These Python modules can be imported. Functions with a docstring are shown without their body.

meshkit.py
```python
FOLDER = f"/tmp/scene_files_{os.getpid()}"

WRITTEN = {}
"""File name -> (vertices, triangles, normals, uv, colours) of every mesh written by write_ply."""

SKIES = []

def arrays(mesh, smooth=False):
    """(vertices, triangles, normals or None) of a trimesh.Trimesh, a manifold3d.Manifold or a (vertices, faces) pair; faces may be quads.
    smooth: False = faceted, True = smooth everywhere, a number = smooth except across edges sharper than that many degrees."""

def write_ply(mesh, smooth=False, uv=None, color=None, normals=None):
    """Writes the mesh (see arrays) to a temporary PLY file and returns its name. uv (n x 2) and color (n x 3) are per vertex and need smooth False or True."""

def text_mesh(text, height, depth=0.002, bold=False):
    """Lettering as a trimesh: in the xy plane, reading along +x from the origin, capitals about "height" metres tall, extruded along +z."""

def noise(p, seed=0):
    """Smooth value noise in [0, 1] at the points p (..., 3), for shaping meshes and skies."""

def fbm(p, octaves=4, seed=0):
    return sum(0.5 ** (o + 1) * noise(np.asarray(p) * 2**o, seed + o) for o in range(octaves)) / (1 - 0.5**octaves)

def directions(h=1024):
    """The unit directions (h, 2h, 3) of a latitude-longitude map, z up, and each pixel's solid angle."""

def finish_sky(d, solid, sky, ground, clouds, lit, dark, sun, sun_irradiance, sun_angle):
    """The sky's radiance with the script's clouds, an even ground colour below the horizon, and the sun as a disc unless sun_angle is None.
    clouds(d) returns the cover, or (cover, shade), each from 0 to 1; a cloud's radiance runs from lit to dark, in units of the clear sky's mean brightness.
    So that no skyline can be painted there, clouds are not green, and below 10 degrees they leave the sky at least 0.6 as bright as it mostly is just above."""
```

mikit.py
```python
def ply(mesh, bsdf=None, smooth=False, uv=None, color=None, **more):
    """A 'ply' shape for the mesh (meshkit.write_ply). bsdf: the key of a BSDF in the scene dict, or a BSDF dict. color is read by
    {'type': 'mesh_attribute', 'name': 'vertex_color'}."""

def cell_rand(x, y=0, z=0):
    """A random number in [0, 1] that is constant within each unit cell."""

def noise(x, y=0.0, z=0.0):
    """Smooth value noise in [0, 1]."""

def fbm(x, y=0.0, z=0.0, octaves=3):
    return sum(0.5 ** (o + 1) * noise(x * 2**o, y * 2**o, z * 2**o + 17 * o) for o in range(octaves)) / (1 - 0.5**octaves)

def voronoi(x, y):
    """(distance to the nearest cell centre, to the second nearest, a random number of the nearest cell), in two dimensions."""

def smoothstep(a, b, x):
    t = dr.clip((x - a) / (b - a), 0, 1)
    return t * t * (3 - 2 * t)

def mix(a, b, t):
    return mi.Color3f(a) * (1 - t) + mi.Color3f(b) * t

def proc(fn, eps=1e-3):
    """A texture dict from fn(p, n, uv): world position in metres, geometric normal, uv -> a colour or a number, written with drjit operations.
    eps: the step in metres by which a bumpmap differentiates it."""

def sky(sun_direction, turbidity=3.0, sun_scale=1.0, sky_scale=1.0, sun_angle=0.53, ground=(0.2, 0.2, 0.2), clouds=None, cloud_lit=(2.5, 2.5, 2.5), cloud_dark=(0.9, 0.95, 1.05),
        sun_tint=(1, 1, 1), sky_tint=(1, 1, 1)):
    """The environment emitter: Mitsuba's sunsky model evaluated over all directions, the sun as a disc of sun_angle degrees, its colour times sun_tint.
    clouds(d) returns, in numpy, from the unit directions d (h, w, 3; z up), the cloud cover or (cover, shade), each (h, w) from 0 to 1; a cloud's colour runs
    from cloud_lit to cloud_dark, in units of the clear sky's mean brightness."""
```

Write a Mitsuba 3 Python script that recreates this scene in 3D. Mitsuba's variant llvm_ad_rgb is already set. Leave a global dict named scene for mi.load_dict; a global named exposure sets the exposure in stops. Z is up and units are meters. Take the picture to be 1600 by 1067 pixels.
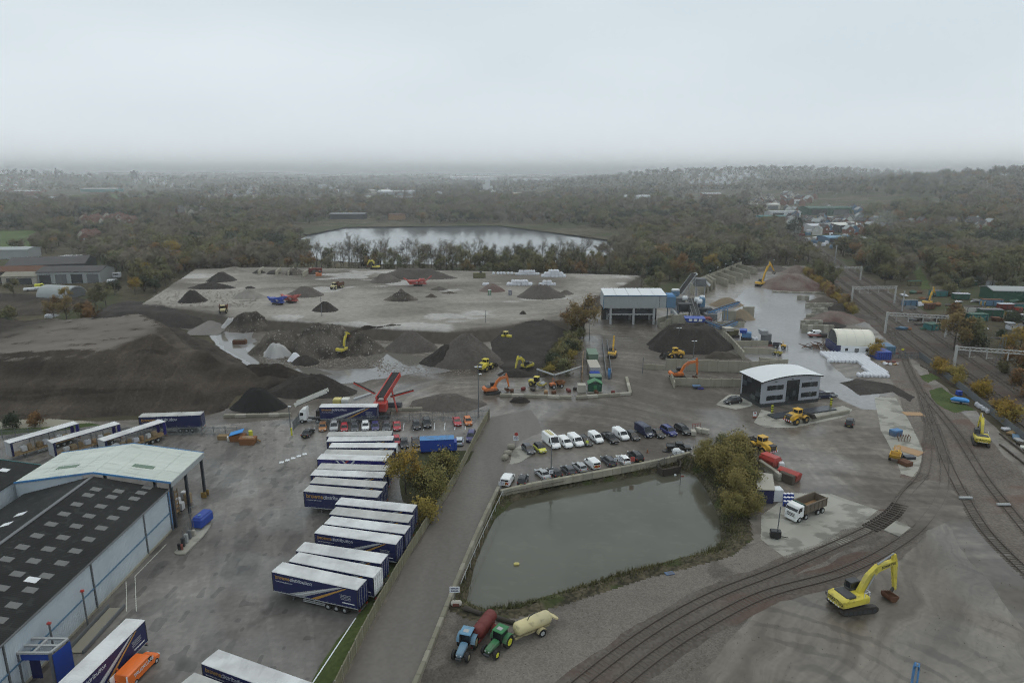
import math,random
import numpy as np,trimesh,shapely,mapbox_earcut
import shapely.geometry as sg
import mitsuba as mi,drjit as dr
import mikit,meshkit
from mikit import proc,fbm,noise,mix,smoothstep,voronoi,cell_rand

random.seed(7)
rng=np.random.default_rng(11)
T=mi.ScalarTransform4f
scene,labels={'type':'scene'},{}

# ------------------------------------------------------------------ camera, sky, air, exposure
CAM_Z,FOC,PITCH=58.5,1067.0,math.atan((533.5-268)/1067.0)
CP,SP=math.cos(PITCH),math.sin(PITCH)
scene['camera']={'type':'perspective','fov':math.degrees(2*math.atan(800/FOC)),'fov_axis':'x',
'near_clip':1.0,'far_clip':40000.0,'medium':{'type':'ref','id':'haze_air'},
'to_world':T().look_at(origin=[0,0,CAM_Z],target=[0,CP,CAM_Z-SP],up=[0,0,1])}
exposure=1.48

def cloud_deck(d):
 """an even overcast: faint broad streaks, a little paler towards the hazy horizon"""
 up=d[...,2]
 q=np.stack([d[...,0]*2.2,d[...,1]*2.2,up*7],-1)
 f=meshkit.fbm(q,4,5)
 shade=np.clip(1-.80*np.exp(-np.maximum(up,0)*15)+0.6*(f-0.5),0,1)
 return np.ones_like(up),shade

scene['sky']=mikit.sky((0.25,0.35,0.9),turbidity=3,sun_scale=0.12,sun_angle=40,clouds=cloud_deck,
cloud_lit=(4.2,4.42,4.54),cloud_dark=(2.64,2.98,3.18),ground=(0.1,0.1,0.1))
scene['haze_air']={'type':'homogeneous','albedo':{'type':'rgb','value':[0.955,0.965,0.975]},'sigma_t':0.00032,
'phase':{'type':'hg','g':0.88}}

# ------------------------------------------------------------------ helpers
def at(px,py,z=0.0):
 """the place on the level z that a surveyor reads off at this spot of the 1600 x 1067 aerial view"""
 u,v=(px-800)/FOC,(py-533.5)/FOC
 d=np.array([u,CP-v*SP,-SP-v*CP])
 t=(z-CAM_Z)/d[2]
 return np.array([d[0]*t,d[1]*t,z])

def xy(px,py,z=0.0):
 return at(px,py,z)[:2]

def poly(pts,z=0.0):
 return sg.Polygon([xy(a,b,z)for a,b in pts]).buffer(0)

_count={}

def num(name):
 k=_count.get(name,0)
 _count[name]=k+1
 return name if k==0 else f'{name}_{k:03d}'

def ref(mat):
 return{'type':'ref','id':'bsdf_'+mat}

def _label(key,label=None,cat=None,group=None,kind=None):
 d={}
 if label:d['label']=label
 if cat:d['category']=cat
 if group:d['group']=group
 if kind:d['kind']=kind
 if d:labels[key]=d
 return key

def mesh_of(m):
 return m.mesh()if isinstance(m,MB)else m

def thing(name,label,cat,group=None):
 return _label(num(name),label,cat,group)

def part(parent,name,m,mat,smooth=False,label=None,kind=None):
 key=num(parent+'__'+name)
 scene[key]=mikit.ply(mesh_of(m),ref(mat),smooth)
 return _label(key,label,kind=kind)

def solo(name,m,mat,label,cat,group=None,smooth=False):
 key=num(name)
 scene[key]=mikit.ply(mesh_of(m),ref(mat),smooth)
 return _label(key,label,cat,group)

def struct(name,m,mat,label=None,smooth=False):
 key=num(name)
 scene[key]=mikit.ply(mesh_of(m),ref(mat),smooth)
 return _label(key,label,kind='structure')

def stuff(name,m,mat,label,cat,smooth=False):
 key=num(name)
 scene[key]=mikit.ply(mesh_of(m),ref(mat),smooth)
 return _label(key,label,cat,kind='stuff')

class MB:
 """collects simple solids into one mesh"""

 def __init__(self):
  self.v,self.f,self.n=[],[],0

 def add(self,v,f):
  v,f=np.asarray(v,float),np.asarray(f,int)
  if f.shape[1]==4:
   f=np.vstack([f[:,[0,1,2]],f[:,[0,2,3]]])
  self.v.append(v);self.f.append(f+self.n);self.n+=len(v)
  return self

 def mesh(self):
  return np.vstack(self.v),np.vstack(self.f)

 def merge(self,other,M=None):
  v,f=other.mesh()if isinstance(other,MB)else other
  if M is not None:v=v@M[:3,:3].T+M[:3,3]
  return self.add(v,f)

 def box(self,c,s,rz=0.0,top=(1.0,1.0),tilt=0.0):
  """centre, size; top scales the upper face; tilt turns about y before rz"""
  sx,sy,sz=np.array(s)/2
  tx,ty=top
  v=np.array([[-sx,-sy,-sz],[sx,-sy,-sz],[sx,sy,-sz],[-sx,sy,-sz],
[-sx*tx,-sy*ty,sz],[sx*tx,-sy*ty,sz],[sx*tx,sy*ty,sz],[-sx*tx,sy*ty,sz]])
  f=[[0,3,2,1],[4,5,6,7],[0,1,5,4],[1,2,6,5],[2,3,7,6],[3,0,4,7]]
  return self.add(spin(v,rz,tilt)+np.asarray(c,float),f)

 def rbox(self,c,s,r=0.08,rz=0.0,tilt=0.0,top=(1,1)):
  """a box with its edges taken off"""
  h=np.array(s)/2
  r=min(r,*(h*0.95))
  pts=[]
  for sx in(-1,1):
   for sy in(-1,1):
    for sz in(-1,1):
     for k in range(3):
      q=h-r
      q[k]=h[k]
      p=q*(sx,sy,sz)
      if sz>0:p=p*(top[0],top[1],1)
      pts.append(p)
  hull=trimesh.convex.convex_hull(np.array(pts))
  return self.add(spin(np.array(hull.vertices),rz,tilt)+np.asarray(c,float),hull.faces)

 def cyl(self,p0,p1,r0,r1=None,n=12,caps=True):
  p0,p1=np.asarray(p0,float),np.asarray(p1,float)
  r1=r0 if r1 is None else r1
  d=p1-p0
  d/=np.linalg.norm(d)+1e-12
  a=np.cross(d,[0,0,1.0]if abs(d[2])<0.9 else[1.0,0,0])
  a/=np.linalg.norm(a)
  b=np.cross(d,a)
  t=np.arange(n)*2*np.pi/n
  ring=np.cos(t)[:,None]*a+np.sin(t)[:,None]*b
  v=np.vstack([p0+ring*r0,p1+ring*r1])
  i=np.arange(n);j=(i+1)%n
  f=[np.stack([i,j,j+n],1),np.stack([i,j+n,i+n],1)]
  if caps:
   v=np.vstack([v,p0,p1])
   f+=[np.stack([j,i,0*i+2*n],1),np.stack([i+n,j+n,0*i+2*n+1],1)]
  return self.add(v,np.vstack(f))

 def tube(self,pts,r,n=6):
  for a,b in zip(pts[:-1],pts[1:]):self.cyl(a,b,r,n=n)
  return self

 def bar(self,p0,p1,w,h):
  """a beam of rectangular section between two points"""
  p0,p1=np.asarray(p0,float),np.asarray(p1,float)
  d=p1-p0
  L=np.linalg.norm(d);d/=L
  a=np.cross(d,[0,0,1.0]if abs(d[2])<0.98 else[0,1.0,0])
  a/=np.linalg.norm(a)
  b=np.cross(a,d)
  c=[(-1,-1),(1,-1),(1,1),(-1,1)]
  v=[p+a*w/2*s+b*h/2*t for p in(p0,p1)for s,t in c]
  return self.add(v,[[0,3,2,1],[4,5,6,7],[0,1,5,4],[1,2,6,5],[2,3,7,6],[3,0,4,7]])

 def prism(self,pts,y0,y1,top_in=0.0):
  """a profile in x, z swept along y"""
  P=np.array(pts,float)
  n=len(P)
  tri=np.array(mapbox_earcut.triangulate_float64(P,np.array([n],dtype=np.uint32))).reshape(-1,3).astype(int)
  v=np.vstack([np.c_[P[:,0],np.full(n,y0),P[:,1]],np.c_[P[:,0],np.full(n,y1),P[:,1]]])
  i=np.arange(n);j=(i+1)%n
  return self.add(v,np.vstack([tri,tri[:,::-1]+n,np.stack([i,j,j+n],1),np.stack([i,j+n,i+n],1)]))

 def slab(self,poly2d,z0,z1):
  """a flat polygon (world x, y) with thickness"""
  P=np.array(poly2d,float)
  n=len(P)
  tri=np.array(mapbox_earcut.triangulate_float64(P,np.array([n],dtype=np.uint32))).reshape(-1,3).astype(int)
  v=np.vstack([np.c_[P,np.full(n,z0)],np.c_[P,np.full(n,z1)]])
  i=np.arange(n);j=(i+1)%n
  return self.add(v,np.vstack([tri,tri+n,np.stack([i,j,j+n],1),np.stack([i,j+n,i+n],1)]))

 def loft(self,rings,cap=True):
  n=len(rings[0])
  v=np.vstack(rings)
  i=np.arange(n);j=(i+1)%n
  f=[]
  for k in range(len(rings)-1):
   o=k*n
   f+=[np.stack([i+o,j+o,j+o+n],1),np.stack([i+o,j+o+n,i+o+n],1)]
  if cap:
   e=(len(rings)-1)*n
   f+=[np.array([[0,k+1,k]for k in range(1,n-1)]),np.array([[e,e+k,e+k+1]for k in range(1,n-1)])]
  return self.add(v,np.vstack(f))

 def quad(self,a,b,c,d):
  return self.add([a,b,c,d],[[0,1,2,3]])

 def tri(self,a,b,c):
  return self.add([a,b,c],[[0,1,2]])

 def rock(self,c,r,seed=0,flat=0.8):
  g=np.random.default_rng(seed)
  p=g.normal(size=(14,3));p/=np.linalg.norm(p,axis=1)[:,None]
  p*=(g.uniform(0.75,1.1,14)*1)[:,None]*np.asarray(r)*np.array([1,1,flat])
  h=trimesh.convex.convex_hull(p)
  return self.add(np.array(h.vertices)+np.asarray(c,float),h.faces)

def spin(v,rz=0.0,tilt=0.0):
 v=np.asarray(v,float)
 if tilt:
  c,s=math.cos(tilt),math.sin(tilt)
  v=v@np.array([[c,0,s],[0,1,0],[-s,0,c]]).T
 if rz:
  c,s=math.cos(rz),math.sin(rz)
  v=v@np.array([[c,-s,0],[s,c,0],[0,0,1]]).T
 return v

class Kit:
 """the parts of one kind of thing, built once and placed many times"""

 def __init__(self):
  self.parts,self.seen=[],{}

 def add(self,name,m,mat,smooth=False,label=None):
  k=self.seen.get(name,0)
  self.seen[name]=k+1
  path=name if k==0 else f'{name}_{k:03d}'
  self.parts.append((path,mikit.ply(mesh_of(m),None,smooth),mat,label))
  return path

def place(kit,name,label,cat,group=None,pos=(0,0,0),yaw=0.0,s=1.0,paint=None,skip=(),tw=None):
 key=thing(name,label,cat,group)
 M=T().translate([float(q)for q in pos]).rotate([0,0,1],math.degrees(yaw)).scale(s)if tw is None else tw
 for path,d,mat,lab in kit.parts:
  if path.split('_0')[0]in skip:continue
  m=(paint or{}).get(mat,mat)
  scene[key+'__'+path]={**d,'bsdf':ref(m),'to_world':M}
  _label(key+'__'+path,lab)
 return key

def yaw_of(p,q):
 return math.atan2(q[1]-p[1],q[0]-p[0])

def sheet_mesh(P,z,wob=0.0,step=2.0,freq=0.25,seed=0):
 """a flat polygon as a mesh, its outline made uneven"""
 vs,fs,n=[],[],0
 for g in getattr(P,'geoms',[P]):
  if g.area<0.3:continue
  rings=[g.exterior,*g.interiors]
  out,ends=[],[]
  for r in rings:
   r=shapely.segmentize(r,step)if wob else r
   c=np.array(r.coords)[:-1]
   if wob:
    q=np.c_[c*freq,np.full(len(c),z*3.1+seed)]
    c=c+wob*2*np.c_[meshkit.fbm(q,3,3)-0.5,meshkit.fbm(q+40,3,4)-0.5]
   out.append(c);ends.append(len(c))
  c=np.vstack(out)
  tri=np.array(mapbox_earcut.triangulate_float64(c,np.cumsum(ends).astype(np.uint32))).reshape(-1,3).astype(int)
  vs.append(np.c_[c,np.full(len(c),z)]);fs.append(tri+n);n+=len(c)
 return np.vstack(vs),np.vstack(fs)

def inside_distance(P,X,Y):
 """signed distance to the polygon's edge, positive inside"""
 pts=shapely.points(X,Y)
 d=shapely.distance(P.boundary,pts)
 return np.where(shapely.contains(P,pts),d,-d)

def height_mesh(P,res,fn,pad=None):
 """a height field over the polygon: z = fn(x, y, distance inside)"""
 pad=res if pad is None else pad
 x0,y0,x1,y1=P.buffer(pad).bounds
 xs,ys=np.arange(x0,x1+res,res),np.arange(y0,y1+res,res)
 X,Y=np.meshgrid(xs,ys)
 D=inside_distance(P,X,Y)
 Z=fn(X,Y,D)
 ok=D>-pad
 idx=np.arange(X.size).reshape(X.shape)
 a,b,c,d=idx[:-1,:-1],idx[:-1,1:],idx[1:,1:],idx[1:,:-1]
 keep=ok[:-1,:-1]&ok[:-1,1:]&ok[1:,1:]&ok[1:,:-1]
 f=np.vstack([np.stack([a[keep],b[keep],c[keep]],1),np.stack([a[keep],c[keep],d[keep]],1)])
 used,inv=np.unique(f,return_inverse=True)
 v=np.c_[X.ravel(),Y.ravel(),Z.ravel()][used]
 return v,inv.reshape(-1,3)

def nz(X,Y,s,seed=0,o=4):
 return meshkit.fbm(np.stack([X*s,Y*s,np.full_like(X,seed*7.3)],-1),o,seed)-0.5
 # ------------------------------------------------------------------ materials
def mat(name,c,rough=0.5,metal=0.0,spec=0.5,coat=0.0):
 d={'type':'principled','base_color':c if isinstance(c,dict)else{'type':'rgb','value':[float(q)for q in c]},
'roughness':rough if isinstance(rough,dict)else float(rough),'metallic':float(metal),'specular':float(spec)}
 if coat:d.update(clearcoat=float(coat),clearcoat_gloss=0.9)
 scene['bsdf_'+name]={'type':'twosided','bsdf':d}
 return name

for _n,_c,_r in[
('white_paint',(.72,.73,.72),.4),('off_white',(.55,.55,.50),.5),('cream_paint',(.60,.52,.26),.45),('black_paint',(.014,.014,.016),.35),
('dark_grey',(.035,.037,.04),.5),('mid_grey',(.12,.125,.13),.5),('light_grey',(.33,.34,.34),.5),('steel',(.26,.27,.28),.45),
('navy',(.011,.016,.075),.45),('royal_blue',(.018,.055,.30),.45),('sky_blue',(.05,.20,.48),.45),('pale_blue',(.12,.33,.52),.5),
('purple_blue',(.025,.022,.16),.45),('red_paint',(.42,.025,.02),.45),('dark_red',(.13,.02,.017),.6),('orange_paint',(.58,.13,.018),.45),
('digger_yellow',(.56,.46,.045),.45),('loader_yellow',(.60,.33,.02),.4),('pale_yellow',(.55,.47,.16),.5),('lime_yellow',(.55,.55,.04),.4),
('green_paint',(.02,.16,.05),.4),('dark_green',(.012,.065,.04),.55),('sage_green',(.13,.19,.14),.6),('teal_paint',(.03,.14,.14),.55),
('rust',(.10,.042,.022),.8),('rust_orange',(.19,.08,.03),.8),('rubber',(.014,.014,.014),.75),('track_iron',(.03,.026,.023),.6),
('rail_steel',(.070,.055,.045),.5),('sleeper_grey',(.098,.084,.070),.9),('sleeper_wood',(.045,.037,.03),.9),('gold',(.40,.22,.05),.5),
('silver',(.40,.41,.42),.35),('lettering_white',(.62,.64,.66),.5),('hi_vis',(.60,.70,.04),.6),('hi_vis_orange',(.75,.14,.02),.6),
('skin',(.40,.24,.17),.6),('glass_dark',(.012,.015,.018),.08),('glass_grey',(.05,.06,.065),.1),('card',(.30,.22,.13),.8),
('timber',(.22,.15,.075),.8),('wrap',(.55,.55,.55),.35),('tan',(.33,.20,.10),.6),('graphite',(.035,.04,.05),.3),('dirt_brown',(.075,.06,.047),.9),
('concrete_block',(.24,.225,.18),.85),('concrete_pale',(.36,.34,.29),.85),('mesh_grey',(.13,.14,.15),.6),('fence_grey',(.115,.125,.13),.6),
('bag_white',(.68,.69,.72),.6),('tent_fabric',(.68,.66,.56),.6),('bag_dull',(.50,.51,.54),.6),('coal',(.011,.0105,.010),.9),('roof_slate',(.055,.05,.05),.7),('roof_tile',(.12,.065,.05),.8),
('brick_red',(.19,.085,.06),.8),('render_cream',(.48,.45,.38),.7),('shed_grey',(.30,.32,.32),.6),('shed_white',(.62,.64,.65),.55),
('shed_blue',(.09,.17,.26),.6),('tarp_blue',(.03,.22,.55),.55),('olive_paint',(.11,.10,.045),.7),('faded_red',(.36,.09,.075),.55),('white_rubble',(.44,.43,.42),.9),('tan_sand',(.20,.155,.105),.95),('light_stone',(.21,.185,.16),.95),('gantry_grey',(.40,.40,.38),.6),('tipper_body',(.13,.105,.08),.8),('roof_glass',(.12,.12,.116),.5),('kerb_stone',(.19,.178,.135),.9),('bark_dark',(.05,.043,.036),.9),('bark_pale',(.14,.125,.10),.9),
]:
 mat(_n,_c,_r,metal=0.0)
for _n,_c in[('car_black',(.010,.010,.012)),('car_navy',(.012,.018,.05)),('car_blue',(.022,.032,.16)),('car_grey',(.05,.055,.065)),('car_silver',(.34,.35,.36)),
('car_white',(.74,.75,.75)),('car_red',(.36,.02,.03)),('car_orange',(.50,.15,.03)),('car_bronze',(.36,.15,.045)),('car_lime',(.52,.52,.05)),
('car_ice',(.42,.47,.52)),('van_orange',(.72,.15,.018)),('car_violet',(.04,.035,.13))]:
 mat(_n,_c,0.28,coat=0.6)
mat('tail_red',(.35,.01,.01),.3)
mat('lamp_clear',(.6,.62,.62),.15)
scene['bsdf_tail_lit']={'type':'twosided','bsdf':{'type':'diffuse','reflectance':{'type':'rgb','value':[.5,.02,.01]}}}

def wx(p,s,k=0.0):
 return fbm(p.x*s+k,p.y*s-k,p.z*s,4)

def f_yard(p,n,uv):
 big=fbm(p.x*0.06+3,p.y*0.06,0,4)
 mid=fbm(p.x*0.35,p.y*0.22+9,0,4)
 fine=noise(p.x*2.3,p.y*2.3)
 rows=noise(p.x*1.1,p.y*0.9)*smoothstep(-6,-14,p.x)*smoothstep(118,106,p.y)
 c=mix((.106,.097,.088),(.194,.180,.164),smoothstep(.3,.75,big*.65+mid*.35))
 c=c*(0.86+0.2*fine+0.1*rows)
 oil=smoothstep(.60,.70,fbm(p.x*.28+20,p.y*.12,2,4))
 patch=cell_rand(dr.floor((p.x*.97+p.y*.24)/7.5),dr.floor((p.y-.24*p.x)/11))
 spot=smoothstep(.80,.88,noise(p.x*.9+4,p.y*.55))
 sweep=smoothstep(.52,.66,fbm((p.x+.35*p.y)*.55,(p.y-.35*p.x)*.05,7,3))
 pave=.92+.16*cell_rand(dr.floor(p.x/.9+.5*dr.floor(p.y/.7)),dr.floor(p.y/.7))
 c=c*(.92+.15*patch)*pave
 return c*(1-.30*oil)*(1-.34*spot)*(1+.16*sweep)

def r_wet(lo,hi,s,k):
 def f(p,n,uv):
  return lo+(hi-lo)*smoothstep(.38,.62,fbm(p.x*s+k,p.y*s,0,3))
 return f

def f_mud(p,n,uv):
 q=fbm(p.x*.03+1,p.y*.03,0,4)
 w=fbm(p.x*.012+5,p.y*.012,2,3)
 a,b=p.x+90*w,p.y+90*fbm(p.x*.012,p.y*.012,9,3)
 tracks=fbm(a*.05,b*.42,1,4)
 t2=fbm(p.x*.35+20*w,p.y*.07,6,3)
 c=mix((.072,.060,.049),(.184,.163,.139),smoothstep(.3,.72,.5*q+.3*tracks+.2*t2))
 r1=dr.sqrt(dr.square(p.x+10)+dr.square(p.y-168))+6*q
 r2=dr.sqrt(dr.square(p.x-75)+dr.square(p.y-125))+8*q
 m=smoothstep(.75,.95,dr.abs(dr.sin(r1*.8)))*smoothstep(46,20,r1)+smoothstep(.8,.96,dr.abs(dr.sin(r2*.75)))*smoothstep(50,25,r2)*smoothstep(.45,.6,t2)
 return c*(1+.22*m)*(.82+.36*noise(p.x*1.4,p.y*1.4))

def f_mud_near(p,n,uv):
 q=fbm(p.x*.08,p.y*.08,3,4)
 a=p.x*.8-p.y*.6+9*q
 ruts=fbm(a*.55,(p.x*.6+p.y*.8)*.05,0,4)
 w=2.2*q+.6*fbm(p.x*.4,p.y*.4,1,3)
 ring=dr.sqrt(dr.square(p.x-28)+dr.square(p.y-52))+3*w
 t1=smoothstep(.80,.97,dr.abs(dr.sin(ring*.95)))*smoothstep(.45,.6,fbm(p.x*.07,p.y*.07,6,3))
 t2=smoothstep(.82,.97,dr.abs(dr.sin(a*1.25+w)))*smoothstep(.47,.6,fbm(p.x*.06+7,p.y*.06,2,3))
 c=mix((.098,.083,.067),(.176,.155,.130),smoothstep(.28,.72,.6*ruts+.4*q))
 fine=smoothstep(.5,.75,fbm(a*1.6,(p.x*.6+p.y*.8)*.22,4,4))
 return c*(1-.34*dr.maximum(t1,t2))*(1-.16*fine)*(.9+.2*noise(p.x*2.2,p.y*2.2))

def f_gravel(p,n,uv):
 k=noise(p.x*6.5,p.y*6.5)
 big=fbm(p.x*.10,p.y*.10,0,4)
 c=mix((.082,.072,.061),(.208,.185,.162),.12+.5*k+.25*noise(p.x*3,p.y*3)+.7*(big-.45))
 stain=smoothstep(.58,.72,fbm(p.x*.16+7,p.y*.16,0,4))
 return c*(1-.35*stain)

def f_ballast(p,n,uv):
 k=noise(p.x*3.1,p.y*3.1)
 big=fbm(p.x*.12,p.y*.12,5,4)
 c=mix((.075,.062,.053),(.20,.175,.152),.15+.5*k+.6*(big-.4))
 return mix(c,mi.Color3f(.11,.055,.04),.5*smoothstep(.55,.75,fbm(p.x*.09,p.y*.2,2,3)))

def f_dark_ballast(p,n,uv):
 return f_ballast(p,n,uv)*.58

def f_bed(p,n,uv):
 return f_ballast(p,n,uv)*.80

def f_plateau(p,n,uv):
 q=fbm(p.x*.022+2,p.y*.03,0,5)
 s=fbm(p.x*.04+3*q,p.y*.12+4*q,4,4)
 c=mix((.105,.092,.078),(.265,.245,.218),smoothstep(.3,.7,.72*q+.28*s))
 pale=smoothstep(.60,.68,fbm(p.x*.035+11,p.y*.05+3,0,4))
 c=mix(c,mi.Color3f(.38,.37,.35),.7*pale)
 c=mix(mi.Color3f(.070,.059,.048),c,smoothstep(3.0,3.8,p.z+.5*(q-.5)))
 return c*(.85+.3*noise(p.x*.9,p.y*.9))

def f_mound(p,n,uv):
 q=fbm(p.x*.05,p.y*.05,p.z*.1,4)
 stone=noise(p.x*2.2,p.y*2.2,p.z*2.2)
 c=mix((.030,.0245,.020),(.068,.055,.0435),smoothstep(.3,.7,q))
 c=c*(.75+.35*stone+.5*smoothstep(.83,.9,noise(p.x*3.1,p.y*3.1,p.z*3.1)))
 relief_shade=smoothstep(.55,.72,fbm(p.x*.05,p.y*.05,p.z*.55+3*q,4))  # dark bands painted in so the gullied relief shows under even light
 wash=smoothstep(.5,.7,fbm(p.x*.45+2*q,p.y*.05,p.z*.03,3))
 c=c*(1-.38*relief_shade)*(1+.28*wash)
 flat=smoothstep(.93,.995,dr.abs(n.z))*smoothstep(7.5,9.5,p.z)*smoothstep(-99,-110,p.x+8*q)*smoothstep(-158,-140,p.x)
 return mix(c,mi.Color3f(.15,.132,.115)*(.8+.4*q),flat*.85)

def f_dark_heap(p,n,uv):
 q=fbm(p.x*.16,p.y*.16,p.z*.3,4)
 return mix((.020,.018,.0165),(.056,.049,.043),q)*(.75+.5*noise(p.x*2.4,p.y*2.4,p.z*2.4))

def f_grey_heap(p,n,uv):
 q=fbm(p.x*.16+4,p.y*.16,p.z*.3,4)
 return mix((.065,.056,.050),(.125,.11,.098),q)*(.8+.4*noise(p.x*2.4,p.y*2.4,p.z*2.4))

def f_rubble(p,n,uv):
 k=cell_rand(dr.floor(p.x*2.8+.7*noise(p.x,p.y,p.z)),dr.floor(p.y*2.3),dr.floor(p.z*2.8))
 q=fbm(p.x*.2,p.y*.2,p.z*.2,4)
 c=mix((.034,.029,.024),(.125,.107,.09),smoothstep(.28,.72,q))
 return mix(c,mi.Color3f(.27,.25,.23),smoothstep(.94,.99,k)*.7)*(.8+.4*k)

def f_red_heap(p,n,uv):
 q=fbm(p.x*.14+8,p.y*.14,p.z*.2,4)
 side=smoothstep(-.25,.25,q-.5)
 return mix((.105,.062,.053),(.175,.145,.128),side)*(.85+.3*noise(p.x*2.4,p.y*2.4,p.z*2.4))

def f_wet(p,n,uv):
 q=fbm(p.x*.06+5,p.y*.035,0,4)
 return mix((.15,.145,.142),(.23,.225,.225),q)*(.9+.2*noise(p.x*1.5,p.y*1.5))

def f_concrete(p,n,uv):
 q=fbm(p.x*.2,p.y*.2,0,4)
 slab=cell_rand(dr.floor((p.x*.8+p.y*.6)/6.5),dr.floor((p.y*.8-p.x*.6)/5))
 c=mix((.23,.222,.19),(.40,.39,.345),.55*q+.4*slab)
 stain=smoothstep(.5,.68,fbm(p.x*.33,p.y*.5,6,4))
 return c*(1-.4*stain)

def f_road(p,n,uv):
 q=fbm(p.x*.3,p.y*.05,0,4)
 return mix((.108,.097,.087),(.158,.144,.13),q)*(.92+.16*noise(p.x*2.5,p.y*2.5))

def f_scrub(p,n,uv):
 q=fbm(p.x*.045,p.y*.045,0,5)
 g=fbm(p.x*.3,p.y*.3,0,3)
 c=mix((.044,.038,.024),(.085,.072,.046),smoothstep(.3,.7,.6*q+.4*g))
 return mix(c,mi.Color3f(.046,.050,.024),smoothstep(.52,.62,fbm(p.x*.02+9,p.y*.02,0,4)))

def f_grass(p,n,uv):
 q=fbm(p.x*.25,p.y*.25,0,4)
 return mix((.03,.05,.012),(.075,.095,.03),q)*(.8+.4*noise(p.x*3,p.y*3))

def f_field(p,n,uv):
 q=fbm(p.x*.02,p.y*.03,0,4)
 return mix((.045,.075,.022),(.085,.11,.04),q)

def f_bank(p,n,uv):
 q=fbm(p.x*.5,p.y*.5,p.z,4)
 k=noise(p.x*3,p.y*3,p.z*3)
 c=mix((.028,.026,.016),(.105,.088,.058),smoothstep(.3,.75,.6*q+.4*k))
 return mix(c,mi.Color3f(.04,.055,.015),.7*smoothstep(.55,.65,fbm(p.x*.2+3,p.y*.2,0,3)))

def f_black_roof(p,n,uv):
 q=fbm(p.x*.4,p.y*.25,0,4)
 rib=.5+.5*dr.sin(p.y*2*math.pi/.33)
 moss=smoothstep(.80,.86,noise(p.x*1.6,p.y*1.6))
 return mix((.0085,.0088,.0085),(.023,.023,.022),q)*(.75+.5*rib)+mi.Color3f(.03,.035,.03)*moss*.3

def f_pale_roof(p,n,uv):
 q=fbm(p.x*.12,p.y*.7,0,4)
 rib=.5+.5*dr.sin(p.y*2*math.pi/.5)
 streak=smoothstep(.55,.8,fbm(p.x*.25+3,p.y*3,0,3))
 return mix((.46,.50,.45),(.60,.635,.585),q)*(.93+.07*rib)*(1-.22*streak)

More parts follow.
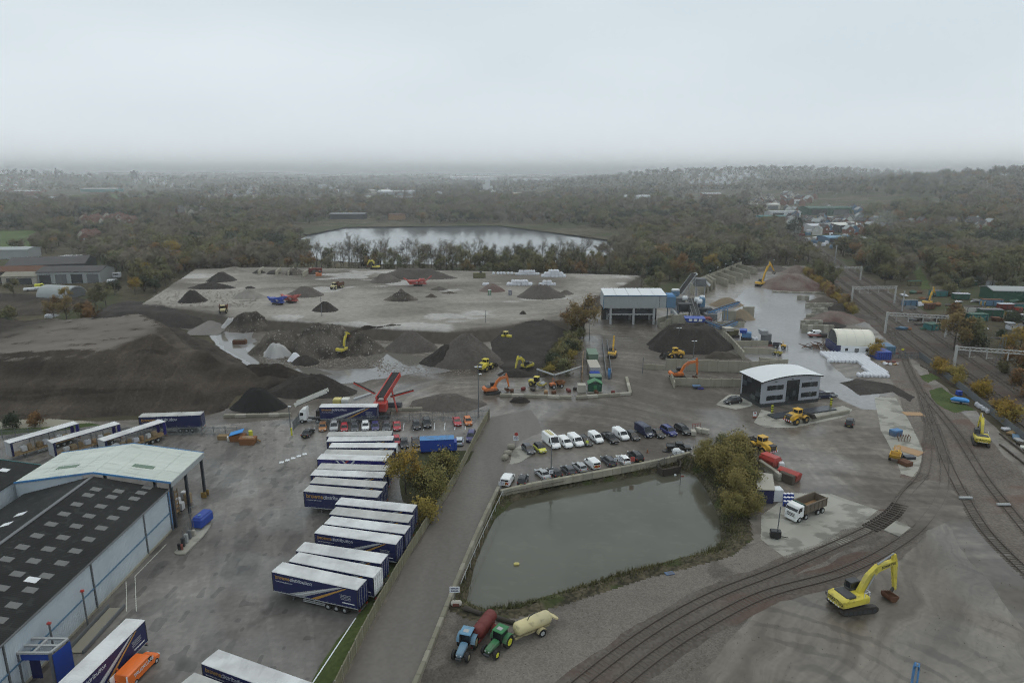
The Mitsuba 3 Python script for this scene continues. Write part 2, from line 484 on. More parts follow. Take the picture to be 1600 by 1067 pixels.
def f_cladding(p,n,uv):
 q=fbm(p.y*.5,p.x*.5,p.z*.12,4)
 low=smoothstep(2.2,0.0,p.z+1.2*q)
 c=mix((.40,.455,.49),(.52,.57,.60),q)
 return mix(c,mi.Color3f(.25,.26,.22),.45*low)

def f_trailer_roof(p,n,uv):
 q=fbm(p.x*.5,p.y*.5,0,4)
 g=smoothstep(.45,.75,fbm(p.x*.12+9,p.y*.3,1,3))+.4*smoothstep(.55,.7,fbm(p.x*1.6,p.y*.4,3,3))
 return mix((.52,.52,.515),(.66,.67,.67),smoothstep(.2,.8,q))*(1-.16*g)

def f_roof_grey(p,n,uv):
 q=fbm(p.x*.6,p.y*.4,2,4)
 return mix((.30,.30,.285),(.52,.52,.50),q)

def f_worn(c):
 def f(p,n,uv):
  k=fbm(p.x*1.3,p.y*1.3,p.z*1.3,3)
  low=smoothstep(2.0,.2,p.z)*(.35+.75*k)
  fade=smoothstep(.35,.8,noise(p.x*.5,p.y*.5,p.z*.9))
  b=mix(c,mi.Color3f(c)*.72+.06,.8*fade)
  return mix(b,mi.Color3f(.085,.066,.05),dr.clip(low+.35*smoothstep(.6,.75,k),0,.85))
 return f

def f_concrete_wall(p,n,uv):
 q=fbm(p.x*.6,p.y*.6,p.z*.25,4)
 streak=fbm((p.x+p.y)*1.5,0,p.z*.15,3)
 return mix((.21,.195,.15),(.37,.345,.275),.6*q+.4*streak)

def f_board(p,n,uv):
 k=cell_rand(dr.floor((p.x*.5+p.y)*5.0))
 q=fbm(p.x*.4,p.y*.4,p.z,3)
 return mix((.115,.105,.070),(.21,.195,.135),.5*k+.5*q)

def f_office(p,n,uv):
 return mix((.30,.315,.345),(.35,.365,.395),fbm(p.x*.3,p.y*.3,p.z*.3,3))

def f_leaf(c0,c1,c2):
 def f(p,n,uv):
  big=cell_rand(dr.floor(p.x/9+.3*noise(p.x*.2,p.y*.2)),dr.floor(p.y/9))
  k=noise(p.x*.9,p.y*.9,p.z*.9)
  c=mix(c0,c1,smoothstep(.25,.75,k))
  return mix(c,mi.Color3f(c2),.75*smoothstep(.35,.85,big))*(.8+.4*noise(p.x*3,p.y*3,p.z*3))
 return f

for _n,_f,_r in[
('yard_asphalt',f_yard,r_wet(.35,.7,.11,2)),('mud',f_mud,r_wet(.28,.75,.05,7)),('near_mud',f_mud_near,r_wet(.24,.6,.07,4)),
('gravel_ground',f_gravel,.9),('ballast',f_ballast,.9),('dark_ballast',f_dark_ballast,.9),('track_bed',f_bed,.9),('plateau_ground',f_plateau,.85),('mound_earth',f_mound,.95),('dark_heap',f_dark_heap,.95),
('grey_heap',f_grey_heap,.95),('rubble',f_rubble,.95),('red_heap',f_red_heap,.95),('wet_yard',f_wet,r_wet(.12,.32,.04,1)),('concrete',f_concrete,.7),
('road_asphalt',f_road,.55),('scrub',f_scrub,.95),('grass',f_grass,.9),('field',f_field,.9),('bank_earth',f_bank,.95),('black_roof',f_black_roof,.75),
('pale_roof',f_pale_roof,.5),('cladding',f_cladding,.5),('trailer_roof',f_trailer_roof,.5),('concrete_wall',f_concrete_wall,.85),('office_wall',f_office,.5),('weathered_board',f_board,.9),('trailer_roof_grey',f_roof_grey,.6),
]:
 mat(_n,proc(_f),proc(_r)if callable(_r)else _r,spec=.5 if callable(_r)else.25)
for _n,_c in[('digger_yellow',(.60,.50,.06)),('loader_yellow',(.62,.36,.03)),('orange_paint',(.56,.15,.03)),('red_paint',(.42,.04,.03)),('pale_blue',(.12,.26,.38)),('green_paint',(.03,.17,.06)),('sky_blue',(.06,.20,.42)),('cream_paint',(.58,.51,.28))]:
 mat(_n,proc(f_worn(_c)),.5,spec=.4)
for _n,_c in[('leaf_bare',((.092,.076,.060),(.150,.122,.092),(.118,.110,.070))),('leaf_olive',((.074,.070,.032),(.140,.122,.054),(.096,.104,.048))),
('leaf_gold',((.15,.095,.018),(.25,.165,.028),(.18,.15,.04))),('leaf_rust',((.12,.068,.03),(.18,.10,.04),(.145,.11,.042))),
('leaf_dark',((.022,.030,.019),(.046,.058,.032),(.034,.042,.026))),('leaf_willow',((.10,.095,.030),(.175,.15,.05),(.16,.13,.045)))]:
 mat(_n,proc(f_leaf(*_c)),.85,spec=.15)
 # ------------------------------------------------------------------ lie of the land
POND=poly([(731,938),(742,886),(758,843),(775,810),(802,785),(870,766),(1000,745),(1058,732),(1085,742),(1102,765),(1122,805),(1126,845),
(1100,862),(980,892),(870,926),(800,946),(757,951)],-1.6)
LAKE=poly([(455,384),(490,366),(540,355),(600,352),(760,352),(800,357),(890,362),(955,366),(986,375),(955,392),(930,403),(880,412),(600,412),(500,405)],-1.0)
PLATEAU=poly([(222,474),(305,420),(420,417),(700,422),(1000,430),(975,443),(935,460),(905,478),(880,499),(820,500),(770,512),(700,516),(560,508),(470,500),
(365,494),(300,482)],4.0)
WOOD_RIGHT=None

def hills(X,Y):
 """ground height of the country beyond the site"""
 R=np.hypot(X,Y)
 z=0*X
 for cx,cy,rx,ry,h in[(1250,1500,620,480,40),(1900,1700,700,600,46),(980,2750,420,500,46),(520,2700,330,350,30),(1500,3200,700,500,52),
(-2090,2960,330,320,44),(-1500,3300,520,300,20),(-700,3900,700,400,16),(-3300,5600,900,500,34),(-2400,6300,900,600,36),(-900,7400,1100,600,30),(200,6000,600,350,20),(2000,6600,1300,600,66),
(-2600,2600,700,400,16),(-3900,3100,900,500,30)]:
  z=z+h*np.exp(-((X-cx)/rx)**2-((Y-cy)/ry)**2)
 roll=nz(X,Y,1/420.0,3,3)*22*np.clip((R-900)/1500,0,1)
 return z*np.clip((R-520)/500,0,1)+roll

def ground_z(X,Y):
 X,Y=np.asarray(X,float),np.asarray(Y,float)
 return hills(X,Y)

 # one sheet to the horizon, in rings about the survey point, finer where it is near
r=np.concatenate([np.arange(0,40,10),40*1.016**np.arange(0,350)])
r=r[r<11500]
az=np.radians(np.concatenate([np.arange(-58,58,0.6),np.arange(58,302,6.0)]))
Rg,Ag=np.meshgrid(r,az,indexing='ij')
X,Y=Rg*np.sin(Ag),Rg*np.cos(Ag)
Z=np.maximum(ground_z(X,Y),-8)-0.15
pts=shapely.points(X,Y)
d=shapely.distance(POND,pts);Z=np.where(d<2.2,-3.2,Z)
d=shapely.distance(LAKE,pts);Z=np.where(d<9,np.minimum(Z,-3+d/3.2),Z)
nr,na=X.shape
i=np.arange(nr*na).reshape(nr,na)
a,b,c,e=i[:-1],np.roll(i,-1,1)[:-1],np.roll(i,-1,1)[1:],i[1:]
struct('ground',(np.c_[X.ravel(),Y.ravel(),Z.ravel()],np.stack([a.ravel(),b.ravel(),c.ravel(),e.ravel()],1)),'scrub','dark rough country reaching to the hazy hills',smooth=True)

# water
def f_pond(p,n,uv):
 q=fbm(p.x*.09,p.y*.09,0,4)
 return mix((.068,.068,.050),(.088,.087,.066),smoothstep(.3,.7,q))*(1+.09*smoothstep(.62,.72,fbm(p.x*.5,p.y*.8,4,3)))

mat('pond_surface',proc(f_pond),proc(r_wet(.03,.16,.16,3)),spec=.5)
scene['bsdf_lake_surface']={'type':'twosided','bsdf':{'type':'principled','base_color':{'type':'rgb','value':[.085,.092,.095]},'roughness':.10,'specular':.5}}
scene['bsdf_puddle_surface']={'type':'twosided','bsdf':{'type':'principled','base_color':{'type':'rgb','value':[.12,.112,.10]},'roughness':.07,'specular':.6}}
struct('pond_water',sheet_mesh(POND.buffer(1.0),-1.6),'pond_surface','murky grey green pond beside the car park')
struct('lake_water',sheet_mesh(LAKE.buffer(3.0),-1.0),'lake_surface','pale grey lake beyond the row of bare trees')

# the ground on the road's and the car park's side of the kerbs stays level
KERBSIDE=poly([(779,765),(752,821),(722,891),(692,966),(640,966),(700,765),(760,740),(1085,690),(1080,710),(1012,726),(960,736),(900,747),(830,760),(782,771)])

def bank_z(X,Y,D):
# D: distance inside the ring's outer edge; s: distance out from the water line
 s=inside_distance(POND,X,Y)
 z=np.interp(-s,[-2,0,1.2,3.2,4.8],[-2.6,-1.7,-0.8,0.12,0.03])
 return z+nz(X,Y,0.7,4)*0.8*np.clip(1-np.abs(-s-1.2)/2.0,0,1)

struct('pond_bank',height_mesh(POND.buffer(4.8).difference(POND.buffer(-1.5)).difference(KERBSIDE),0.45,bank_z),'bank_earth','rough earth and weed bank round the pond',smooth=True)

def plateau_z(X,Y,D):
 return np.minimum(4.0,D*0.8+nz(X,Y,0.1,2)*1.6)+nz(X,Y,0.05,6)*0.25

struct('stockyard_terrace',height_mesh(PLATEAU.buffer(4.5),1.5,plateau_z),'plateau_ground','pale raised stockyard floor of crushed stone',smooth=30)

# the big earth mound behind the lorry yard
MOUND=poly([(-420,668),(-100,660),(60,655),(200,648),(325,648),(352,642),(368,618),(430,607),(480,604),(470,598),(420,588),(395,576),(360,553),(330,536),(305,528),(270,526),(200,529),
(120,530),(0,533),(-200,535),(-500,540)],0)
_pk=[(at(250,519,15),15.6,19),(at(285,519,15),15.3,17),(at(322,526,12.5),13,14)]

def mound_z(X,Y,D):
 cap=np.full_like(X,11.8)+1.4*nz(X,Y,0.03,1)
 for p,h,w in _pk:
  cap=np.maximum(cap,h-np.hypot(X-p[0],Y-p[1])/w*6)
  # the slope falls away towards the east
 edge=at(345,540,12)
 cap=np.minimum(cap,np.maximum(1.0,13.5-(X-edge[0])*0.45+2*nz(X,Y,.08,7)))
 gully=nz(X,Y*0.25,0.11,5)*2.2
 rill=np.abs(nz(X,Y*.2,.35,8))*2.2
 return np.minimum(D*0.57+(gully*2.2-rill*1.6)*np.clip(D/6,0,1)*(D<26),cap)+(nz(X,Y,0.35,9)*1.0+nz(X,Y,.09,4)*2.6)*np.clip(D/4,0,1)-0.1+.55*np.sin(np.minimum(D*.57,cap)*1.45+7*nz(X,Y,.03,2))*np.clip(D/5,0,1)*(np.minimum(D*.57,cap)<cap-.3)

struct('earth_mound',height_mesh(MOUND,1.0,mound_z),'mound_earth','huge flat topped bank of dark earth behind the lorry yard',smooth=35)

zone_bank=poly([(118,503),(160,482),(225,474),(300,486),(332,502),(300,514),(230,510),(150,509)])
struct('dark_bank',height_mesh(zone_bank,1.5,lambda X,Y,D:np.minimum(D*.35,3.6)+(nz(X,Y,.08,6)*3+nz(X,Y,.3,2))*np.clip(D/5,0,1)),'dark_heap','dark lumpy bank between the mound and the stockyard',smooth=40)
RAMP=poly([(766,526),(800,512),(872,502),(890,520),(874,556),(852,590),(800,590),(772,566)])
_ry0,_ry1=xy(820,588)[1],xy(840,504)[1]
struct('planings_ramp',height_mesh(RAMP,1.0,lambda X,Y,D:np.minimum(np.clip((Y-_ry0)/(_ry1-_ry0),0,1)**1.3*4.6+nz(X,Y,.12,3)*2.2+nz(X,Y,.5,4)*.5,D*.5+.1)),'dark_heap','dark trampled ramp of planings rising to the stockyard',smooth=40)

# ------------------------------------------------------------------ surfaces of the site
CUT=POND.buffer(3.6).difference(KERBSIDE)

def zone(name,pts,level,m,label=None,wob=0.0,step=2.0,cut=True,z=0.0,seed=0):
 P=pts if isinstance(pts,sg.base.BaseGeometry)else poly(pts,z)
 if cut:P=P.difference(CUT)
 return struct(name,sheet_mesh(P,z+level*0.01,wob,step,seed=seed),m,label)

SITE=[(-600,700),(-300,672),(0,660),(300,655),(480,600),(300,505),(360,488),(560,500),(780,515),(880,500),(905,478),(940,462),(1050,462),(1080,440),(1150,418),(1258,415),
(1285,445),(1310,480),(1385,520),(1470,600),(1600,705),(1800,830),(2000,1100),(1900,1250),(-600,1250)]
zone('site_ground',SITE,0,'mud','brown haul ground of packed wet dirt',1.5,4)
zone('lorry_yard',[(-700,720),(-200,672),(0,664),(160,664),(300,668),(470,652),(765,650),(738,700),(705,762),(667,820),(620,900),(560,1005),(490,1150),(-600,1300)],1,
'yard_asphalt','grey tarmac and block paved lorry yard')
zone('grass_verge',[(640,760),(700,750),(668,812),(612,905),(556,1005),(470,1150),(430,1150),(520,1010),(580,930),(632,838)],2,'grass','strip of grass behind the parked trailers',.4,1)
zone('scrub_patch',[(620,705),(742,705),(700,765),(668,815),(640,830),(625,770)],3,'scrub','rough ground under the bushes by the fence',.8,1)
zone('access_road',[(768,652),(740,702),(708,764),(670,822),(622,905),(566,1010),(480,1180),(600,1180),(650,1075),(690,975),(722,890),(765,790),(790,735),(812,690),(850,672),(830,640)],2,
'road_asphalt','narrow tarmac road along the fence',.5,2)
zone('gravel_yard',[(655,1067),(690,972),(720,935),(800,960),(1000,895),(1190,845),(1300,800),(1410,800),(1440,835),(1300,895),(1180,950),(1090,1067),(1040,1180),(600,1180)],2,
'gravel_ground','coarse grey gravel between the pond and the curved track',.5,2)
zone('wet_mud_yard',[(1085,1067),(1180,955),(1300,900),(1395,862),(1425,812),(1470,812),(1560,930),(1640,1040),(1800,1200),(1000,1250)],1,'near_mud','smooth wet mud crossed by wheel ruts',1.2,2)
zone('car_park',[(785,742),(800,702),(850,680),(960,668),(1085,655),(1130,668),(1150,695),(1085,712),(1000,727),(880,750),(775,768)],2,'mud','worn tarmac of the car park',.6,2)
zone('pale_concrete',[(796,725),(803,700),(820,694),(838,706),(830,712),(812,722)],3,'concrete','pale concrete corner of the car park',.3,1)
zone('wet_apron',[(1110,520),(1135,480),(1165,452),(1240,438),(1262,450),(1290,478),(1285,520),(1284,556),(1320,590),(1372,600),(1372,640),(1345,640),(1290,612),(1200,575),(1150,552)],2,
'wet_yard','wet tarmac apron shining under the sky',1.0,3)
zone('concrete_slab',[(1188,842),(1190,805),(1236,770),(1300,772),(1372,797),(1390,800),(1350,838),(1300,855),(1228,872)],3,'concrete','pale concrete pad under the tipper truck',.12,1)
zone('concrete_slab',[(1366,620),(1400,622),(1422,660),(1442,705),(1437,728),(1430,746),(1408,740),(1398,712),(1376,672)],3,'concrete','pale concrete pad beside the sidings',.12,1)
zone('ballast_bed',[(1408,745),(1440,700),(1400,612),(1370,545),(1400,540),(1450,600),(1520,660),(1620,760),(1760,900),(1760,1010),(1620,905),(1520,800),(1470,770)],2,'ballast','brown stone ballast under the sidings',.8,2)
zone('oily_ground',[(1310,598),(1340,592),(1392,600),(1430,620),(1420,628),(1395,612),(1345,618)],4,'dark_heap','patch of black spilled coal dust',.8,1)
zone('grass_patch',[(1450,610),(1470,605),(1500,625),(1520,640),(1490,645),(1462,630)],4,'grass','patch of moss and grass beside the siding',.9,1)
zone('grass_patch',[(1436,588),(1456,583),(1470,592),(1450,598)],4,'grass','small patch of moss below the track gate',.7,1)
zone('concrete_pad',[(793,612),(800,592),(880,588),(930,584),(980,590),(990,612),(870,620)],3,'mud','dirty pad of the plant park',.4,1)
zone('concrete_island',[(1178,660),(1190,640),(1230,650),(1290,640),(1318,634),(1332,640),(1325,650),(1290,658),(1240,668),(1195,668)],3,'concrete','raised concrete island by the weighbridge',.2,1)
zone('concrete_strip',[(1118,632),(1140,616),(1172,618),(1176,634),(1150,640)],3,'concrete','concrete apron at the end of the office',.3,1)
zone('lake_shore',[(440,354),(480,351),(620,351),(780,351),(900,355.5),(985,367),(970,378),(930,372),(780,352.5),(540,355),(480,367)],6,'scrub','low rough far shore of the lake',3,6,cut=False)
zone('grass_bank',[(-300,690),(-200,668),(0,655),(70,655),(135,660),(160,664),(100,672),(0,680)],2,'grass','weedy bank along the lorry yard fence',.6,1)
zone('pale_verge',[(-100,664),(0,655),(80,654),(150,660),(60,668),(-50,672)],3,'concrete_block','sandy verge at the foot of the mound',.6,1)
for pts in([(278,512),(312,506),(312,514),(300,520)],[(330,518),(345,512),(355,530),(380,545),(400,556),(440,566),(490,575),(520,585),(470,590),(420,578),(375,560),(345,540)],
[(560,560),(600,548),(660,560),(680,568),(640,572),(580,572)],[(420,512),(440,506),(448,512),(430,518)]):
 zone('puddle',pts,3,'puddle_surface','shallow puddle of pale muddy water in the haul yard',1.6,1)
_a,_b=at(386,470,4),at(318,524,0)
_u=np.linspace(0,1,24);_d=(_b-_a)[:2]/np.linalg.norm((_b-_a)[:2]);_n=np.array([-_d[1],_d[0]])
_s=np.linspace(-1,1,13)
_v=np.array([[*(_a[:2]+(_b-_a)[:2]*u+_n*(s_*6.5+1.2*math.sin(u*5))),(4.05*(1-u)**1.1+.06)-3.2*max(0,abs(s_)-.62)**1.2*(1-u)]for u in _u for s_ in _s])
_v[:,2]+=nz(_v[:,0],_v[:,1],.4,5)*.3
_i=np.arange(24*13).reshape(24,13)
struct('haul_ramp',(_v,np.stack([_i[:-1,:-1].ravel(),_i[:-1,1:].ravel(),_i[1:,1:].ravel(),_i[1:,:-1].ravel()],1)),'road_asphalt','pale ramp of the haul road climbing to the stockyard',smooth=True)
struct('mud_crossing',height_mesh(poly([(1392,786),(1412,764),(1440,748),(1484,755),(1512,788),(1488,812),(1454,828),(1422,828)]),.7,lambda X,Y,D:np.minimum(.235,D*.12)+nz(X,Y,.5,3)*.05),'mud','mud packed over the rails at the lane crossing',smooth=True)
_in=shapely.LineString([xy(*p)for p in[(850,1115),(909,1065),(1005,993),(1076,950),(1137,921),(1200,897),(1277,864),(1353,829),(1390,805)]]).buffer(2.1)
_out=shapely.LineString([xy(*p)for p in[(915,1115),(974,1065),(1062,999),(1122,964),(1200,927),(1292,902),(1384,861),(1425,833)]]).buffer(2.2)
zone('track_bed',_in.union(_out),3,'track_bed','brown stony bed of the two curved sidings',.7,1)
zone('wet_track',[(325,524),(352,506),(385,500),(400,540),(440,566),(520,580),(580,574),(640,564),(690,562),(705,580),(640,584),(600,592),(520,602),(440,592),(390,572),(345,546)],2,'wet_yard','wet grey mud of the haul road between the heaps',2.2,2)
# railway ground
zone('railway_ballast',[(1235,372),(1262,372),(1330,420),(1430,478),(1560,560),(1700,655),(1800,740),(1800,790),(1640,700),(1500,610),(1400,545),(1330,480),(1280,428)],1,'dark_ballast',
'stone ballast of the four track main line',.8,3)
zone('field',[(95,308),(130,301),(230,297),(318,297),(315,303),(200,310),(120,314)],30,'field','distant green playing field',3,10)
zone('field',[(-60,372),(-20,362),(55,361),(70,385),(30,391),(-60,395)],30,'field','green paddock behind the low sheds',2,6)
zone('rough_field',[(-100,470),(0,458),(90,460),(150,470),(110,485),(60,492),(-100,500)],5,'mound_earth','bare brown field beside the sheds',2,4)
zone('green_track',[(1404,392),(1424,398),(1436,416),(1448,436),(1456,452),(1440,452),(1430,432),(1416,412)],4,'grass','mown green track through the scrub',1,3)
# ------------------------------------------------------------------ vehicles: one kit of parts for each kind
def ring8(x,w,z0,z1,c=0.12):
 c=min(c,w*.5,(z1-z0)*.4)
 return np.array([[x,-w+c,z0],[x,w-c,z0],[x,w,z0+c],[x,w,z1-c],[x,w-c*1.3,z1],[x,-w+c*1.3,z1],[x,-w,z1-c],[x,-w,z0+c]])

def wheel(kit,x,y,r,w,tyre='rubber',rim='silver',name='wheel',rimr=.6,hub=True):
 s=1 if y>0 else-1
 m=MB()
 m.cyl((x,y-w/2,r),(x,y+w/2,r),r,n=18)
 p=kit.add(name,m,tyre,40)
 q=MB().cyl((x,y+s*w*.30,r),(x,y+s*(w/2+.012),r),r*rimr,r*rimr*.92,n=14)
 if hub:q.cyl((x,y+s*w*.5,r),(x,y+s*(w/2+.04),r),r*.2,n=8)
 kit.add(p+'__rim',q,rim,40)

def greenhouse(kit,xb,xt,wb,wt,zb,zt,pil='PAINT',bpil=(0,)):
 g=MB()
 v=[[xb[0],-wb,zb],[xb[1],-wb,zb],[xb[1],wb,zb],[xb[0],wb,zb],[xt[0],-wt,zt],[xt[1],-wt,zt],[xt[1],wt,zt],[xt[0],wt,zt]]
 g.add(v,[[0,3,2,1],[4,5,6,7],[0,1,5,4],[1,2,6,5],[2,3,7,6],[3,0,4,7]])
 kit.add('window_glass',g,'glass_dark')
 m=MB()
 L=xt[1]-xt[0]
 m.loft([ring8(xt[0]-.06,wt-.02,zt-.05,zt+.0,.03),ring8(xt[0]+.12*L,wt+.03,zt-.04,zt+.045,.04),ring8(xt[0]+.5*L,wt+.035,zt-.03,zt+.065,.04),
ring8(xt[1]-.12*L,wt+.03,zt-.04,zt+.04,.04),ring8(xt[1]+.06,wt-.04,zt-.06,zt-.015,.03)])
 for i in(0,1):
  for s in(-1,1):
   m.bar((xb[i],s*wb,zb),(xt[i],s*wt,zt),.07,.07)
 for t in bpil:
  x=xb[0]+(xb[1]-xb[0])*t if t else 0
  if t:
   for s in(-1,1):m.bar((x,s*(wb+.005),zb),(x*.96,s*(wt+.01),zt),.09,.03)
 kit.add('roof',m,pil,40)

def lights(kit,L,w,zf,zr,fw=.34,rw=.2,rear='tail_red',plate=True):
 for s in(-1,1):
  kit.add('headlight',MB().rbox((L/2-.10,s*(w-.26),zf),(.16,fw,.15),.04),'lamp_clear')
  kit.add('tail_light',MB().rbox((-L/2+.05,s*(w-.14),zr),(.12,rw,.22),.03),rear)
  kit.add('door_mirror',MB().rbox((L*.17,s*(w+.09),zr+.18),(.12,.18,.13),.03),'black_paint')
 if plate:
  kit.add('number_plate',MB().box((L/2+.012,0,.45),(.03,.52,.11)),'lettering_white')
  kit.add('number_plate',MB().box((-L/2-.012,0,.55),(.03,.52,.11)),'pale_yellow')

def car_kit(L=4.2,W=1.78,H=1.48,hood=.27,tail=.06,r=.32,rake=.11,rear='tail_red',belt=.95,rails=False,black_top=False):
 k=Kit();w,h2=W/2,L/2
 xf,xr=h2-hood*L,-h2+tail*L
 m=MB().loft([ring8(-h2,w*.82,.38,belt*.80),ring8(-h2+.10,w*.94,.27,belt*.98),ring8(-h2+.6,w,.22,belt+.02),ring8(0,w,.21,belt),ring8(xf,w,.21,belt-.02),
ring8(h2-.45,w*.96,.22,belt-.16),ring8(h2-.08,w*.84,.26,belt-.30),ring8(h2,w*.70,.34,belt-.38)])
 k.add('body',m,'PAINT',35)
 greenhouse(k,(xr,xf+.02),(xr+L*(.07 if tail<.1 else.13),xf-L*.17),w*.90,w*.70,belt-.03,H-.05,pil='black_paint'if black_top else 'PAINT',bpil=(.5,))
 for x in(h2-.19*L,-h2+.19*L):
  for s in(-1,1):wheel(k,x,s*(w-.085),r,.20)
 lights(k,L,w,belt-.26,belt-.12,rear=rear)
 k.add('grille',MB().rbox((h2-.03,0,.52),(.09,W*.5,.17),.03),'black_paint')
 if rails:
  for s in(-1,1):k.add('roof_rail',MB().bar((xr+.5,s*w*.66,H+.05),(xf-L*.2,s*w*.66,H+.05),.05,.05),'black_paint')
 return k

def pickup_kit(L=5.3,W=1.88,H=1.80):
 k=Kit();w,h2=W/2,L/2
 m=MB().loft([ring8(-h2,w*.92,.5,1.05),ring8(-h2+.1,w,.42,1.12),ring8(.3,w,.40,1.10),ring8(1.2,w,.40,1.08),ring8(h2-.3,w*.96,.42,1.02),ring8(h2,w*.8,.48,.85)])
 k.add('body',m,'PAINT',35)
 greenhouse(k,(-.75,1.25),(-.55,.65),w*.88,w*.72,1.06,H-.05,bpil=(.5,))
 b=MB()
 for s in(-1,1):b.box((-h2+.95,s*(w-.06),1.16),(1.7,.10,.12))
 b.box((-h2+.06,0,1.16),(.1,W*.9,.12))
 k.add('load_bed',b,'PAINT')
 k.add('bed_floor',MB().box((-h2+.95,0,1.125),(1.6,W*.84,.02)),'black_paint')
 k.add('roll_bar',MB().tube([(-.95,-w*.8,1.15),(-.95,-w*.7,1.72),(-.95,w*.7,1.72),(-.95,w*.8,1.15)],.045),'black_paint')
 for x in(h2-.95,-h2+1.1):
  for s in(-1,1):wheel(k,x,s*(w-.10),.38,.25)
 lights(k,L,w,.82,.86)
 return k

def van_kit(L=5.0,W=1.9,H=1.95,nose=1.35,chevron=False,side_glass=True,stripe=False,roof_rack=False):
 k=Kit();w,h2=W/2,L/2
 xs=h2-nose
 m=MB().loft([ring8(-h2,w*.93,.40,H*.93,.1),ring8(-h2+.08,w*.97,.30,H*.97,.14),ring8(-h2+.5,w,.27,H,.16),ring8(xs-.75,w,.26,H,.16),ring8(xs-.35,w,.26,H*.97,.16),
ring8(xs+.42,w,.26,1.16,.12),ring8(h2-.35,w*.96,.27,1.0,.1),ring8(h2-.06,w*.86,.3,.82,.1),ring8(h2,w*.7,.36,.7,.1)])
 k.add('body',m,'PAINT',35)
 a,b=(xs-.35,H*.97),(xs+.42,1.16)
 nx,nzv=(a[1]-b[1]),(b[0]-a[0]);q=.015/math.hypot(nx,nzv)
 g=MB().quad((a[0]+.1+nx*q,-w*.8,a[1]-.10+nzv*q),(b[0]-.05+nx*q,-w*.88,b[1]+.06+nzv*q),(b[0]-.05+nx*q,w*.88,b[1]+.06+nzv*q),(a[0]+.1+nx*q,w*.8,a[1]-.10+nzv*q))
 k.add('windscreen',g,'glass_dark')
 if side_glass:
  for s in(-1,1):
   y=s*(w+.008)
   k.add('side_window',MB().add([(xs-.75,y,1.15),(xs+.18,y,1.15),(xs-.22,y,H*.86),(xs-.70,y,H*.86)],[[0,1,2,3]]),'glass_dark')
 for x in(h2-.85,-h2+1.0):
  for s in(-1,1):wheel(k,x,s*(w-.09),.34,.21)
 lights(k,L,w,.78,1.0,plate=True)
 k.add('bumper',MB().rbox((h2-.06,0,.42),(.16,W*.86,.2),.05),'black_paint')
 if chevron:
  for j in range(6):
   y0=-w*.86+j*W*.145
   k.add('chevron_stripe',MB().add([(-h2-.03,y0,.60),(-h2-.03,y0+W*.145,.60),(-h2-.03,y0+W*.145*(1+(1 if j<3 else-1)),1.15),(-h2-.03,y0+W*.145*(1 if j<3 else-1),1.15)],[[0,1,2,3]]),'loader_yellow'if j%2 else 'tail_red')
  k.add('rear_window',MB().box((-h2-.012,0,H*.76),(.02,W*.78,.34)),'glass_dark')
 if stripe:
  for s in(-.25,0,.25):k.add('bonnet_stripe',MB().box((h2-.30,s,1.02),(.55,.13,.05),tilt=.2),'lettering_white')
 if roof_rack:
  for y in(-.5,-.1,.35):k.add('roof_bar',MB().bar((-h2+.5,y,H+.09),(xs-1.0,y*.7,H+.09),.10,.10),'pale_yellow')
 return k

 # ---- articulated trailers
def side_letters(kit,name,text,x0,z0,h,y,matl,bold=False):
 t=meshkit.text_mesh(text,h,.012,bold)
 v=np.array(t.vertices)
 v=np.c_[x0-v[:,0],y+v[:,2],z0+v[:,1]]
 kit.add(name,(v,np.array(t.faces)),matl)
 return float(t.vertices[:,0].max())

def trailer_running_gear(k,L):
 h2=L/2
 c=MB()
 for s in(-.5,.5):c.box((0,s,.95),(L-.3,.16,.26))
 for x in np.arange(-h2+.4,h2,1.5):c.box((x,0,.98),(.08,2.4,.10))
 k.add('chassis',c,'dark_grey')
 for x in(-h2+2.2,-h2+3.5,-h2+4.8):
  for s in(-1,1):wheel(k,x,s*1.07,.50,.36,rim='light_grey',rimr=.5)
 for s in(-1,1):
  k.add('landing_leg',MB().box((h2-2.9,s*.75,.45),(.14,.14,.86)).box((h2-2.9,s*.75,.04),(.3,.3,.08)),'mid_grey')
  g=MB()
  for z in(.55,.80):g.box((.2,s*1.2,z),(3.6,.05,.11))
  for x in(-1.3,.2,1.7):g.box((x,s*1.16,.78),(.06,.05,.5))
  k.add('side_guard',g,'light_grey')
  k.add('tail_light',MB().box((-h2-.01,s*.95,.78),(.06,.4,.12)),'tail_red')
 k.add('rear_bumper',MB().box((-h2+.03,0,.58),(.1,2.4,.14)),'mid_grey')

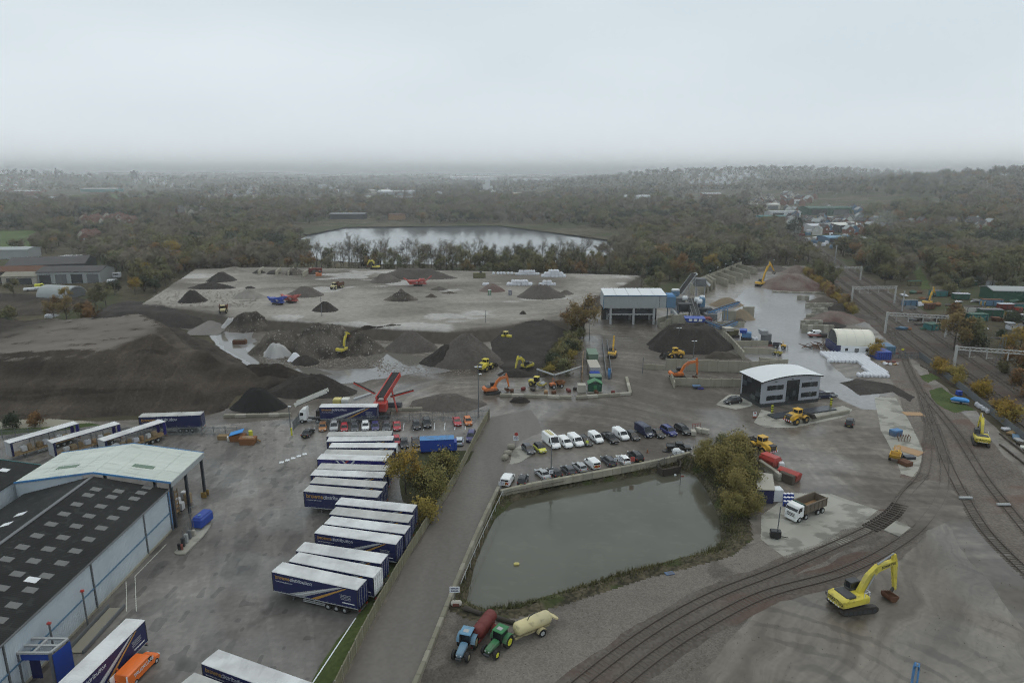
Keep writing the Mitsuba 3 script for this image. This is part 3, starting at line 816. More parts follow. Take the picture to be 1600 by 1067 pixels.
def trailer_kit(H=4.22,letters=1,body='navy',roof='trailer_roof',stripes=True,doors='navy',cross=False):
 L,w=13.6,1.275
 h2=L/2
 k=Kit()
 k.add('curtain_body',MB().box((0,0,(1.12+H-.06)/2),(L,2*w,H-.06-1.12)),body)
 xs=np.linspace(-h2-.02,h2+.02,49)
 rings=[]
 for i,x in enumerate(xs):
  dip=.012 if i%2 else 0
  y=np.array([-w-.02,-w*.95,-w*.5,0,w*.5,w*.95,w+.02])
  top=H+np.array([-.05,.0,.02-dip,.03-dip*1.6,.02-dip,0,-.05])
  rings.append(np.vstack([np.c_[np.full(7,x),y,top],[[x,w+.02,H-.11],[x,-w-.02,H-.11]]]))
 k.add('roof',MB().loft(rings),roof)
 trailer_running_gear(k,L)
 for s in(-1,1):
  k.add('side_rave',MB().box((0,s*(w+.006),1.16),(L,.03,.12)),'light_grey')
  b=MB()
  for x in np.arange(-h2+.5,h2,.62):b.box((x,s*(w+.022),1.24),(.05,.02,.22))
  k.add('buckle_row',b,'light_grey')
 for s in(-1,1):
  k.add('rear_door',MB().box((-h2-.025,s*w*.5,2.65),(.05,w*.96,2.85)),doors)
  k.add('door_bar',MB().cyl((-h2-.07,s*.35,1.25),(-h2-.07,s*.35,4.05),.025,n=6).cyl((-h2-.07,s*.9,1.25),(-h2-.07,s*.9,4.05),.025,n=6),'light_grey')
 for x in(-h2+.02,h2-.02):k.add('corner_post',MB().box((x,w+.012,2.65),(.12,.02,2.9)),'dark_grey')
 y=w+.004
 if letters:
  a=side_letters(k,'lettering','browns',h2-.45,3.28-.25*(letters>1),.50*(1+.3*(letters>1)),y,'gold',True)
  side_letters(k,'lettering','distribution',h2-.45-a-.03,3.28-.25*(letters>1),.50*(1+.3*(letters>1)),y,'lettering_white')
  side_letters(k,'web_address','www.brownsgroup.co.uk',h2-.50,2.80-.25*(letters>1),.17,y,'lettering_white')
 if stripes:
  for pts,mm in(([(2.6,1.30),(5.0,1.30),(11.35,3.95),(10.7,3.95)],'light_grey'),([(3.5,1.30),(3.9,1.30),(11.0,3.95),(10.85,3.95)],'lettering_white'),([(6.2,1.30),(7.1,1.30),(12.0,3.95),(11.65,3.95)],'gold')):
   off=.016 if mm=='lettering_white'else.010
   k.add('stripe',MB().prism([(h2-a_,z_)for a_,z_ in pts],w,w+off),mm)
  k.add('address_print',sum_boxes([((-h2+1.9,w+.008,2.9-.22*j),(1.7-.2*(j%2),.014,.07))for j in range(4)]),'light_grey')
  k.add('telephone_line',MB().box((-h2+1.5,w+.008,1.75),(1.9,.014,.16)),'lettering_white')
 if cross:
  for x0,dx,mm in((3.2,2.2,'lettering_white'),(2.0,2.2,'lettering_white'),(-.3,-2.4,'lettering_white'),(1.0,-2.4,'red_paint')):
   k.add('stripe',MB().prism([(x0,4.0),(x0-.45,4.0),(x0-.45-dx,1.4),(x0-dx,1.4)],w,w+.012),mm)
 return k

def sum_boxes(items):
 m=MB()
 for c,s in items:m.box(c,s)
 return m

def open_trailer_kit():
 L,w,H=13.6,1.275,4.2
 h2=L/2
 k=Kit()
 k.add('roof',MB().loft([ring8(x,w+.02,H-.10,H+.02+.02*(i%2),.04)for i,x in enumerate(np.linspace(-h2,h2,22))]),'trailer_roof')
 k.add('deck',MB().box((0,0,1.14),(L,2*w,.14)),'timber')
 k.add('headboard',MB().box((h2-.04,0,2.6),(.09,2*w,3.0)),'light_grey')
 for x in(-h2+.06,-1.6,2.2,h2-.14):
  for s in(-1,1):k.add('post',MB().box((x,s*(w-.05),2.62),(.12,.09,2.95)),'mid_grey')
 for s in(-1,1):
  c=MB()
  for j in range(5):c.rbox((-h2+.2+.13*j,s*(w+.05*(j%2)),2.6),(.14,.16,2.8),.05)
  k.add('folded_curtain',c,'purple_blue')
  c=MB()
  for j in range(3):c.rbox((h2-.2-.13*j,s*(w+.05*(j%2)),2.6),(.14,.16,2.8),.05)
  k.add('folded_curtain',c,'navy')
  k.add('roof_rail',MB().box((0,s*(w+.01),H-.12),(L,.06,.12)),'navy')
 trailer_running_gear(k,L)
 return k

def cab_parts(k,x0,x1,paint='PAINT',H=3.0,defl=True):
 """a lorry cab from x0 (rear) to x1 (front)"""
 w=1.22
 m=MB().loft([ring8(x0,w,.75,H,.12),ring8(x1-.55,w,.70,H,.12),ring8(x1-.12,w*.98,.55,2.05,.10),ring8(x1,w*.95,.45,1.7,.12)])
 k.add('cab',m,paint,35)
 if defl:k.add('wind_deflector',MB().loft([ring8(x0,w*.98,H-.05,H+.85,.2),ring8(x1-.9,w*.9,H-.05,H+.45,.15),ring8(x1-.5,w*.8,H-.08,H+.02,.04)]),paint,35)
 nx,nzv=H-2.05,.43
 q=.015/math.hypot(nx,nzv)
 k.add('windscreen',MB().quad((x1-.52+nx*q,-w*.9,H-.12+nzv*q),(x1-.12+nx*q,-w*.92,2.06+nzv*q),(x1-.12+nx*q,w*.92,2.06+nzv*q),(x1-.52+nx*q,w*.9,H-.12+nzv*q)),'glass_dark')
 for s in(-1,1):
  k.add('side_window',MB().box((x1-.95,s*(w+.006),2.35),(.8,.02,.75)),'glass_dark')
  k.add('door_mirror',MB().box((x1-.25,s*(w+.22),2.3),(.12,.22,.55)),'black_paint')
  k.add('headlight',MB().rbox((x1-.02,s*.85,.95),(.12,.45,.22),.04),'lamp_clear')
 g=MB()
 for z in(1.15,1.4,1.62):g.box((x1+.004,0,z),(.05,1.5,.12))
 k.add('grille',g,'black_paint')
 k.add('front_bumper',MB().rbox((x1-.1,0,.55),(.35,2.4,.45),.1),paint)

def tractor_unit_kit():
 k=Kit()
 k.add('chassis',MB().box((0,.45,.85),(5.8,.2,.25)).box((0,-.45,.85),(5.8,.2,.25)).box((-1.6,0,1.12),(1.0,1.0,.1)),'dark_grey')
 cab_parts(k,.9,2.95)
 for x in(2.0,-1.7):
  for s in(-1,1):wheel(k,x,s*1.05,.52,.34,rim='light_grey')
 for s in(-1,1):k.add('fuel_tank',MB().rbox((.2,s*.98,.75),(1.1,.5,.55),.12),'light_grey')
 return k

def tipper_kit():
 k=Kit()
 k.add('chassis',MB().box((-.5,.45,.9),(7.9,.2,.3)).box((-.5,-.45,.9),(7.9,.2,.3)),'dark_grey')
 cab_parts(k,2.25,4.1,'white_paint',2.9,defl=False)
 b=MB()
 x0,x1,w,z0,z1=-4.1,1.95,1.25,1.25,2.75
 for s in(-1,1):
  b.box(((x0+x1)/2,s*w,(z0+z1)/2),(x1-x0,.1,z1-z0))
  for x in np.linspace(x0+.3,x1-.3,6):b.box((x,s*(w+.09),(z0+z1)/2),(.12,.1,z1-z0-.1))
  b.box(((x0+x1)/2,s*(w+.05),z1+.06),(x1-x0,.24,.14))
 b.box((x1,0,(z0+z1)/2+.15),(.1,2*w,z1-z0+.3)).box((x0,0,(z0+z1)/2),(.1,2*w,z1-z0))
 k.add('tipping_body',b,'tipper_body')
 k.add('body_floor',MB().box(((x0+x1)/2,0,z0+.06),(x1-x0,2*w,.12)),'tan')
 k.add('headboard_frame',MB().box((2.1,0,2.2),(.16,2.2,1.7)),'dark_green')
 for x in(3.2,1.4,-1.9,-3.2):
  for s in(-1,1):wheel(k,x,s*1.05,.52,.36,rim='light_grey')
 return k

 # ---- earthmovers
def beam_xz(pts,hs,w,y=0.0):
 """a boom: centre line in x, z with a depth at each point"""
 P=np.array(pts,float)
 t=np.gradient(P,axis=0);t/=np.linalg.norm(t,axis=1)[:,None]
 n=np.c_[-t[:,1],t[:,0]]
 up,dn=P+n*np.array(hs)[:,None]/2,P-n*np.array(hs)[:,None]/2
 return MB().prism(np.vstack([dn,up[::-1]]),y-w/2,y+w/2)

def excavator_kit(paint,s=1.0,boom=((.5,1.7),(1.9,4.0),(3.0,4.9),(5.6,5.3)),tip=(6.0,2.3),bucket=1,cabside=1,turn=0.0,cover='dark_grey',grab=False,name_panel=None,rails=True):
 """turn: how far the house is slewed against the tracks"""
 k=Kit()

 def add(n,m,mm,sm=False):
  v,f=mesh_of(m)
  return k.add(n,(spin(v,0)*s,f),mm,sm)

 def under(n,m,mm,sm=False):
  v,f=mesh_of(m)
  return k.add(n,(spin(v,-turn)*s,f),mm,sm)
 prof=[(-2.0,.05),(2.0,.05),(2.35,.25),(2.45,.5),(2.35,.78),(2.0,.95),(-2.0,.95),(-2.35,.78),(-2.45,.5),(-2.35,.25)]
 for y in(-1.25,1.25):
  under('track',MB().prism(prof,y-.3,y+.3),'track_iron')
  r_=MB()
  for x in np.linspace(-1.9,1.9,7):r_.cyl((x,y-.32,.42),(x,y+.32,.42),.26,n=10)
  under('roller_row',r_,'dark_grey')
 under('undercarriage',MB().box((0,0,.72),(2.2,2.0,.4)).cyl((0,0,.8),(0,0,1.2),.75,n=16),'track_iron')
 add('house',MB().rbox((-.55,0,1.65),(3.6,2.75,.95),.1),paint)
 add('counterweight',MB().loft([ring8(-2.95,1.05,1.25,2.1,.25),ring8(-2.6,1.38,1.15,2.3,.2),ring8(-1.9,1.40,1.15,2.35,.12)]),paint,35)
 add('engine_cover',MB().rbox((-1.35,0,2.28),(1.5,2.2,.36),.1),cover)
 cy=.85*cabside
 add('cab',MB().rbox((.55,cy,2.0),(1.7,1.02,.75),.1),cover)
 add('cab_glass',MB().rbox((.55,cy,2.72),(1.62,.96,.85),.12,top=(.86,.92)),'glass_dark')
 c=MB().rbox((.48,cy,3.18),(1.5,.98,.10),.04)
 for a,b in((-.26,-.48),(-.26,.48),(1.34,-.48),(1.34,.48)):c.bar((a,cy+b,2.3),(a*.9+.05,cy+b*.9,3.15),.08,.08)
 add('cab_roof',c,cover)
 B=[np.array(q)for q in boom]
 add('boom',beam_xz(B,[.7,.95,.9,.55],.55,-.1),paint)
 E_,Tp=B[-1],np.array(tip)
 d=Tp-E_;d/=np.linalg.norm(d)
 back=E_-d*1.1
 add('arm',beam_xz([back,E_+d*.3,(E_+Tp)/2,Tp],[.35,.75,.5,.3],.42,-.1),paint)
 m1,m2=B[1]*.55+B[2]*.45,np.array([.95,1.6])
 cy_=MB()
 for y in(-.5,.3):cy_.cyl((m2[0],y,m2[1]),(m1[0],y,m1[1]),.12,.08,n=8)
 cy_.cyl((B[2][0],-.1,B[2][1]+.5),(back[0],-.1,back[1]+.1),.12,.08,n=8)
 add('hydraulic_ram',cy_,'steel')
 if bucket:
  q=Tp+d*.1
  if grab:
   g=MB()
   for a in np.linspace(0,2*np.pi,5)[:-1]:
    g.tube([(q[0],-.1,q[1]),(q[0]+.75*math.cos(a),-.1+.75*math.sin(a),q[1]-.6),(q[0]+.3*math.cos(a),-.1+.3*math.sin(a),q[1]-1.5)],.16)
   add('grab',g,'track_iron')
  else:
   t=np.linspace(.2,3.6,9)
   r_=.72
   outer=np.c_[q[0]-.55+r_*np.cos(t+2.6)*1.0,q[1]-.55+r_*np.sin(t+2.6)]
   inner=np.c_[q[0]-.55+(r_-.09)*np.cos(t+2.6),q[1]-.55+(r_-.09)*np.sin(t+2.6)]
   g=MB().prism(np.vstack([outer,inner[::-1]]),-.85,.65)
   for y in(-.85,.60):g.prism(outer,y,y+.05)
   add('bucket',g,'rust')
   add('bucket_link',MB().bar((q[0],-.1,q[1]+.5),(q[0]-.5,-.1,q[1]-.1),.3,.25),'track_iron')
 if name_panel:
  t_=meshkit.text_mesh(name_panel,.42,.015,True);q=np.array(t_.vertices);w_=q[:,0].max()
  add('lettering',(np.c_[np.full(len(q),-2.96)-q[:,2],w_/2-q[:,0],1.62+q[:,1]],np.array(t_.faces)),'black_paint')
  d_=B[3]-B[2];d_/=np.linalg.norm(d_);q=q*[.75,.75,1];o_=B[2]*.82+B[3]*.18
  add('boom_lettering',(np.c_[o_[0]+d_[0]*q[:,0]-d_[1]*q[:,1],-.39-q[:,2],o_[1]-.15+d_[1]*q[:,0]+d_[0]*q[:,1]],np.array(t_.faces)),'black_paint')
 if rails:
  add('handrail',MB().tube([(.3,-1.3,2.1),(.3,-1.3,2.75),(1.1,-1.3,2.75),(1.1,-1.3,2.1)],.035).tube([(1.1,-1.3,2.75),(1.1,-.7,2.75)],.035),'lettering_white')
 for j in range(5):add('warning_stripe',MB().box((-2.97,-.8+.4*j,1.33),(.04,.2,.14)),'lettering_white')
 return k

def loader_kit(paint,s=1.0,lift=.6,chev=True):
 k=Kit()

 def add(n,m,mm,sm=False):
  v,f=mesh_of(m)
  return k.add(n,(v*s,f),mm,sm)
 add('rear_body',MB().loft([ring8(-3.3,.95,1.0,2.1,.2),ring8(-2.9,1.15,.9,2.45,.2),ring8(-1.0,1.15,.9,2.7,.15)]),paint,35)
 add('engine_grille',MB().box((-3.0,0,2.35),(1.0,1.5,.3),tilt=-.1).box((-3.32,0,1.6),(.06,1.3,.8)),'dark_grey')
 add('cab',MB().rbox((-.15,0,2.1),(1.7,1.6,.9),.1),paint)
 add('cab_glass',MB().rbox((-.1,0,2.95),(1.55,1.5,.95),.1,top=(.88,.9)),'glass_dark')
 c=MB().rbox((-.15,0,3.48),(1.8,1.7,.16),.06)
 for a in(-.85,.65):
  for b in(-.74,.74):c.bar((a,b,2.5),(a*.9,b*.92,3.45),.1,.1)
 add('cab_roof',c,paint)
 add('front_frame',MB().rbox((1.5,0,1.3),(1.7,1.1,.9),.12),paint)
 add('lift_arm',beam_xz([(1.0,2.0),(2.4,1.7+lift*.4),(3.7,.8+lift)],[.35,.5,.35],.25,-.55).merge(beam_xz([(1.0,2.0),(2.4,1.7+lift*.4),(3.7,.8+lift)],[.35,.5,.35],.25,.55)),'dark_grey')
 q=np.array([(3.6,1.2),(3.5,.45),(3.75,.12),(5.0,.05),(5.05,.12),(3.95,.25),(3.75,.55),(3.85,1.35)])+[0,lift]
 b=MB().prism(q,-1.5,1.5)
 for y in(-1.5,1.45):b.prism(np.array([(3.6,1.2),(3.5,.45),(3.75,.12),(5.0,.05),(3.95,1.35)])+[0,lift],y,y+.05)
 add('bucket',b,'track_iron')
 for x in(-1.7,1.55):
  for y in(-1.15,1.15):
   sd=1 if y>0 else-1
   p=add('wheel',MB().cyl((x,y-.35,.88),(x,y+.35,.88),.88,n=20),'rubber',40)
   add(p+'__rim',MB().cyl((x,y+sd*.2,.88),(x,y+sd*.37,.88),.48,.42,n=16),paint,40)
   add('mudguard',MB().prism([(x+1.05*math.cos(t),.88+1.05*math.sin(t))for t in np.linspace(.5,2.6,8)]+[(x+.98*math.cos(t),.88+.98*math.sin(t))for t in np.linspace(2.6,.5,8)],y-.38,y+.38),paint)
 if chev:
  for j in range(8):add('warning_stripe',MB().box((-3.40,-1.05+.3*j,1.15),(.06,.29,.36)),'tail_red'if j%2 else 'lettering_white')
 return k

def dozer_kit(paint):
 k=Kit()
 prof=[(-1.7,.05),(1.5,.05),(1.85,.3),(1.8,.75),(.2,1.05),(-1.6,.9),(-1.95,.55),(-1.9,.25)]
 for y in(-1.0,1.0):k.add('track',MB().prism(prof,y-.28,y+.28),'track_iron')
 k.add('bonnet',MB().rbox((1.0,0,1.55),(1.9,1.2,.9),.12),paint)
 k.add('rear_body',MB().rbox((-1.2,0,1.4),(1.5,2.1,.8),.12),paint)
 k.add('cab_glass',MB().rbox((-.5,0,2.3),(1.4,1.4,1.1),.1,top=(.88,.9)),'glass_dark')
 c=MB().rbox((-.55,0,2.92),(1.6,1.6,.14),.05)
 for a in(-1.1,.1):
  for b in(-.65,.65):c.bar((a,b,1.8),(a*.95,b*.95,2.9),.1,.1)
 k.add('cab_roof',c,'pale_yellow')
 k.add('blade',MB().prism([(2.9,.05),(3.05,.5),(2.95,1.15),(2.85,1.15),(2.9,.5),(2.8,.08)],-1.7,1.7),'steel')
 k.add('push_arm',MB().bar((-.2,-1.35,.5),(2.9,-1.35,.45),.14,.2).bar((-.2,1.35,.5),(2.9,1.35,.45),.14,.2),paint)
 return k

def dump_truck_kit(paint):
 k=Kit()
 k.add('front_chassis',MB().rbox((2.8,0,1.5),(2.6,2.0,1.0),.2),paint)
 k.add('bonnet',MB().rbox((4.0,0,1.75),(1.6,1.7,.9),.2),paint)
 k.add('cab_glass',MB().rbox((2.7,0,2.7),(1.4,1.6,1.0),.1,top=(.9,.9)),'glass_dark')
 k.add('cab_roof',MB().rbox((2.65,0,3.24),(1.6,1.7,.12),.05),paint)
 b=MB().prism([(1.7,1.6),(1.2,1.45),(-3.6,1.5),(-4.2,2.1),(-4.2,2.3),(-3.5,1.75),(1.0,1.7),(1.5,1.85)],-1.4,1.4)
 for y in(-1.5,1.4):b.prism([(2.0,3.0),(1.2,1.45),(-3.6,1.5),(-4.2,2.2),(-3.4,2.9)],y,y+.1)
 b.prism([(2.0,3.0),(1.3,1.5),(1.2,1.55),(1.9,3.05)],-1.4,1.4)
 k.add('dump_body',b,'rust')
 for x in(3.2,-.9,-2.7):
  for y in(-1.15,1.15):wheel(k,x,y,.85,.6,rim=paint)
 return k

def road_roller_kit(paint):
 k=Kit()
 k.add('rear_body',MB().rbox((-1.3,0,1.3),(2.0,1.5,.9),.2),paint)
 k.add('drum_frame',MB().box((1.7,1.1,.9),(1.9,.15,.4)).box((1.7,-1.1,.9),(1.9,.15,.4)).box((2.6,0,.9),(.2,2.2,.4)).box((.7,0,1.0),(.3,2.2,.4)),paint)
 k.add('drum',MB().cyl((1.7,-1.0,.75),(1.7,1.0,.75),.75,n=22),'steel',40)
 k.add('cab_glass',MB().rbox((.1,0,2.1),(1.3,1.3,1.3),.1),'glass_dark')
 k.add('cab_roof',MB().rbox((.1,0,2.8),(1.5,1.5,.14),.05),paint)
 for y in(-.85,.85):wheel(k,-1.2,y,.72,.5,rim=paint)
 return k

def site_dumper_kit():
 k=Kit()
 k.add('skip',MB().prism([(.3,1.0),(2.0,.8),(2.5,1.7),(.1,1.8)],-1.0,-.92).prism([(.3,1.0),(2.0,.8),(2.5,1.7),(.1,1.8)],.92,1.0).prism([(.3,1.0),(2.0,.8),(2.5,1.7),(2.4,1.7),(1.95,.9),(.4,1.08),(.2,1.8),(.1,1.8)],-.92,.92),'rust_orange')
 k.add('engine_body',MB().rbox((-1.1,0,1.1),(1.6,1.3,.8),.15),'orange_paint')
 k.add('seat',MB().rbox((-.3,0,1.6),(.5,.5,.5),.1),'black_paint')
 k.add('roll_frame',MB().tube([(-.8,-.55,1.3),(-.8,-.5,2.7),(-.8,.5,2.7),(-.8,.55,1.3)],.05),'orange_paint')
 for x in(1.2,-1.2):
  for y in(-.95,.95):wheel(k,x,y,.58,.4,rim='light_grey')
 return k

def farm_tractor_kit(paint,rim,hoodlen=1.9,roof=None,lit=True):
 k=Kit()
 for y in(-.95,.95):wheel(k,-.95,y,.86,.48,rim=rim,rimr=.62)
 for y in(-.9,.9):wheel(k,1.65,y,.60,.36,rim=rim,rimr=.6)
 k.add('bonnet',MB().loft([ring8(.35,.48,.85,1.62,.15),ring8(1.4,.46,.85,1.52,.15),ring8(2.25,.42,.8,1.38,.15),ring8(2.4,.34,.85,1.22,.12)]),paint,35)
 k.add('chassis',MB().box((.6,0,.75),(3.2,.5,.4)).box((1.65,0,.6),(.25,1.5,.2)),'dark_grey')
 k.add('cab_glass',MB().rbox((-.6,0,1.85),(1.5,1.3,1.25),.1,top=(.9,.95)),'glass_dark')
 c=MB()
 for a in(-1.3,.1):
  for b in(-.62,.62):c.bar((a,b,1.25),(a*.92,b*.95,2.45),.09,.09)
 k.add('cab_frame',c,'black_paint')
 p=k.add('cab_roof',MB().rbox((-.6,0,2.55),(1.75,1.55,.2),.08),roof or paint)
 k.add(p+'__roof_hatch',MB().rbox((-.45,0,2.66),(.6,.7,.06),.02),'light_grey'if roof is None else 'dark_grey')
 for y in(-.95,.95):k.add('mudguard',MB().prism([(-.95+1.02*math.cos(t),.86+1.02*math.sin(t))for t in np.linspace(.3,2.5,9)]+[(-.95+.95*math.cos(t),.86+.95*math.sin(t))for t in np.linspace(2.5,.3,9)],y-.3,y+.3),paint)
 for y in(-.25,.25):k.add('headlight',MB().rbox((2.38,y,1.12),(.08,.2,.14),.03),'lamp_clear')
 k.add('exhaust',MB().cyl((.45,-.6,1.2),(.45,-.6,2.6),.05,n=8),'dark_grey')
 k.add('front_weight',MB().rbox((2.55,0,.72),(.3,.8,.35),.06),'dark_grey')
 return k

def tanker_kit(paint,rim='light_grey',L=4.4,r=.85,boom=True):
 k=Kit()
 zc=1.75
 xs=[-L/2-.35,-L/2-.22,-L/2,-L/2+.4,L/2-.4,L/2,L/2+.22,L/2+.35]
 rs=[r*.35,r*.75,r*.97,r,r,r*.97,r*.75,r*.35]
 t=np.linspace(0,2*np.pi,21)[:-1]
 k.add('tank',MB().loft([np.c_[np.full(20,x),q*np.cos(t),zc+q*np.sin(t)]for x,q in zip(xs,rs)]),paint,40)
 k.add('tank_band',MB().loft([np.c_[np.full(20,x),(r+.03)*np.cos(t),zc+(r+.03)*np.sin(t)]for x in(-.9,-.75)],False).loft([np.c_[np.full(20,x),(r+.03)*np.cos(t),zc+(r+.03)*np.sin(t)]for x in(.85,1.0)],False),paint,40)
 k.add('chassis',MB().box((.3,.5,.85),(L+.6,.16,.25)).box((.3,-.5,.85),(L+.6,.16,.25)).bar((L/2,0,.8),(L/2+1.6,0,.65),.2,.2),paint)
 for y in(-1.0,1.0):
  wheel(k,-.8,y,.55,.42,rim=rim)
  k.add('mudguard',MB().prism([(-.8+.72*math.cos(a),.55+.72*math.sin(a))for a in np.linspace(.2,2.9,8)]+[(-.8+.66*math.cos(a),.55+.66*math.sin(a))for a in np.linspace(2.9,.2,8)],y-.26,y+.26),paint)
 ld=MB()
 for s in(0,.35):ld.bar((.7+s,-1.0,.3),(.7+s,-1.0,1.5),.05,.05)
 for z in(.4,.7,1.0,1.3):ld.bar((.7,-1.0,z),(1.05,-1.0,z),.05,.05)
 k.add('ladder',ld,paint)
 if boom:
  k.add('hose_dish',MB().cyl((-L/2-.9,0,1.35),(-L/2-1.0,0,1.5),.72,n=18),paint)
  k.add('filler_arm',MB().tube([(.9,.2,zc+r),(.7,.3,zc+r+.5),(-.1,.4,zc+r+.8)],.06),'dark_grey')
 k.add('side_stripe',MB().box((0,-r-.01,zc-.35),(L*.8,.05,.22)),'steel')
 return k

 # ---- people
def person_kit(jacket,trousers,hat,bend=0.0,arm=0.5):
 from manifold3d import Manifold

 def limb(chain):
  out=[]
  for(a,ra),(b,rb)in zip(chain[:-1],chain[1:]):
   out.append(Manifold.batch_hull([Manifold.sphere(ra,14).translate(tuple(map(float,a))),Manifold.sphere(rb,14).translate(tuple(map(float,b)))]))
  return out

 def tilt(p,hip=.92):
  x,y,z=p
  if z<=hip:return(x,y,z)
  c,s=math.cos(bend),math.sin(bend)
  return(x+(z-hip)*s,y,hip+(z-hip)*c)

 def body(chains):
  parts_=[q for ch in chains for q in limb([(tilt(a),r)for a,r in ch])]
  M=Manifold.batch_boolean(parts_,__import__('manifold3d').OpType.Add).refine_to_length(.05)
  mm=M.to_mesh()
  t=trimesh.Trimesh(mm.vert_properties[:,:3],mm.tri_verts,process=True)
  trimesh.smoothing.filter_taubin(t,iterations=6)
  return np.array(t.vertices),np.array(t.faces)
 k=Kit()
 sh=1.42
 ha=[(.34*arm,s*.26,sh-.58+.1*arm)for s in(-1,1)]
 hands=[]
 for i,s in enumerate((-1,1)):
  h=np.array(ha[i])
  hands.append([((h[0]-.02,h[1],h[2]+.06),.035),((h[0]+.02,h[1],h[2]-.02),.042)])
  for j in range(4):hands.append([((h[0]+.02+.016*(j-1.5),h[1],h[2]-.03),.011),((h[0]+.04+.016*(j-1.5),h[1]-s*.02,h[2]-.10+.008*abs(j-1.3)),.009)])
  hands.append([((h[0]+.03,h[1],h[2]),.012),((h[0]+.08,h[1]-s*.02,h[2]-.04),.010)])
 k.add('body',body([[((0,0,1.40),.06),((.02,0,1.50),.06),((.02,0,1.60),.085),((.025,0,1.68),.088)],[((.11,0,1.60),.018),((.125,0,1.585),.014)]]+hands),'skin',40)
 k.add('jacket',body([[((0,0,.92),.155),((0,0,1.15),.16),((0,0,1.32),.17)],[((0,-.15,sh),.075),((0,.15,sh),.075)]]+
[[((0,s*.19,sh),.075),((.05*arm,s*.27,sh-.30),.06),((.32*arm,s*.26,sh-.52+.1*arm),.048)]for s in(-1,1)]),jacket,40)
 k.add('trousers',body([[((0,-.07,.94),.13),((0,.07,.94),.13)]]+[[((0,s*.09,.92),.115),((.02,s*.10,.50),.075),((-.01,s*.11,.10),.055)]for s in(-1,1)]),trousers,40)
 for s in(-1,1):k.add('boot',body([[((-.03,s*.11,.06),.055),((.14,s*.12,.045),.042)]]),'black_paint',40)
 hz=tilt((.02,0,1.72))
 t_=np.linspace(0,2*np.pi,15)[:-1]
 k.add('helmet',MB().loft([np.c_[hz[0]+.01+q*np.cos(t_),hz[1]+q*.9*np.sin(t_),np.full(14,hz[2]+z)]for q,z in((.125,-.02),(.112,.0),(.10,.06),(.06,.105),(.01,.115))]),hat,40)
 band=MB()
 band.cyl(tilt((0,0,1.05)),tilt((0,0,1.10)),.172,n=14)
 k.add('reflective_band',band,'lettering_white')
 return k
 # ------------------------------------------------------------------ parked cars, vans and trailers
def put(kit,name,label,cat,c,d=None,group=None,paint=None,h=.7,z=0.0,yaw=None,s=1.0):
 p=at(c[0],c[1],z+h)
 if yaw is None:
  a,b=at(*d[0],z+h),at(*d[1],z+h)
  yaw=yaw_of(a,b)
 return place(kit,name,label,cat,group,(p[0],p[1],z),yaw,s,paint)

HATCH,SALOON,ESTATE,SUV,MINI=car_kit(),car_kit(4.6,1.8,1.42,.27,.17),car_kit(4.7,1.82,1.5,.26,.03,rails=True),car_kit(4.7,1.92,1.72,.25,.03,.37,belt=1.08,rails=True),car_kit(3.7,1.66,1.5,.24,.05)
TWOTONE=car_kit(3.95,1.72,1.48,.25,.05,black_top=True)
LIT_SUV=car_kit(4.3,1.86,1.85,.27,.02,.38,belt=1.12,rear='tail_lit')
PICKUP,VAN,VAN_S,VAN_L=pickup_kit(),van_kit(5.0,1.92,1.95),van_kit(4.5,1.84,1.85,1.4),van_kit(6.0,2.05,2.6,1.35)
VAN_RACK,VAN_CHEV,VAN_STRIPE=van_kit(6.0,2.05,2.55,1.35,roof_rack=True),van_kit(4.5,1.84,1.85,1.4,chevron=True),van_kit(5.6,2.0,2.35,1.3,stripe=True,side_glass=False)

P=lambda c:{'PAINT':c}
ROW_A,ROW_C,ROW_D='cars in the row against the mesh fence','vehicles in the upper row of the pond car park','vehicles in the lower row above the pond'
down=((503,657),(500,675))
for k,c,col,lab in[(HATCH,(504.5,666),'car_bronze','bronze hatchback next to the lorry cab, first of the row by the mesh fence'),(SUV,(522,665.5),'car_silver','silver estate between the bronze car and a red one'),
(MINI,(538,667.5),'car_red','small bright red car between the silver estate and a dark grey hatchback'),(HATCH,(554.5,667),'car_grey','dark grey hatchback between the small red car and the white car'),
(HATCH,(571,664.5),'car_white','only white car parked along the mesh fence'),(HATCH,(586.3,665.5),'car_violet','violet blue hatchback beside the white car by the mesh fence'),
(ESTATE,(604,665.5),'car_grey','grey estate car between the violet hatchback and a red car'),(SALOON,(620,664.5),'car_red','red saloon at the gap of empty bays'),
(HATCH,(650.8,663),'car_black','black hatchback alone beside the black off roader'),(SUV,(667,660.5),'car_black','tall black off roader by the fence, beside empty bays'),
(SALOON,(714,657.5),'car_red','red car beside the orange car at the fence corner'),(HATCH,(731,657),'car_orange','orange hatchback in the last bay at the fence corner')]:
 put(k,'parked_car',lab,'car',c,down,ROW_A,P(col))
put(HATCH,'parked_car','dark red car half hidden behind the trailer roofs','car',(619,687.5),down,None,P('car_red'))
put(HATCH,'parked_car','black hatchback in the bay behind the trailers','car',(631.5,692),down,None,P('car_black'))
put(SALOON,'parked_car','black car parked next to the blue box body','car',(649.5,689.5),down,None,P('car_black'))
put(HATCH,'parked_car','ice blue hatchback parked tail first beside the blue box body','car',(718,688),((718,695),(719,680)),None,P('car_ice'))
put(SUV,'parked_car','violet blue people carrier close to the road fence','car',(736,681.5),((738,673),(734,690)),None,P('car_violet'))
put(SALOON,'parked_car','black saloon parked askew at the barrier','car',(481.5,675),((474,682),(489,668)),None,P('car_black'))
fr=((818,694.5),(833,708))
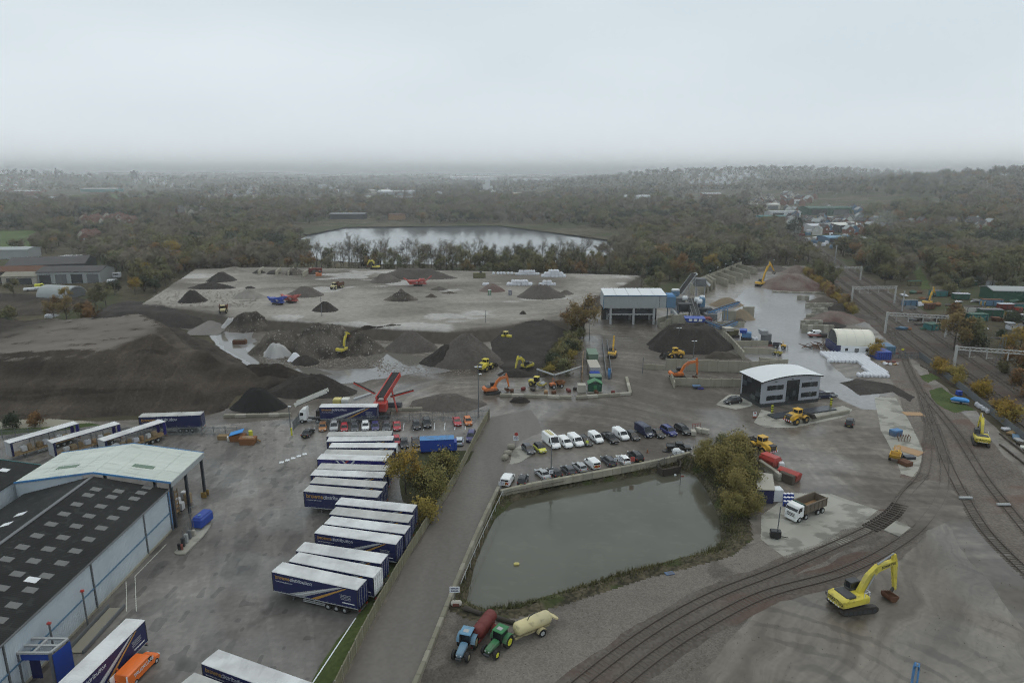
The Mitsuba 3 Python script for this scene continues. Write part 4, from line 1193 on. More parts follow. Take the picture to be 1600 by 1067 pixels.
for k,c,col,lab in[(HATCH,(825.6,700.6),'car_grey','slate grey hatchback at the pale concrete corner of the car park'),(TWOTONE,(843.6,699),'car_lime','lime yellow small car with a black roof'),
(VAN_RACK,(861.5,690.5),'car_white','tall white van with yellow pipes on its roof'),(VAN_S,(883.5,691.5),'car_white','small white van beside the tall van with roof pipes'),
(VAN,(899.5,688.5),'car_white','long white panel van beside a black car and the worker'),(ESTATE,(914.5,688),'car_black','black estate car with a worker standing at its bonnet'),
(VAN_S,(931,684),'car_white','white van between the black estate and the black pickup'),(PICKUP,(953.5,684),'car_black','black pickup with an open bed between two white vans'),
(VAN,(970,679),'car_white','last white van of the upper row, beside a black car'),(HATCH,(988.4,679.8),'car_black','black hatchback squeezed between a white van and a dark van'),
(VAN_STRIPE,(1006.6,674),'car_navy','dark navy van with white bonnet stripes'),(SALOON,(1027,676),'car_black','black saloon between the striped van and a blue car'),
(SUV,(1044.8,673),'car_blue','bright blue people carrier near the end of the upper row'),(SUV,(1066.6,671),'car_black','boxy black off roader at the end of the upper row')]:
 put(k,'parked_van'if 'van'in lab.split()[:4]or 'van with'in lab else 'parked_car',lab,'van'if k in(VAN_RACK,VAN_S,VAN,VAN_STRIPE)else 'pickup'if k is PICKUP else 'car',c,fr,ROW_C,P(col))
for k,c,col,lab,q in[(SALOON,(848,739),'car_silver','silver pink saloon parked behind the white notice post',0),(HATCH,(866,736.8),'car_black','black hatchback with a pale blue roof',0),
(HATCH,(887.4,733),'car_grey','dark grey hatchback beside a silver one above the pond',0),(HATCH,(905.4,728),'car_silver','silver hatchback beside the van with chevrons',0),
(VAN_CHEV,(925,723),'car_white','white van with yellow chevrons amid the lower row',1),(ESTATE,(950.5,718.7),'car_grey','dark slate estate behind the pair of white notices',0),
(HATCH,(973.7,716.5),'car_white','white coupe beside the red warning board',0),(SUV,(992.9,712),'car_black','charcoal off roader at the end of the lower row',0)]:
 put(k,'parked_van'if q else 'parked_car',lab,'van'if q else 'car',c,((c[0]+8,c[1]+7.5),(c[0]-8,c[1]-6.5)),ROW_D,{'PAINT':col})
put(VAN_CHEV,'parked_van','white van with yellow chevrons at the very corner of the pond','van',(793.5,748.5),((789,757),(799,741)),None,P('car_white'))
put(HATCH,'parked_car','black hatchback beside the van at the pond corner','car',(817,748),((814,756),(820,740)),None,P('car_black'))
put(PICKUP,'parked_car','dark pickup with a covered bed parked by the pump platform','pickup',(1060.5,698.5),((1047,698),(1075,699)),None,P('car_black'))
put(SUV,'parked_car','charcoal off roader at the glazed end of the office','car',(1145,626),((1158,624),(1133,627)),None,P('car_black'))
put(SUV,'parked_car','navy off roader tucked behind the office corner','car',(1285.5,617.5),((1278,618),(1294,617)),None,P('car_navy'))
put(HATCH,'parked_car','silver car partly hidden behind the navy off roader','car',(1297,615.5),((1290,616.2),(1304,615)),None,P('car_silver'))
put(LIT_SUV,'moving_car','dark off roader driving off with red tail lights lit','car',(1328,660),((1325,669),(1332,650)),None,P('car_black'))
put(VAN_S,'parked_van','white van parked before the block bays','van',(1272,520.5),((1282,520.5),(1262,520.5)),None,P('car_white'))
put(van_kit(5.5,1.95,2.05,1.5),'repair_van','orange repair van with lettered side and open rear doors','van',(216,1040),((193,1066),(238,1020)),None,P('van_orange'),h=1.0)
_k=[q for q in scene if q.startswith('repair_van__')]
o=at(216,1040,1.0);ya=yaw_of(at(193,1066,1),at(238,1020,1))
_m=MB().box((-2.45,-.78,1.15),(1.0,.05,1.5),rz=.0).box((-2.95,.95,1.15),(.9,.05,1.5))
_v,_f=_m.mesh();part('repair_van','rear_door',(spin(_v,ya)+[o[0],o[1],0],_f),'car_white')
_t=meshkit.text_mesh('TRUCKCARE',.42,.012,True);_v=np.array(_t.vertices);_v=np.c_[-2.0+_v[:,0],-.985-_v[:,2],1.1+_v[:,1]]
part('repair_van','lettering',(spin(_v,ya)+[o[0],o[1],0],np.array(_t.faces)),'lettering_white')

# the trailers drawn up in the lorry yard: near roof edge, label
TR,TR_PLAIN,TR_BIG,TR_CROSS,TR_GREY,TR_WDOOR=trailer_kit(),trailer_kit(letters=0,roof='trailer_roof_grey'),trailer_kit(letters=2,stripes=False,roof='trailer_roof_grey'),trailer_kit(letters=0,stripes=False,body='purple_blue',cross=True),trailer_kit(letters=0,stripes=False,roof='trailer_roof_grey'),trailer_kit(doors='white_paint')
GRP='curtain sided trailers drawn up side by side in the yard'

def trailer(kit,a,b,label,group=GRP,back=1,H=4.22,paint=None):
 """a and b: the ends of the roof edge nearer to the camera, front end first"""
 p,q=at(*a,H),at(*b,H)
 yaw=yaw_of(q,p)
 n=np.array([math.sin(yaw),-math.cos(yaw)])  # away from the lettered side
 c=(p+q)[:2]/2+n*1.275
 return place(kit,'curtain_trailer',label,'trailer',group,(c[0],c[1],0),yaw,paint=paint)

LIST=[(TR_GREY,(509.5,681.5),(612,679.5),'dull grey roofed trailer, farthest of the upper rank'),(TR,(509.7,689.3),(614,687.5),'bright white roofed trailer, second farthest of the upper rank'),
(TR_WDOOR,(513.3,698.8),(618.7,698.8),'white roofed trailer with a white tail, third farthest in the upper rank'),(TR_PLAIN,(504.5,709.3),(612,711),'pale roofed trailer just behind the one with crossed flag stripes'),
(TR_CROSS,(495.7,716.8),(603,719.8),'violet trailer with white and red crossed flag stripes'),(TR_PLAIN,(495,731.8),(606,735.2),'grey roofed trailer in front of the flag striped one'),
(TR,(485.5,741.8),(597.7,746),'grey roofed trailer third nearest in the upper rank'),(TR_PLAIN,(483.5,753.8),(598.5,761.8),'white roofed trailer behind the one with the big name'),
(TR_BIG,(473.3,766.7),(590,776.8),'dull roofed trailer with extra large gold and white name, nearest of the upper rank'),
(TR,(522.6,786.9),(645.2,799.2),'white roofed trailer, farthest of the four in the middle rank'),(TR_PLAIN,(513.4,802.2),(639,816),'bright roofed trailer, second farthest of the middle rank'),
(TR,(504.2,817.2),(634.5,833.5),'grey roofed trailer behind the lettered front one of the middle rank'),(TR,(492,832),(617.6,849.7),'lettered trailer at the front of the middle rank of four'),
(TR,(462.8,859.5),(594.6,879.5),'white roofed trailer, rearmost of the nearest three'),(TR_WDOOR,(450.6,875.8),(584,901.8),'trailer with white rear doors, middle of the nearest three'),
(TR,(424.5,892.3),(557.9,920.8),'lettered navy trailer with striped side, front of the nearest three')]
for k,a,b,lab in LIST:trailer(k,a,b,lab)
trailer(TR,(316,1036),(462,1090),'lettered trailer cut off by the bottom edge of the view',None)
trailer(TR_GREY,(283,1077),(420,1130),'trailer showing only its roof corner at the bottom edge',None)
trailer(TR,(120,1073),(209,985),'white roofed trailer backed against the warehouse loading bay',None)
trailer(TR_BIG,(214.5,651.5),(314.5,648),'lone lettered trailer parked at the foot of the earth mound',None)
p1,p2=at(497.5,635.5,4.22),at(589.5,635,4.22)
trailer(TR,(497.5,636),(589.5,635.5),'lettered trailer coupled to the white lorry cab',None)
place(tractor_unit_kit(),'lorry_cab','white lorry cab hauling the lettered trailer along the fence','lorry',None,(p1[0]-2.2,p1[1]+1.275,0),math.pi,paint=P('white_paint'))
OPEN=open_trailer_kit()
for OI,(a,b,lab)in enumerate([((13.5,692.8),(124,661),'open sided trailer with violet folded curtains, nearest the weedy bank'),((82,692),(187.5,662),'open sided trailer between two others, boxes and blue sheet aboard'),
((160,690),(261,657.5),'open sided trailer loaded with wrapped bundles next to the pale canopy')]):
 p,q=at(*a,4.2),at(*b,4.2)
 y=yaw_of(q,p);n=np.array([math.sin(y),-math.cos(y)])
 c=(p+q)[:2]/2+n*1.275
 place(OPEN,'open_trailer',lab,'trailer','open sided trailers being loaded',(c[0],c[1],0),y)
 g=np.random.default_rng(int(a[0]))
 for j in range(7):
  t=-4.6+1.45*j+g.uniform(-.2,.2)
  x,yy=c[0]+math.cos(y)*t,c[1]+math.sin(y)*t
  sz=g.uniform(.8,1.3,3)
  solo('wrapped_load',MB().rbox((x,yy,1.21+sz[2]/2),sz,.15,rz=y+g.uniform(-.2,.2)),['card','wrap','tan','bag_dull','timber'][j%5],f'{["brown boxed", "clear wrapped", "tan bundled", "grey sheeted", "wooden crated", "second brown boxed", "second clear wrapped"][j]} load on the {["violet curtained", "middle", "canopy side"][OI]} open trailer deck','load','loads on the open sided trailers')

  # blue box body, tanks and odds behind the trailers
k=Kit()
k.add('box_body',MB().rbox((0,0,1.75),(7.2,2.4,2.6),.05),'royal_blue');k.add('roof',MB().rbox((0,0,3.08),(7.3,2.5,.08),.03),'sky_blue')
k.add('end_panel',MB().rbox((-3.9,0,1.4),(.6,2.3,1.9),.05),'royal_blue');k.add('base_frame',MB().box((0,0,.3),(7.2,2.0,.3)),'dark_grey')
put(k,'box_container','bright blue box body standing among the parked cars','container',(683,694),((706,693),(660,695)),h=1.6)

# earthmovers
LOADER,DOZER=loader_kit('loader_yellow'),dozer_kit('digger_yellow')
put(LOADER,'wheel_loader','yellow wheel loader with striped tail in front of the office','loader',(1246,652),((1232,655),(1264,648)),h=1.3)
put(LOADER,'wheel_loader','yellow wheel loader beside the red skips and pond bushes','loader',(1190,696),((1208,704),(1174,688)),h=1.3)
put(loader_kit('loader_yellow',.95,.2,False),'wheel_loader','yellow wheel loader before the black heap, behind the panel wall','loader',(1054,553.5),((1066,553),(1042,554)),h=1.2)
put(loader_kit('digger_yellow',1,.2,False),'wheel_loader','pale yellow wheel loader crossing the mud by the grey heap','loader',(759,572),((750,576),(772,566)),h=1.2)
put(DOZER,'bulldozer','yellow bulldozer on the dark ramp below the stockyard','bulldozer',(792,525),((783,524),(803,528)),h=1.4,z=1.0)
BIG=excavator_kit('digger_yellow',1.13,tip=(6.3,1.35),turn=.15,name_panel='KOMATSU')
put(BIG,'excavator','large yellow excavator with a rusty bucket standing in shallow water','excavator',(1333,934),((1320,944),(1400,925)),h=1.5)
put(excavator_kit('digger_yellow',1.0,boom=((.5,1.7),(1.5,3.9),(2.6,4.9),(4.9,4.6)),tip=(6.1,1.9),name_panel='KOMATSU'),'excavator','yellow excavator beside the siding with its arm reaching away','excavator',(1533,683),((1537,692),(1519,648)),h=1.5)
put(excavator_kit('orange_paint',.95,tip=(6.0,1.0),rails=False),'excavator','orange excavator between the two panel walls','excavator',(1060,584),((1053,583.5),(1093,582)),h=1.4)
put(excavator_kit('orange_paint',.9,boom=((.5,1.7),(1.6,3.6),(2.6,4.6),(4.6,4.9)),tip=(5.3,1.6),rails=False),'excavator','orange excavator at the corner of the block walled pad','excavator',(769,607),((762,608),(800,604)),h=1.4)
put(excavator_kit('digger_yellow',.9,boom=((.5,1.7),(1.3,3.6),(2.2,4.5),(4.0,4.6)),tip=(5.0,1.2),rails=False),'excavator','yellow excavator digging at the dark bank by the ditch','excavator',(822,571),((828,568),(806,574)),h=1.4)
put(excavator_kit('digger_yellow',.9,boom=((.5,1.7),(.9,4.2),(1.6,5.6),(2.6,7.0)),tip=(4.4,6.2),rails=False),'excavator','yellow excavator among the rubble heaps with raised boom','excavator',(536,545),((533,547),(548,541)),h=1.4,z=1.0)
put(excavator_kit('digger_yellow',1.0,boom=((.5,1.7),(.9,3.9),(1.8,4.9),(4.4,4.4)),tip=(5.6,2.2),rails=False),'excavator','yellow excavator at the far edge of the stockyard by the lake trees','excavator',(586,417),((594,418),(570,416)),h=1.4,z=4)
put(excavator_kit('loader_yellow',1.15,boom=((.5,1.7),(2.0,5.6),(3.6,8.6),(5.2,10.2)),tip=(8.6,6.4),grab=True,rails=False),'excavator','long armed orange yellow excavator working the red stone heap','excavator',(1189,443),((1182,444),(1204,441)),h=1.5)
put(excavator_kit('loader_yellow',.9,boom=((.5,1.7),(1.0,3.6),(1.6,4.9),(1.9,6.4)),tip=(2.4,3.2),rails=False,cover='track_iron'),'excavator','rusty excavator with folded boom beside the green roofed shed','excavator',(957,551),((953,556),(962,538)),h=1.4,paint={'loader_yellow':'loader_yellow'})
put(dump_truck_kit('cream_paint'),'dump_truck','dusty articulated dump truck crossing the stockyard','dump truck',(527,446),((537,443),(515,449)),h=1.5,z=4)
put(dump_truck_kit('cream_paint'),'dump_truck','pale yellow dump truck coming down the haul ramp','dump truck',(349,482),((352,476),(347,488)),h=1.5,z=4)
put(road_roller_kit('digger_yellow'),'road_roller','yellow road roller parked on the block walled pad','road roller',(838,597),((822,595),(852,600)),h=1.2)
put(site_dumper_kit(),'site_dumper','orange site dumper beside the yellow roller','dumper',(869,599),((858,600),(880,597)),h=1.2)
put(site_dumper_kit(),'skid_loader','small yellow loader on the concrete pad beside the sidings','loader',(1400,710),((1404,701),(1397,718)),h=1.0,paint={'orange_paint':'loader_yellow','rust_orange':'loader_yellow'})
put(site_dumper_kit(),'forklift','yellow telescopic handler on the wet apron by the bag crew','forklift',(1219,540),((1226,541),(1212,539)),h=1.0,paint={'orange_paint':'loader_yellow','rust_orange':'graphite'})
put(site_dumper_kit(),'forklift','small yellow forklift below the telescopic handler','forklift',(1214,551),((1208,550),(1218,552)),h=.8,s=.7,paint={'orange_paint':'digger_yellow','rust_orange':'digger_yellow'})
put(tipper_kit(),'tipper_truck','white cabbed tipper truck with a rusty open body on the concrete pad','truck',(1259,793),((1290,781),(1234,803)),h=1.4)
put(farm_tractor_kit('pale_blue','cream_paint'),'farm_tractor','blue farm tractor with dusty cream wheels','tractor',(727,1004),((737,985),(716,1024)),h=1.2)
put(farm_tractor_kit('green_paint','lime_yellow'),'farm_tractor','green farm tractor with yellow wheels','tractor',(778,1000),((788,985),(757,1015)),h=1.2)
put(tanker_kit('dark_red','light_grey',4.0,.85,False),'slurry_tanker','rusty red slurry tanker behind the blue tractor','tanker',(757,975),((766,962),(748,985)),h=1.6)
put(tanker_kit('cream_paint','light_grey',4.8,.9),'water_tanker','cream yellow bowser trailer on the gravel beside the pond','tanker',(832,974),((856,964),(806,985)),h=1.6)
# the blue arm rising from below
put(excavator_kit('sky_blue',1.1,boom=((.5,1.7),(.9,4.6),(1.3,6.4),(2.2,8.4)),tip=(3.4,7.2),bucket=0,rails=False),'excavator','blue excavator of which only the boom top shows at the bottom edge','excavator',(1412,1165),((1412,1165),(1414,1130)),h=1.4)

# people
put(person_kit('hi_vis','graphite','lettering_white',0,.4),'person','person in a yellow hi-vis jacket and white helmet by a black car','person',(917.5,692),((917,690),(918,694)),h=.9)
put(person_kit('hi_vis_orange','hi_vis_orange','hi_vis_orange',.5,1.0),'person','person in orange overalls bending beside the trailer wheels','person',(174,1054),((180,1050),(165,1058)),h=.9)
put(person_kit('hi_vis_orange','hi_vis_orange','hi_vis_orange',.05,.5),'person','person in orange overalls standing behind the repair van','person',(184,1055),((178,1058),(190,1052)),h=.9)
put(person_kit('hi_vis','hi_vis_orange','hi_vis',.3,1.0),'person','person in a yellow jacket leaning into the repair van','person',(203,1059),((195,1066),(212,1050)),h=.9)
put(person_kit('lettering_white','light_grey','lettering_white',0,.5),'person','person in white beside the telescopic handler','person',(1231,541),((1231,540),(1228,543)),h=.9)
# ------------------------------------------------------------------ buildings and walls
def loc(m,pos,yaw=0.0):
 v,f=mesh_of(m)
 return spin(v,yaw)+np.array([pos[0],pos[1],pos[2]if len(pos)>2 else 0.0]),f

def ribbed(p,q,z0,z1,pitch=.33,depth=.05):
 """profiled sheet between two plan points"""
 p,q=np.array(p,float),np.array(q,float)
 L=np.linalg.norm(q-p);d=(q-p)/L;n=np.array([d[1],-d[0]])
 k=max(2,int(L/pitch))
 s=np.linspace(0,L,k*4+1)
 o=np.array([0,0,depth,depth]*k+[0])
 c=p+d*s[:,None]+n*o[:,None]
 m=len(c)
 v=np.vstack([np.c_[c,np.full(m,z0)],np.c_[c,np.full(m,z1)]])
 i=np.arange(m-1)
 return v,np.stack([i,i+1,i+1+m,i+m],1)

 # ---- the warehouse whose long wall runs away from the viewer
WX,WR,WW=-57.2,-69.2,-81.2
WY0,WY1=18.0,104.0
wh=thing('warehouse','long warehouse with a black roof dotted with grey rooflights and a pale ribbed wall','warehouse')
EZ,RZ,VZ=7.3,9.6,6.4
part(wh,'roof',MB().prism([(WX+.25,EZ),(WX+.25,EZ+.12),(WR,RZ+.12),(WW,VZ+.12),(WW,VZ),(WR,RZ)],WY0,WY1),'black_roof')
part(wh,'ridge_cap',MB().box((WR,(WY0+WY1)/2,RZ+.15),(.55,WY1-WY0,.10)),'mid_grey')
for y0,y1 in((WY0,50.0),(50.1,66.0),(66.1,82.4),(82.5,96.0),(96.1,WY1-.3)):
 part(wh,'cladding_panel',ribbed((WX,y0),(WX,y1),0.25,EZ),'cladding')
 part(wh,'downpipe',MB().box((WX+.16,y1+.05,EZ/2),(.14,.14,EZ-.4)),'mid_grey')
part(wh,'gutter',MB().box((WX+.32,(WY0+WY1)/2,EZ-.02),(.22,WY1-WY0,.18)),'mid_grey')
part(wh,'blue_rail',MB().box((WX+.13,(60+WY1)/2,3.3),(.12,WY1-60,.16)),'shed_blue',label='blue line at half height of the wall')
part(wh,'plinth',MB().box((WX+.03,(WY0+WY1)/2,.15),(.22,WY1-WY0,.36)),'concrete_wall')
part(wh,'corner_trim',MB().box((WX+.1,WY1-.1,EZ/2),(.3,.35,EZ)),'sky_blue')

def on_roof(px,py):
 z=8.5
 for _ in range(12):
  p=at(px,py,z)
  z=EZ+(WX-p[0])/(WX-WR)*(RZ-EZ)if p[0]>WR else RZ-(WR-p[0])/(WR-WW)*(RZ-VZ)
 return p[0],p[1],z

sl,sw=math.atan2(RZ-EZ,WX-WR),-math.atan2(RZ-VZ,WR-WW)
for cx,cy in[(490,83),(605,93),(752,73),(450,113),(570,122),(720,101),(392,160),(515,170),(685,131),(328,209),(455,219),(632,180),(262,261),(390,271),(577,229),(190,320),(322,329),(518,281),
(115,378),(247,388),(453,338),(35,440),(173,449),(385,398),(90,515),(237,525),(315,460),(10,587),(165,545),(155,597),(70,675),(0,750),(105,210),(32,262)]:
 x,y,z=on_roof(cx/3.2625,740+cy/3.2625)
 bright=(cx,cy)in((105,210),(32,262),(165,545))
 part(wh,'rooflight',MB().box((x,y,z+.14),(1.5,1.1,.07),tilt=sl if x>WR else sw),'shed_white'if bright else 'roof_glass')

 # ---- the pale canopy at its far end
CX0,CX1,CY0,CY1,CE,CR=-82.6,-56.6,104.3,116.6,8.4,10.2
cn=thing('loading_canopy','pale green grey roofed loading canopy open on columns at the end of the black roof','canopy')
for x0,z0,x1,z1 in((CX1,CE,WR,CR),(WR,CR,CX0,CE)):
 n=4
 for i in range(n):
  a,b=i/n,(i+1)/n
  xa,za,xb,zb=x0+(x1-x0)*a,z0+(z1-z0)*a,x0+(x1-x0)*b,z0+(z1-z0)*b
  s_=.03 if x1<x0 else.03
  part(cn,'roof_sheet',MB().prism([(xa-s_,za),(xb+s_,zb),(xb+s_,zb+.10),(xa-s_,za+.10)],CY0,CY1),'pale_roof')
 part(cn,'skylight_strip',MB().prism([(x0+(x1-x0)*.38,z0+(z1-z0)*.38+.11),(x0+(x1-x0)*.66,z0+(z1-z0)*.66+.11),(x0+(x1-x0)*.66,z0+(z1-z0)*.66+.15),(x0+(x1-x0)*.38,z0+(z1-z0)*.38+.15)],CY0+3.6,CY0+4.7),'sage_green')
for y in(CY0-.06,CY1+.06):
 part(cn,'edge_trim',MB().bar((CX1,y,CE+.02),(WR,y,CR+.02),.12,.32).bar((WR,y,CR+.02),(CX0,y,CE+.02),.12,.32),'sky_blue')
part(cn,'fascia',MB().box((CX1+.05,(CY0+CY1)/2,CE-.35),(.14,CY1-CY0,.9)),'shed_grey')
part(cn,'end_wall',MB().prism([(WR-2,CR-.5),(CX0+.1,CE-.1),(CX0+.1,3.0),(WR-2,3.0)],CY0+.12,CY0+.2),'cladding')
part(cn,'side_wall',ribbed((CX0+.1,CY0),(CX0+.1,CY1),.2,CE),'cladding')
for x in(CX1-.35,):
 for y in(CY0+.5,CY0+5.6,CY1-.5):part(cn,'column',MB().box((x,y,CE/2-.2),(.42,.42,CE-.4)),'graphite')
for x in(-66,-75):part(cn,'column',MB().box((x,CY1-.5,4.4),(.42,.42,8.8)),'graphite')
part(cn,'column_guard',MB().box((CX1-.35,CY1-1.05,.55),(1.0,.1,1.1)).box((CX1-.35,CY1+.05,.55),(1.0,.1,1.1)),'loader_yellow')
g=np.random.default_rng(5)
rk=thing('pallet_rack','timber racking stacked under the pale canopy','rack')
for x in(-58.6,-60.2):
 for y in np.arange(CY0+.9,CY0+5.5,1.1):part(rk,'upright',MB().box((x,y,2.4),(.12,.12,4.8)),'timber')
for z in(.6,1.5,2.4,3.3,4.2):part(rk,'shelf',MB().box((-59.4,CY0+3.1,z),(1.6,4.8,.12)),'tan')
for i in range(4):
 solo('wrapped_pallet',MB().rbox((-59-1.3*(i%2),CY0+6.6+1.4*i,.8),(1.1,1.1,1.4+.3*(i%3)),.1),['wrap','bag_white','card','wrap'][i],['wrapped pallet next to the middle canopy column','white wrapped pallet under the canopy','cardboard pallet under the canopy','clear wrapped pallet by the far canopy column'][i],'pallet')

 # ---- neighbouring black roofed shed
nb=thing('black_shed','second black roofed shed behind the warehouse valley','shed')
part(nb,'roof',MB().prism([(-83.0,8.2),(-83.0,8.35),(-98,10.6),(-112,8.35),(-112,8.2),(-98,10.45)],40,111.5),'black_roof')
part(nb,'wall',ribbed((-83.3,40),(-83.3,111.4),.2,8.2),'cladding')
part(nb,'end_wall',MB().prism([(-83.3,.2),(-83.3,8.2),(-98,10.4),(-112,8.2),(-112,.2)],111.2,111.35),'cladding')
part(nb,'edge_trim',MB().bar((-83.0,111.5,8.3),(-98,111.5,10.55),.12,.25).bar((-98,111.5,10.55),(-112,111.5,8.3),.12,.25),'teal_paint')
for i in range(4):
 for j in range(2):part(nb,'rooflight',MB().box((-86.8-5.5*j,108-5.5*i,8.98+.82*j),(1.4,1.1,.07),tilt=.148),'shed_white'if(i+j)%3==0 else 'roof_glass')

 # ---- dock shelter and pipe posts at the foot of the wall
A,B,C_,D_=at(25,1019.6,4.6),at(78,1019.6,4.6),at(105.6,997.7,4.6),at(44.7,997,4.6)
dk=thing('dock_shelter','steel framed loading dock shelter with deep blue side panels','dock shelter')
for a,b in((A,B),(B,C_),(C_,D_),(D_,A),((A+D_)/2,(B+C_)/2),((A+B)/2,(C_+D_)/2)):part(dk,'roof_beam',MB().bar(a,b,.28,.22),'light_grey')
for q in(A,B,C_,D_):part(dk,'post',MB().box((q[0],q[1],2.3),(.3,.3,4.5)),'mid_grey')
part(dk,'side_panel',MB().slab([B[:2]+[.2,0],C_[:2]+[.2,0],C_[:2]+[.26,0],B[:2]+[.26,0]],.4,4.3),'royal_blue')
part(dk,'front_panel',MB().box(((A[0]+B[0])/2,A[1]+.3,3.8),(abs(B[0]-A[0])-.5,.12,.8)),'royal_blue')
part(dk,'inner_panel',MB().box((A[0]+1.0,A[1]+1.2,2.0),(1.2,.12,3.6)),'navy')
ra=thing('dock_ramp','sunken steel dock ramp beside the warehouse wall','ramp')
part(ra,'ramp_plate',MB().box((WX+2.6,78,.12),(1.8,9,.14)),'concrete_block')
for s in(-1,1):part(ra,'guard_bar',MB().box((WX+2.6+s*1.1,78,.4),(.16,9.5,.5)),'mid_grey')
for px,py,t in((99,985,'nearer'),(57,1040,'nearest')):
 q=at(px,py,0)
 pp=thing('red_lamp_post',f'grey post with a red lamp against the warehouse wall, the {"farther" if t == "nearer" else "nearer"} of two','post')
 part(pp,'post',MB().box((WX+.9,q[1]+1,2.6),(.16,.16,5.2)),'mid_grey');part(pp,'lamp',MB().rbox((WX+.9,q[1]+1,5.25),(.5,.4,.3),.08),'red_paint')

 # ---- fuel island
fi=thing('fuel_island','raised concrete island of the yard fuel pumps','island')
part(fi,'island_slab',MB().slab([xy(a,b)for a,b in[(272,864),(276,867),(289,867),(318,838),(332,818),(326,812),(300,834)]],0,.18),'concrete')
q0,q1=at(307,830,0),at(328,812,0);ya=yaw_of(q0,q1);qc=(q0+q1)/2
tk=thing('fuel_tank','bright blue fuel tank on the yard island','tank')
part(tk,'tank_body',loc(MB().rbox((0,0,1.05),(3.6,1.9,1.7),.22),(qc[0],qc[1],.18),ya),'royal_blue')
part(tk,'tank_top',loc(MB().rbox((0,0,1.98),(3.2,1.5,.3),.12),(qc[0],qc[1],.18),ya),'royal_blue')
part(tk,'filler_cap',loc(MB().cyl((-.8,0,2.1),(-.8,0,2.25),.25),(qc[0],qc[1],.18),ya),'sky_blue')
for i,(px,py,mm,lab)in enumerate([(287,855,'dark_grey','dark fuel pump nearest the extinguisher'),(292,849,'light_grey','pale slim fuel pump on the island'),(297,843,'mid_grey','grey fuel pump in the middle of the island'),(303,838,'concrete_pale','squat pale box beside the blue tank')]):
 q=at(px,py,0)
 fp=thing('fuel_pump',lab,'pump')
 part(fp,'cabinet',MB().rbox((q[0],q[1],.18+(.55 if i==3 else.8)),(.55,.5,1.0 if i==3 else 1.55),.08),mm)
 part(fp,'hose_mast',MB().tube([(q[0],q[1]+.2,1.2),(q[0]+.05,q[1]+.2,3.0)],.05),'mid_grey')
q=at(281,860,0)
ex=thing('fire_point','red fire extinguisher point at the tip of the fuel island','fire extinguisher')
part(ex,'stand',MB().rbox((q[0],q[1],.7),(.5,.35,1.1),.05),'black_paint');part(ex,'extinguisher',MB().cyl((q[0]+.4,q[1],.2),(q[0]+.4,q[1],1.1),.17),'red_paint')
q=at(300,828,0)
solo('lamp_post',MB().tube([(q[0],q[1],0),(q[0],q[1],4.2),(q[0]+.5,q[1],4.3)],.06).rbox((q[0]+.6,q[1],4.3),(.5,.3,.15),.05),'mid_grey','thin lamp post on the fuel island','lamp post')

# ---- the office
O,R1,K1=at(1188.7,636.5),at(1278,627.5),at(1172.4,626.4)
oy=yaw_of(O,R1);OL=np.linalg.norm(R1-O);OD=9.2
of=thing('office_building','two storey grey office with a curved white roof and dark glazing','office')

def opart(n,m,mm,label=None,sm=False):return part(of,n,loc(m,O,oy),mm,sm,label)

def arc(x,lo=6.6,hi=7.8):return lo+(hi-lo)*(1-((x-OL*.55)/(OL*.58))**2)

xs=np.linspace(0,OL,25)
opart('wall',MB().prism(np.vstack([np.c_[xs,[arc(x)for x in xs]],[[OL,.9],[0,.9]]]),0,OD),'office_wall')
opart('plinth',MB().box((OL/2,OD/2,.45),(OL+.1,OD+.1,.92)),'dark_grey')
xr=np.linspace(-.5,OL+.6,29)
opart('roof',MB().prism(np.vstack([np.c_[xr,[arc(x)+.22 for x in xr]],np.c_[xr[::-1],[arc(x)+.02 for x in xr[::-1]]]]),-.35,OD+.6),'shed_white')
opart('roof_edge',MB().prism(np.vstack([np.c_[xr,[arc(x)+.20 for x in xr]],np.c_[xr[::-1],[arc(x)-.08 for x in xr[::-1]]]]),-.42,-.36),'dark_grey')
opart('gutter',MB().box((-.5,OD/2,arc(-.5)+.05),(.14,OD+.9,.28)),'dark_grey')
for a,b,z0,z1 in((.08,.36,1.7,2.9),(.08,.36,4.4,5.6),(.68,.955,1.7,2.9),(.68,.955,4.4,5.6)):
 f=opart('window',MB().box((OL*(a+b)/2,-.03,(z0+z1)/2),(OL*(b-a),.1,z1-z0)),'black_paint')
 n=6
 for i in range(n):
  w=OL*(b-a)/n
  part(f,'pane',loc(MB().box((OL*a+w*(i+.5),-.09,(z0+z1)/2),(w-.09,.03,z1-z0-.14)),O,oy),'glass_grey'if i in(3,)else 'glass_dark')
f=opart('entrance_glazing',MB().box((OL*.525,-.03,3.75),(OL*.22,.1,5.7)),'black_paint')
for i in range(4):
 for j in range(4):part(f,'pane',loc(MB().box((OL*(.415+.055*(i+.5)),-.09,1.0+1.40*(j+.5)),(OL*.055-.1,.03,1.28)),O,oy),'glass_grey'if(i*3+j)%7==0 else 'glass_dark')
f=opart('end_glazing',MB().box((-.03,OD*.5,3.7),(.1,OD*.86,5.6)),'black_paint')
for i in range(4):
 for j in range(4):part(f,'pane',loc(MB().box((-.09,OD*(.07+.215*(i+.5)),1.0+1.38*(j+.5)),(.03,OD*.215-.1,1.26)),O,oy),'glass_grey'if(i+j)%4==1 else 'glass_dark')
for x in(.22,.5,.82):opart('wall_lamp',MB().rbox((OL*x,-.18,6.6+.4*(x==.5)),(.5,.2,.16),.05),'dark_grey')
wb=thing('weighbridge_deck','dark weighbridge deck with a concrete kerb in front of the office','weighbridge')
a,b=at(1205,652),at(1300,638)
part(wb,'deck',loc(MB().box((0,0,.2),(np.linalg.norm(b-a),3.0,.3)),(a+b)/2,yaw_of(a,b)),'graphite')
a,b=at(1236,664),at(1326,645)
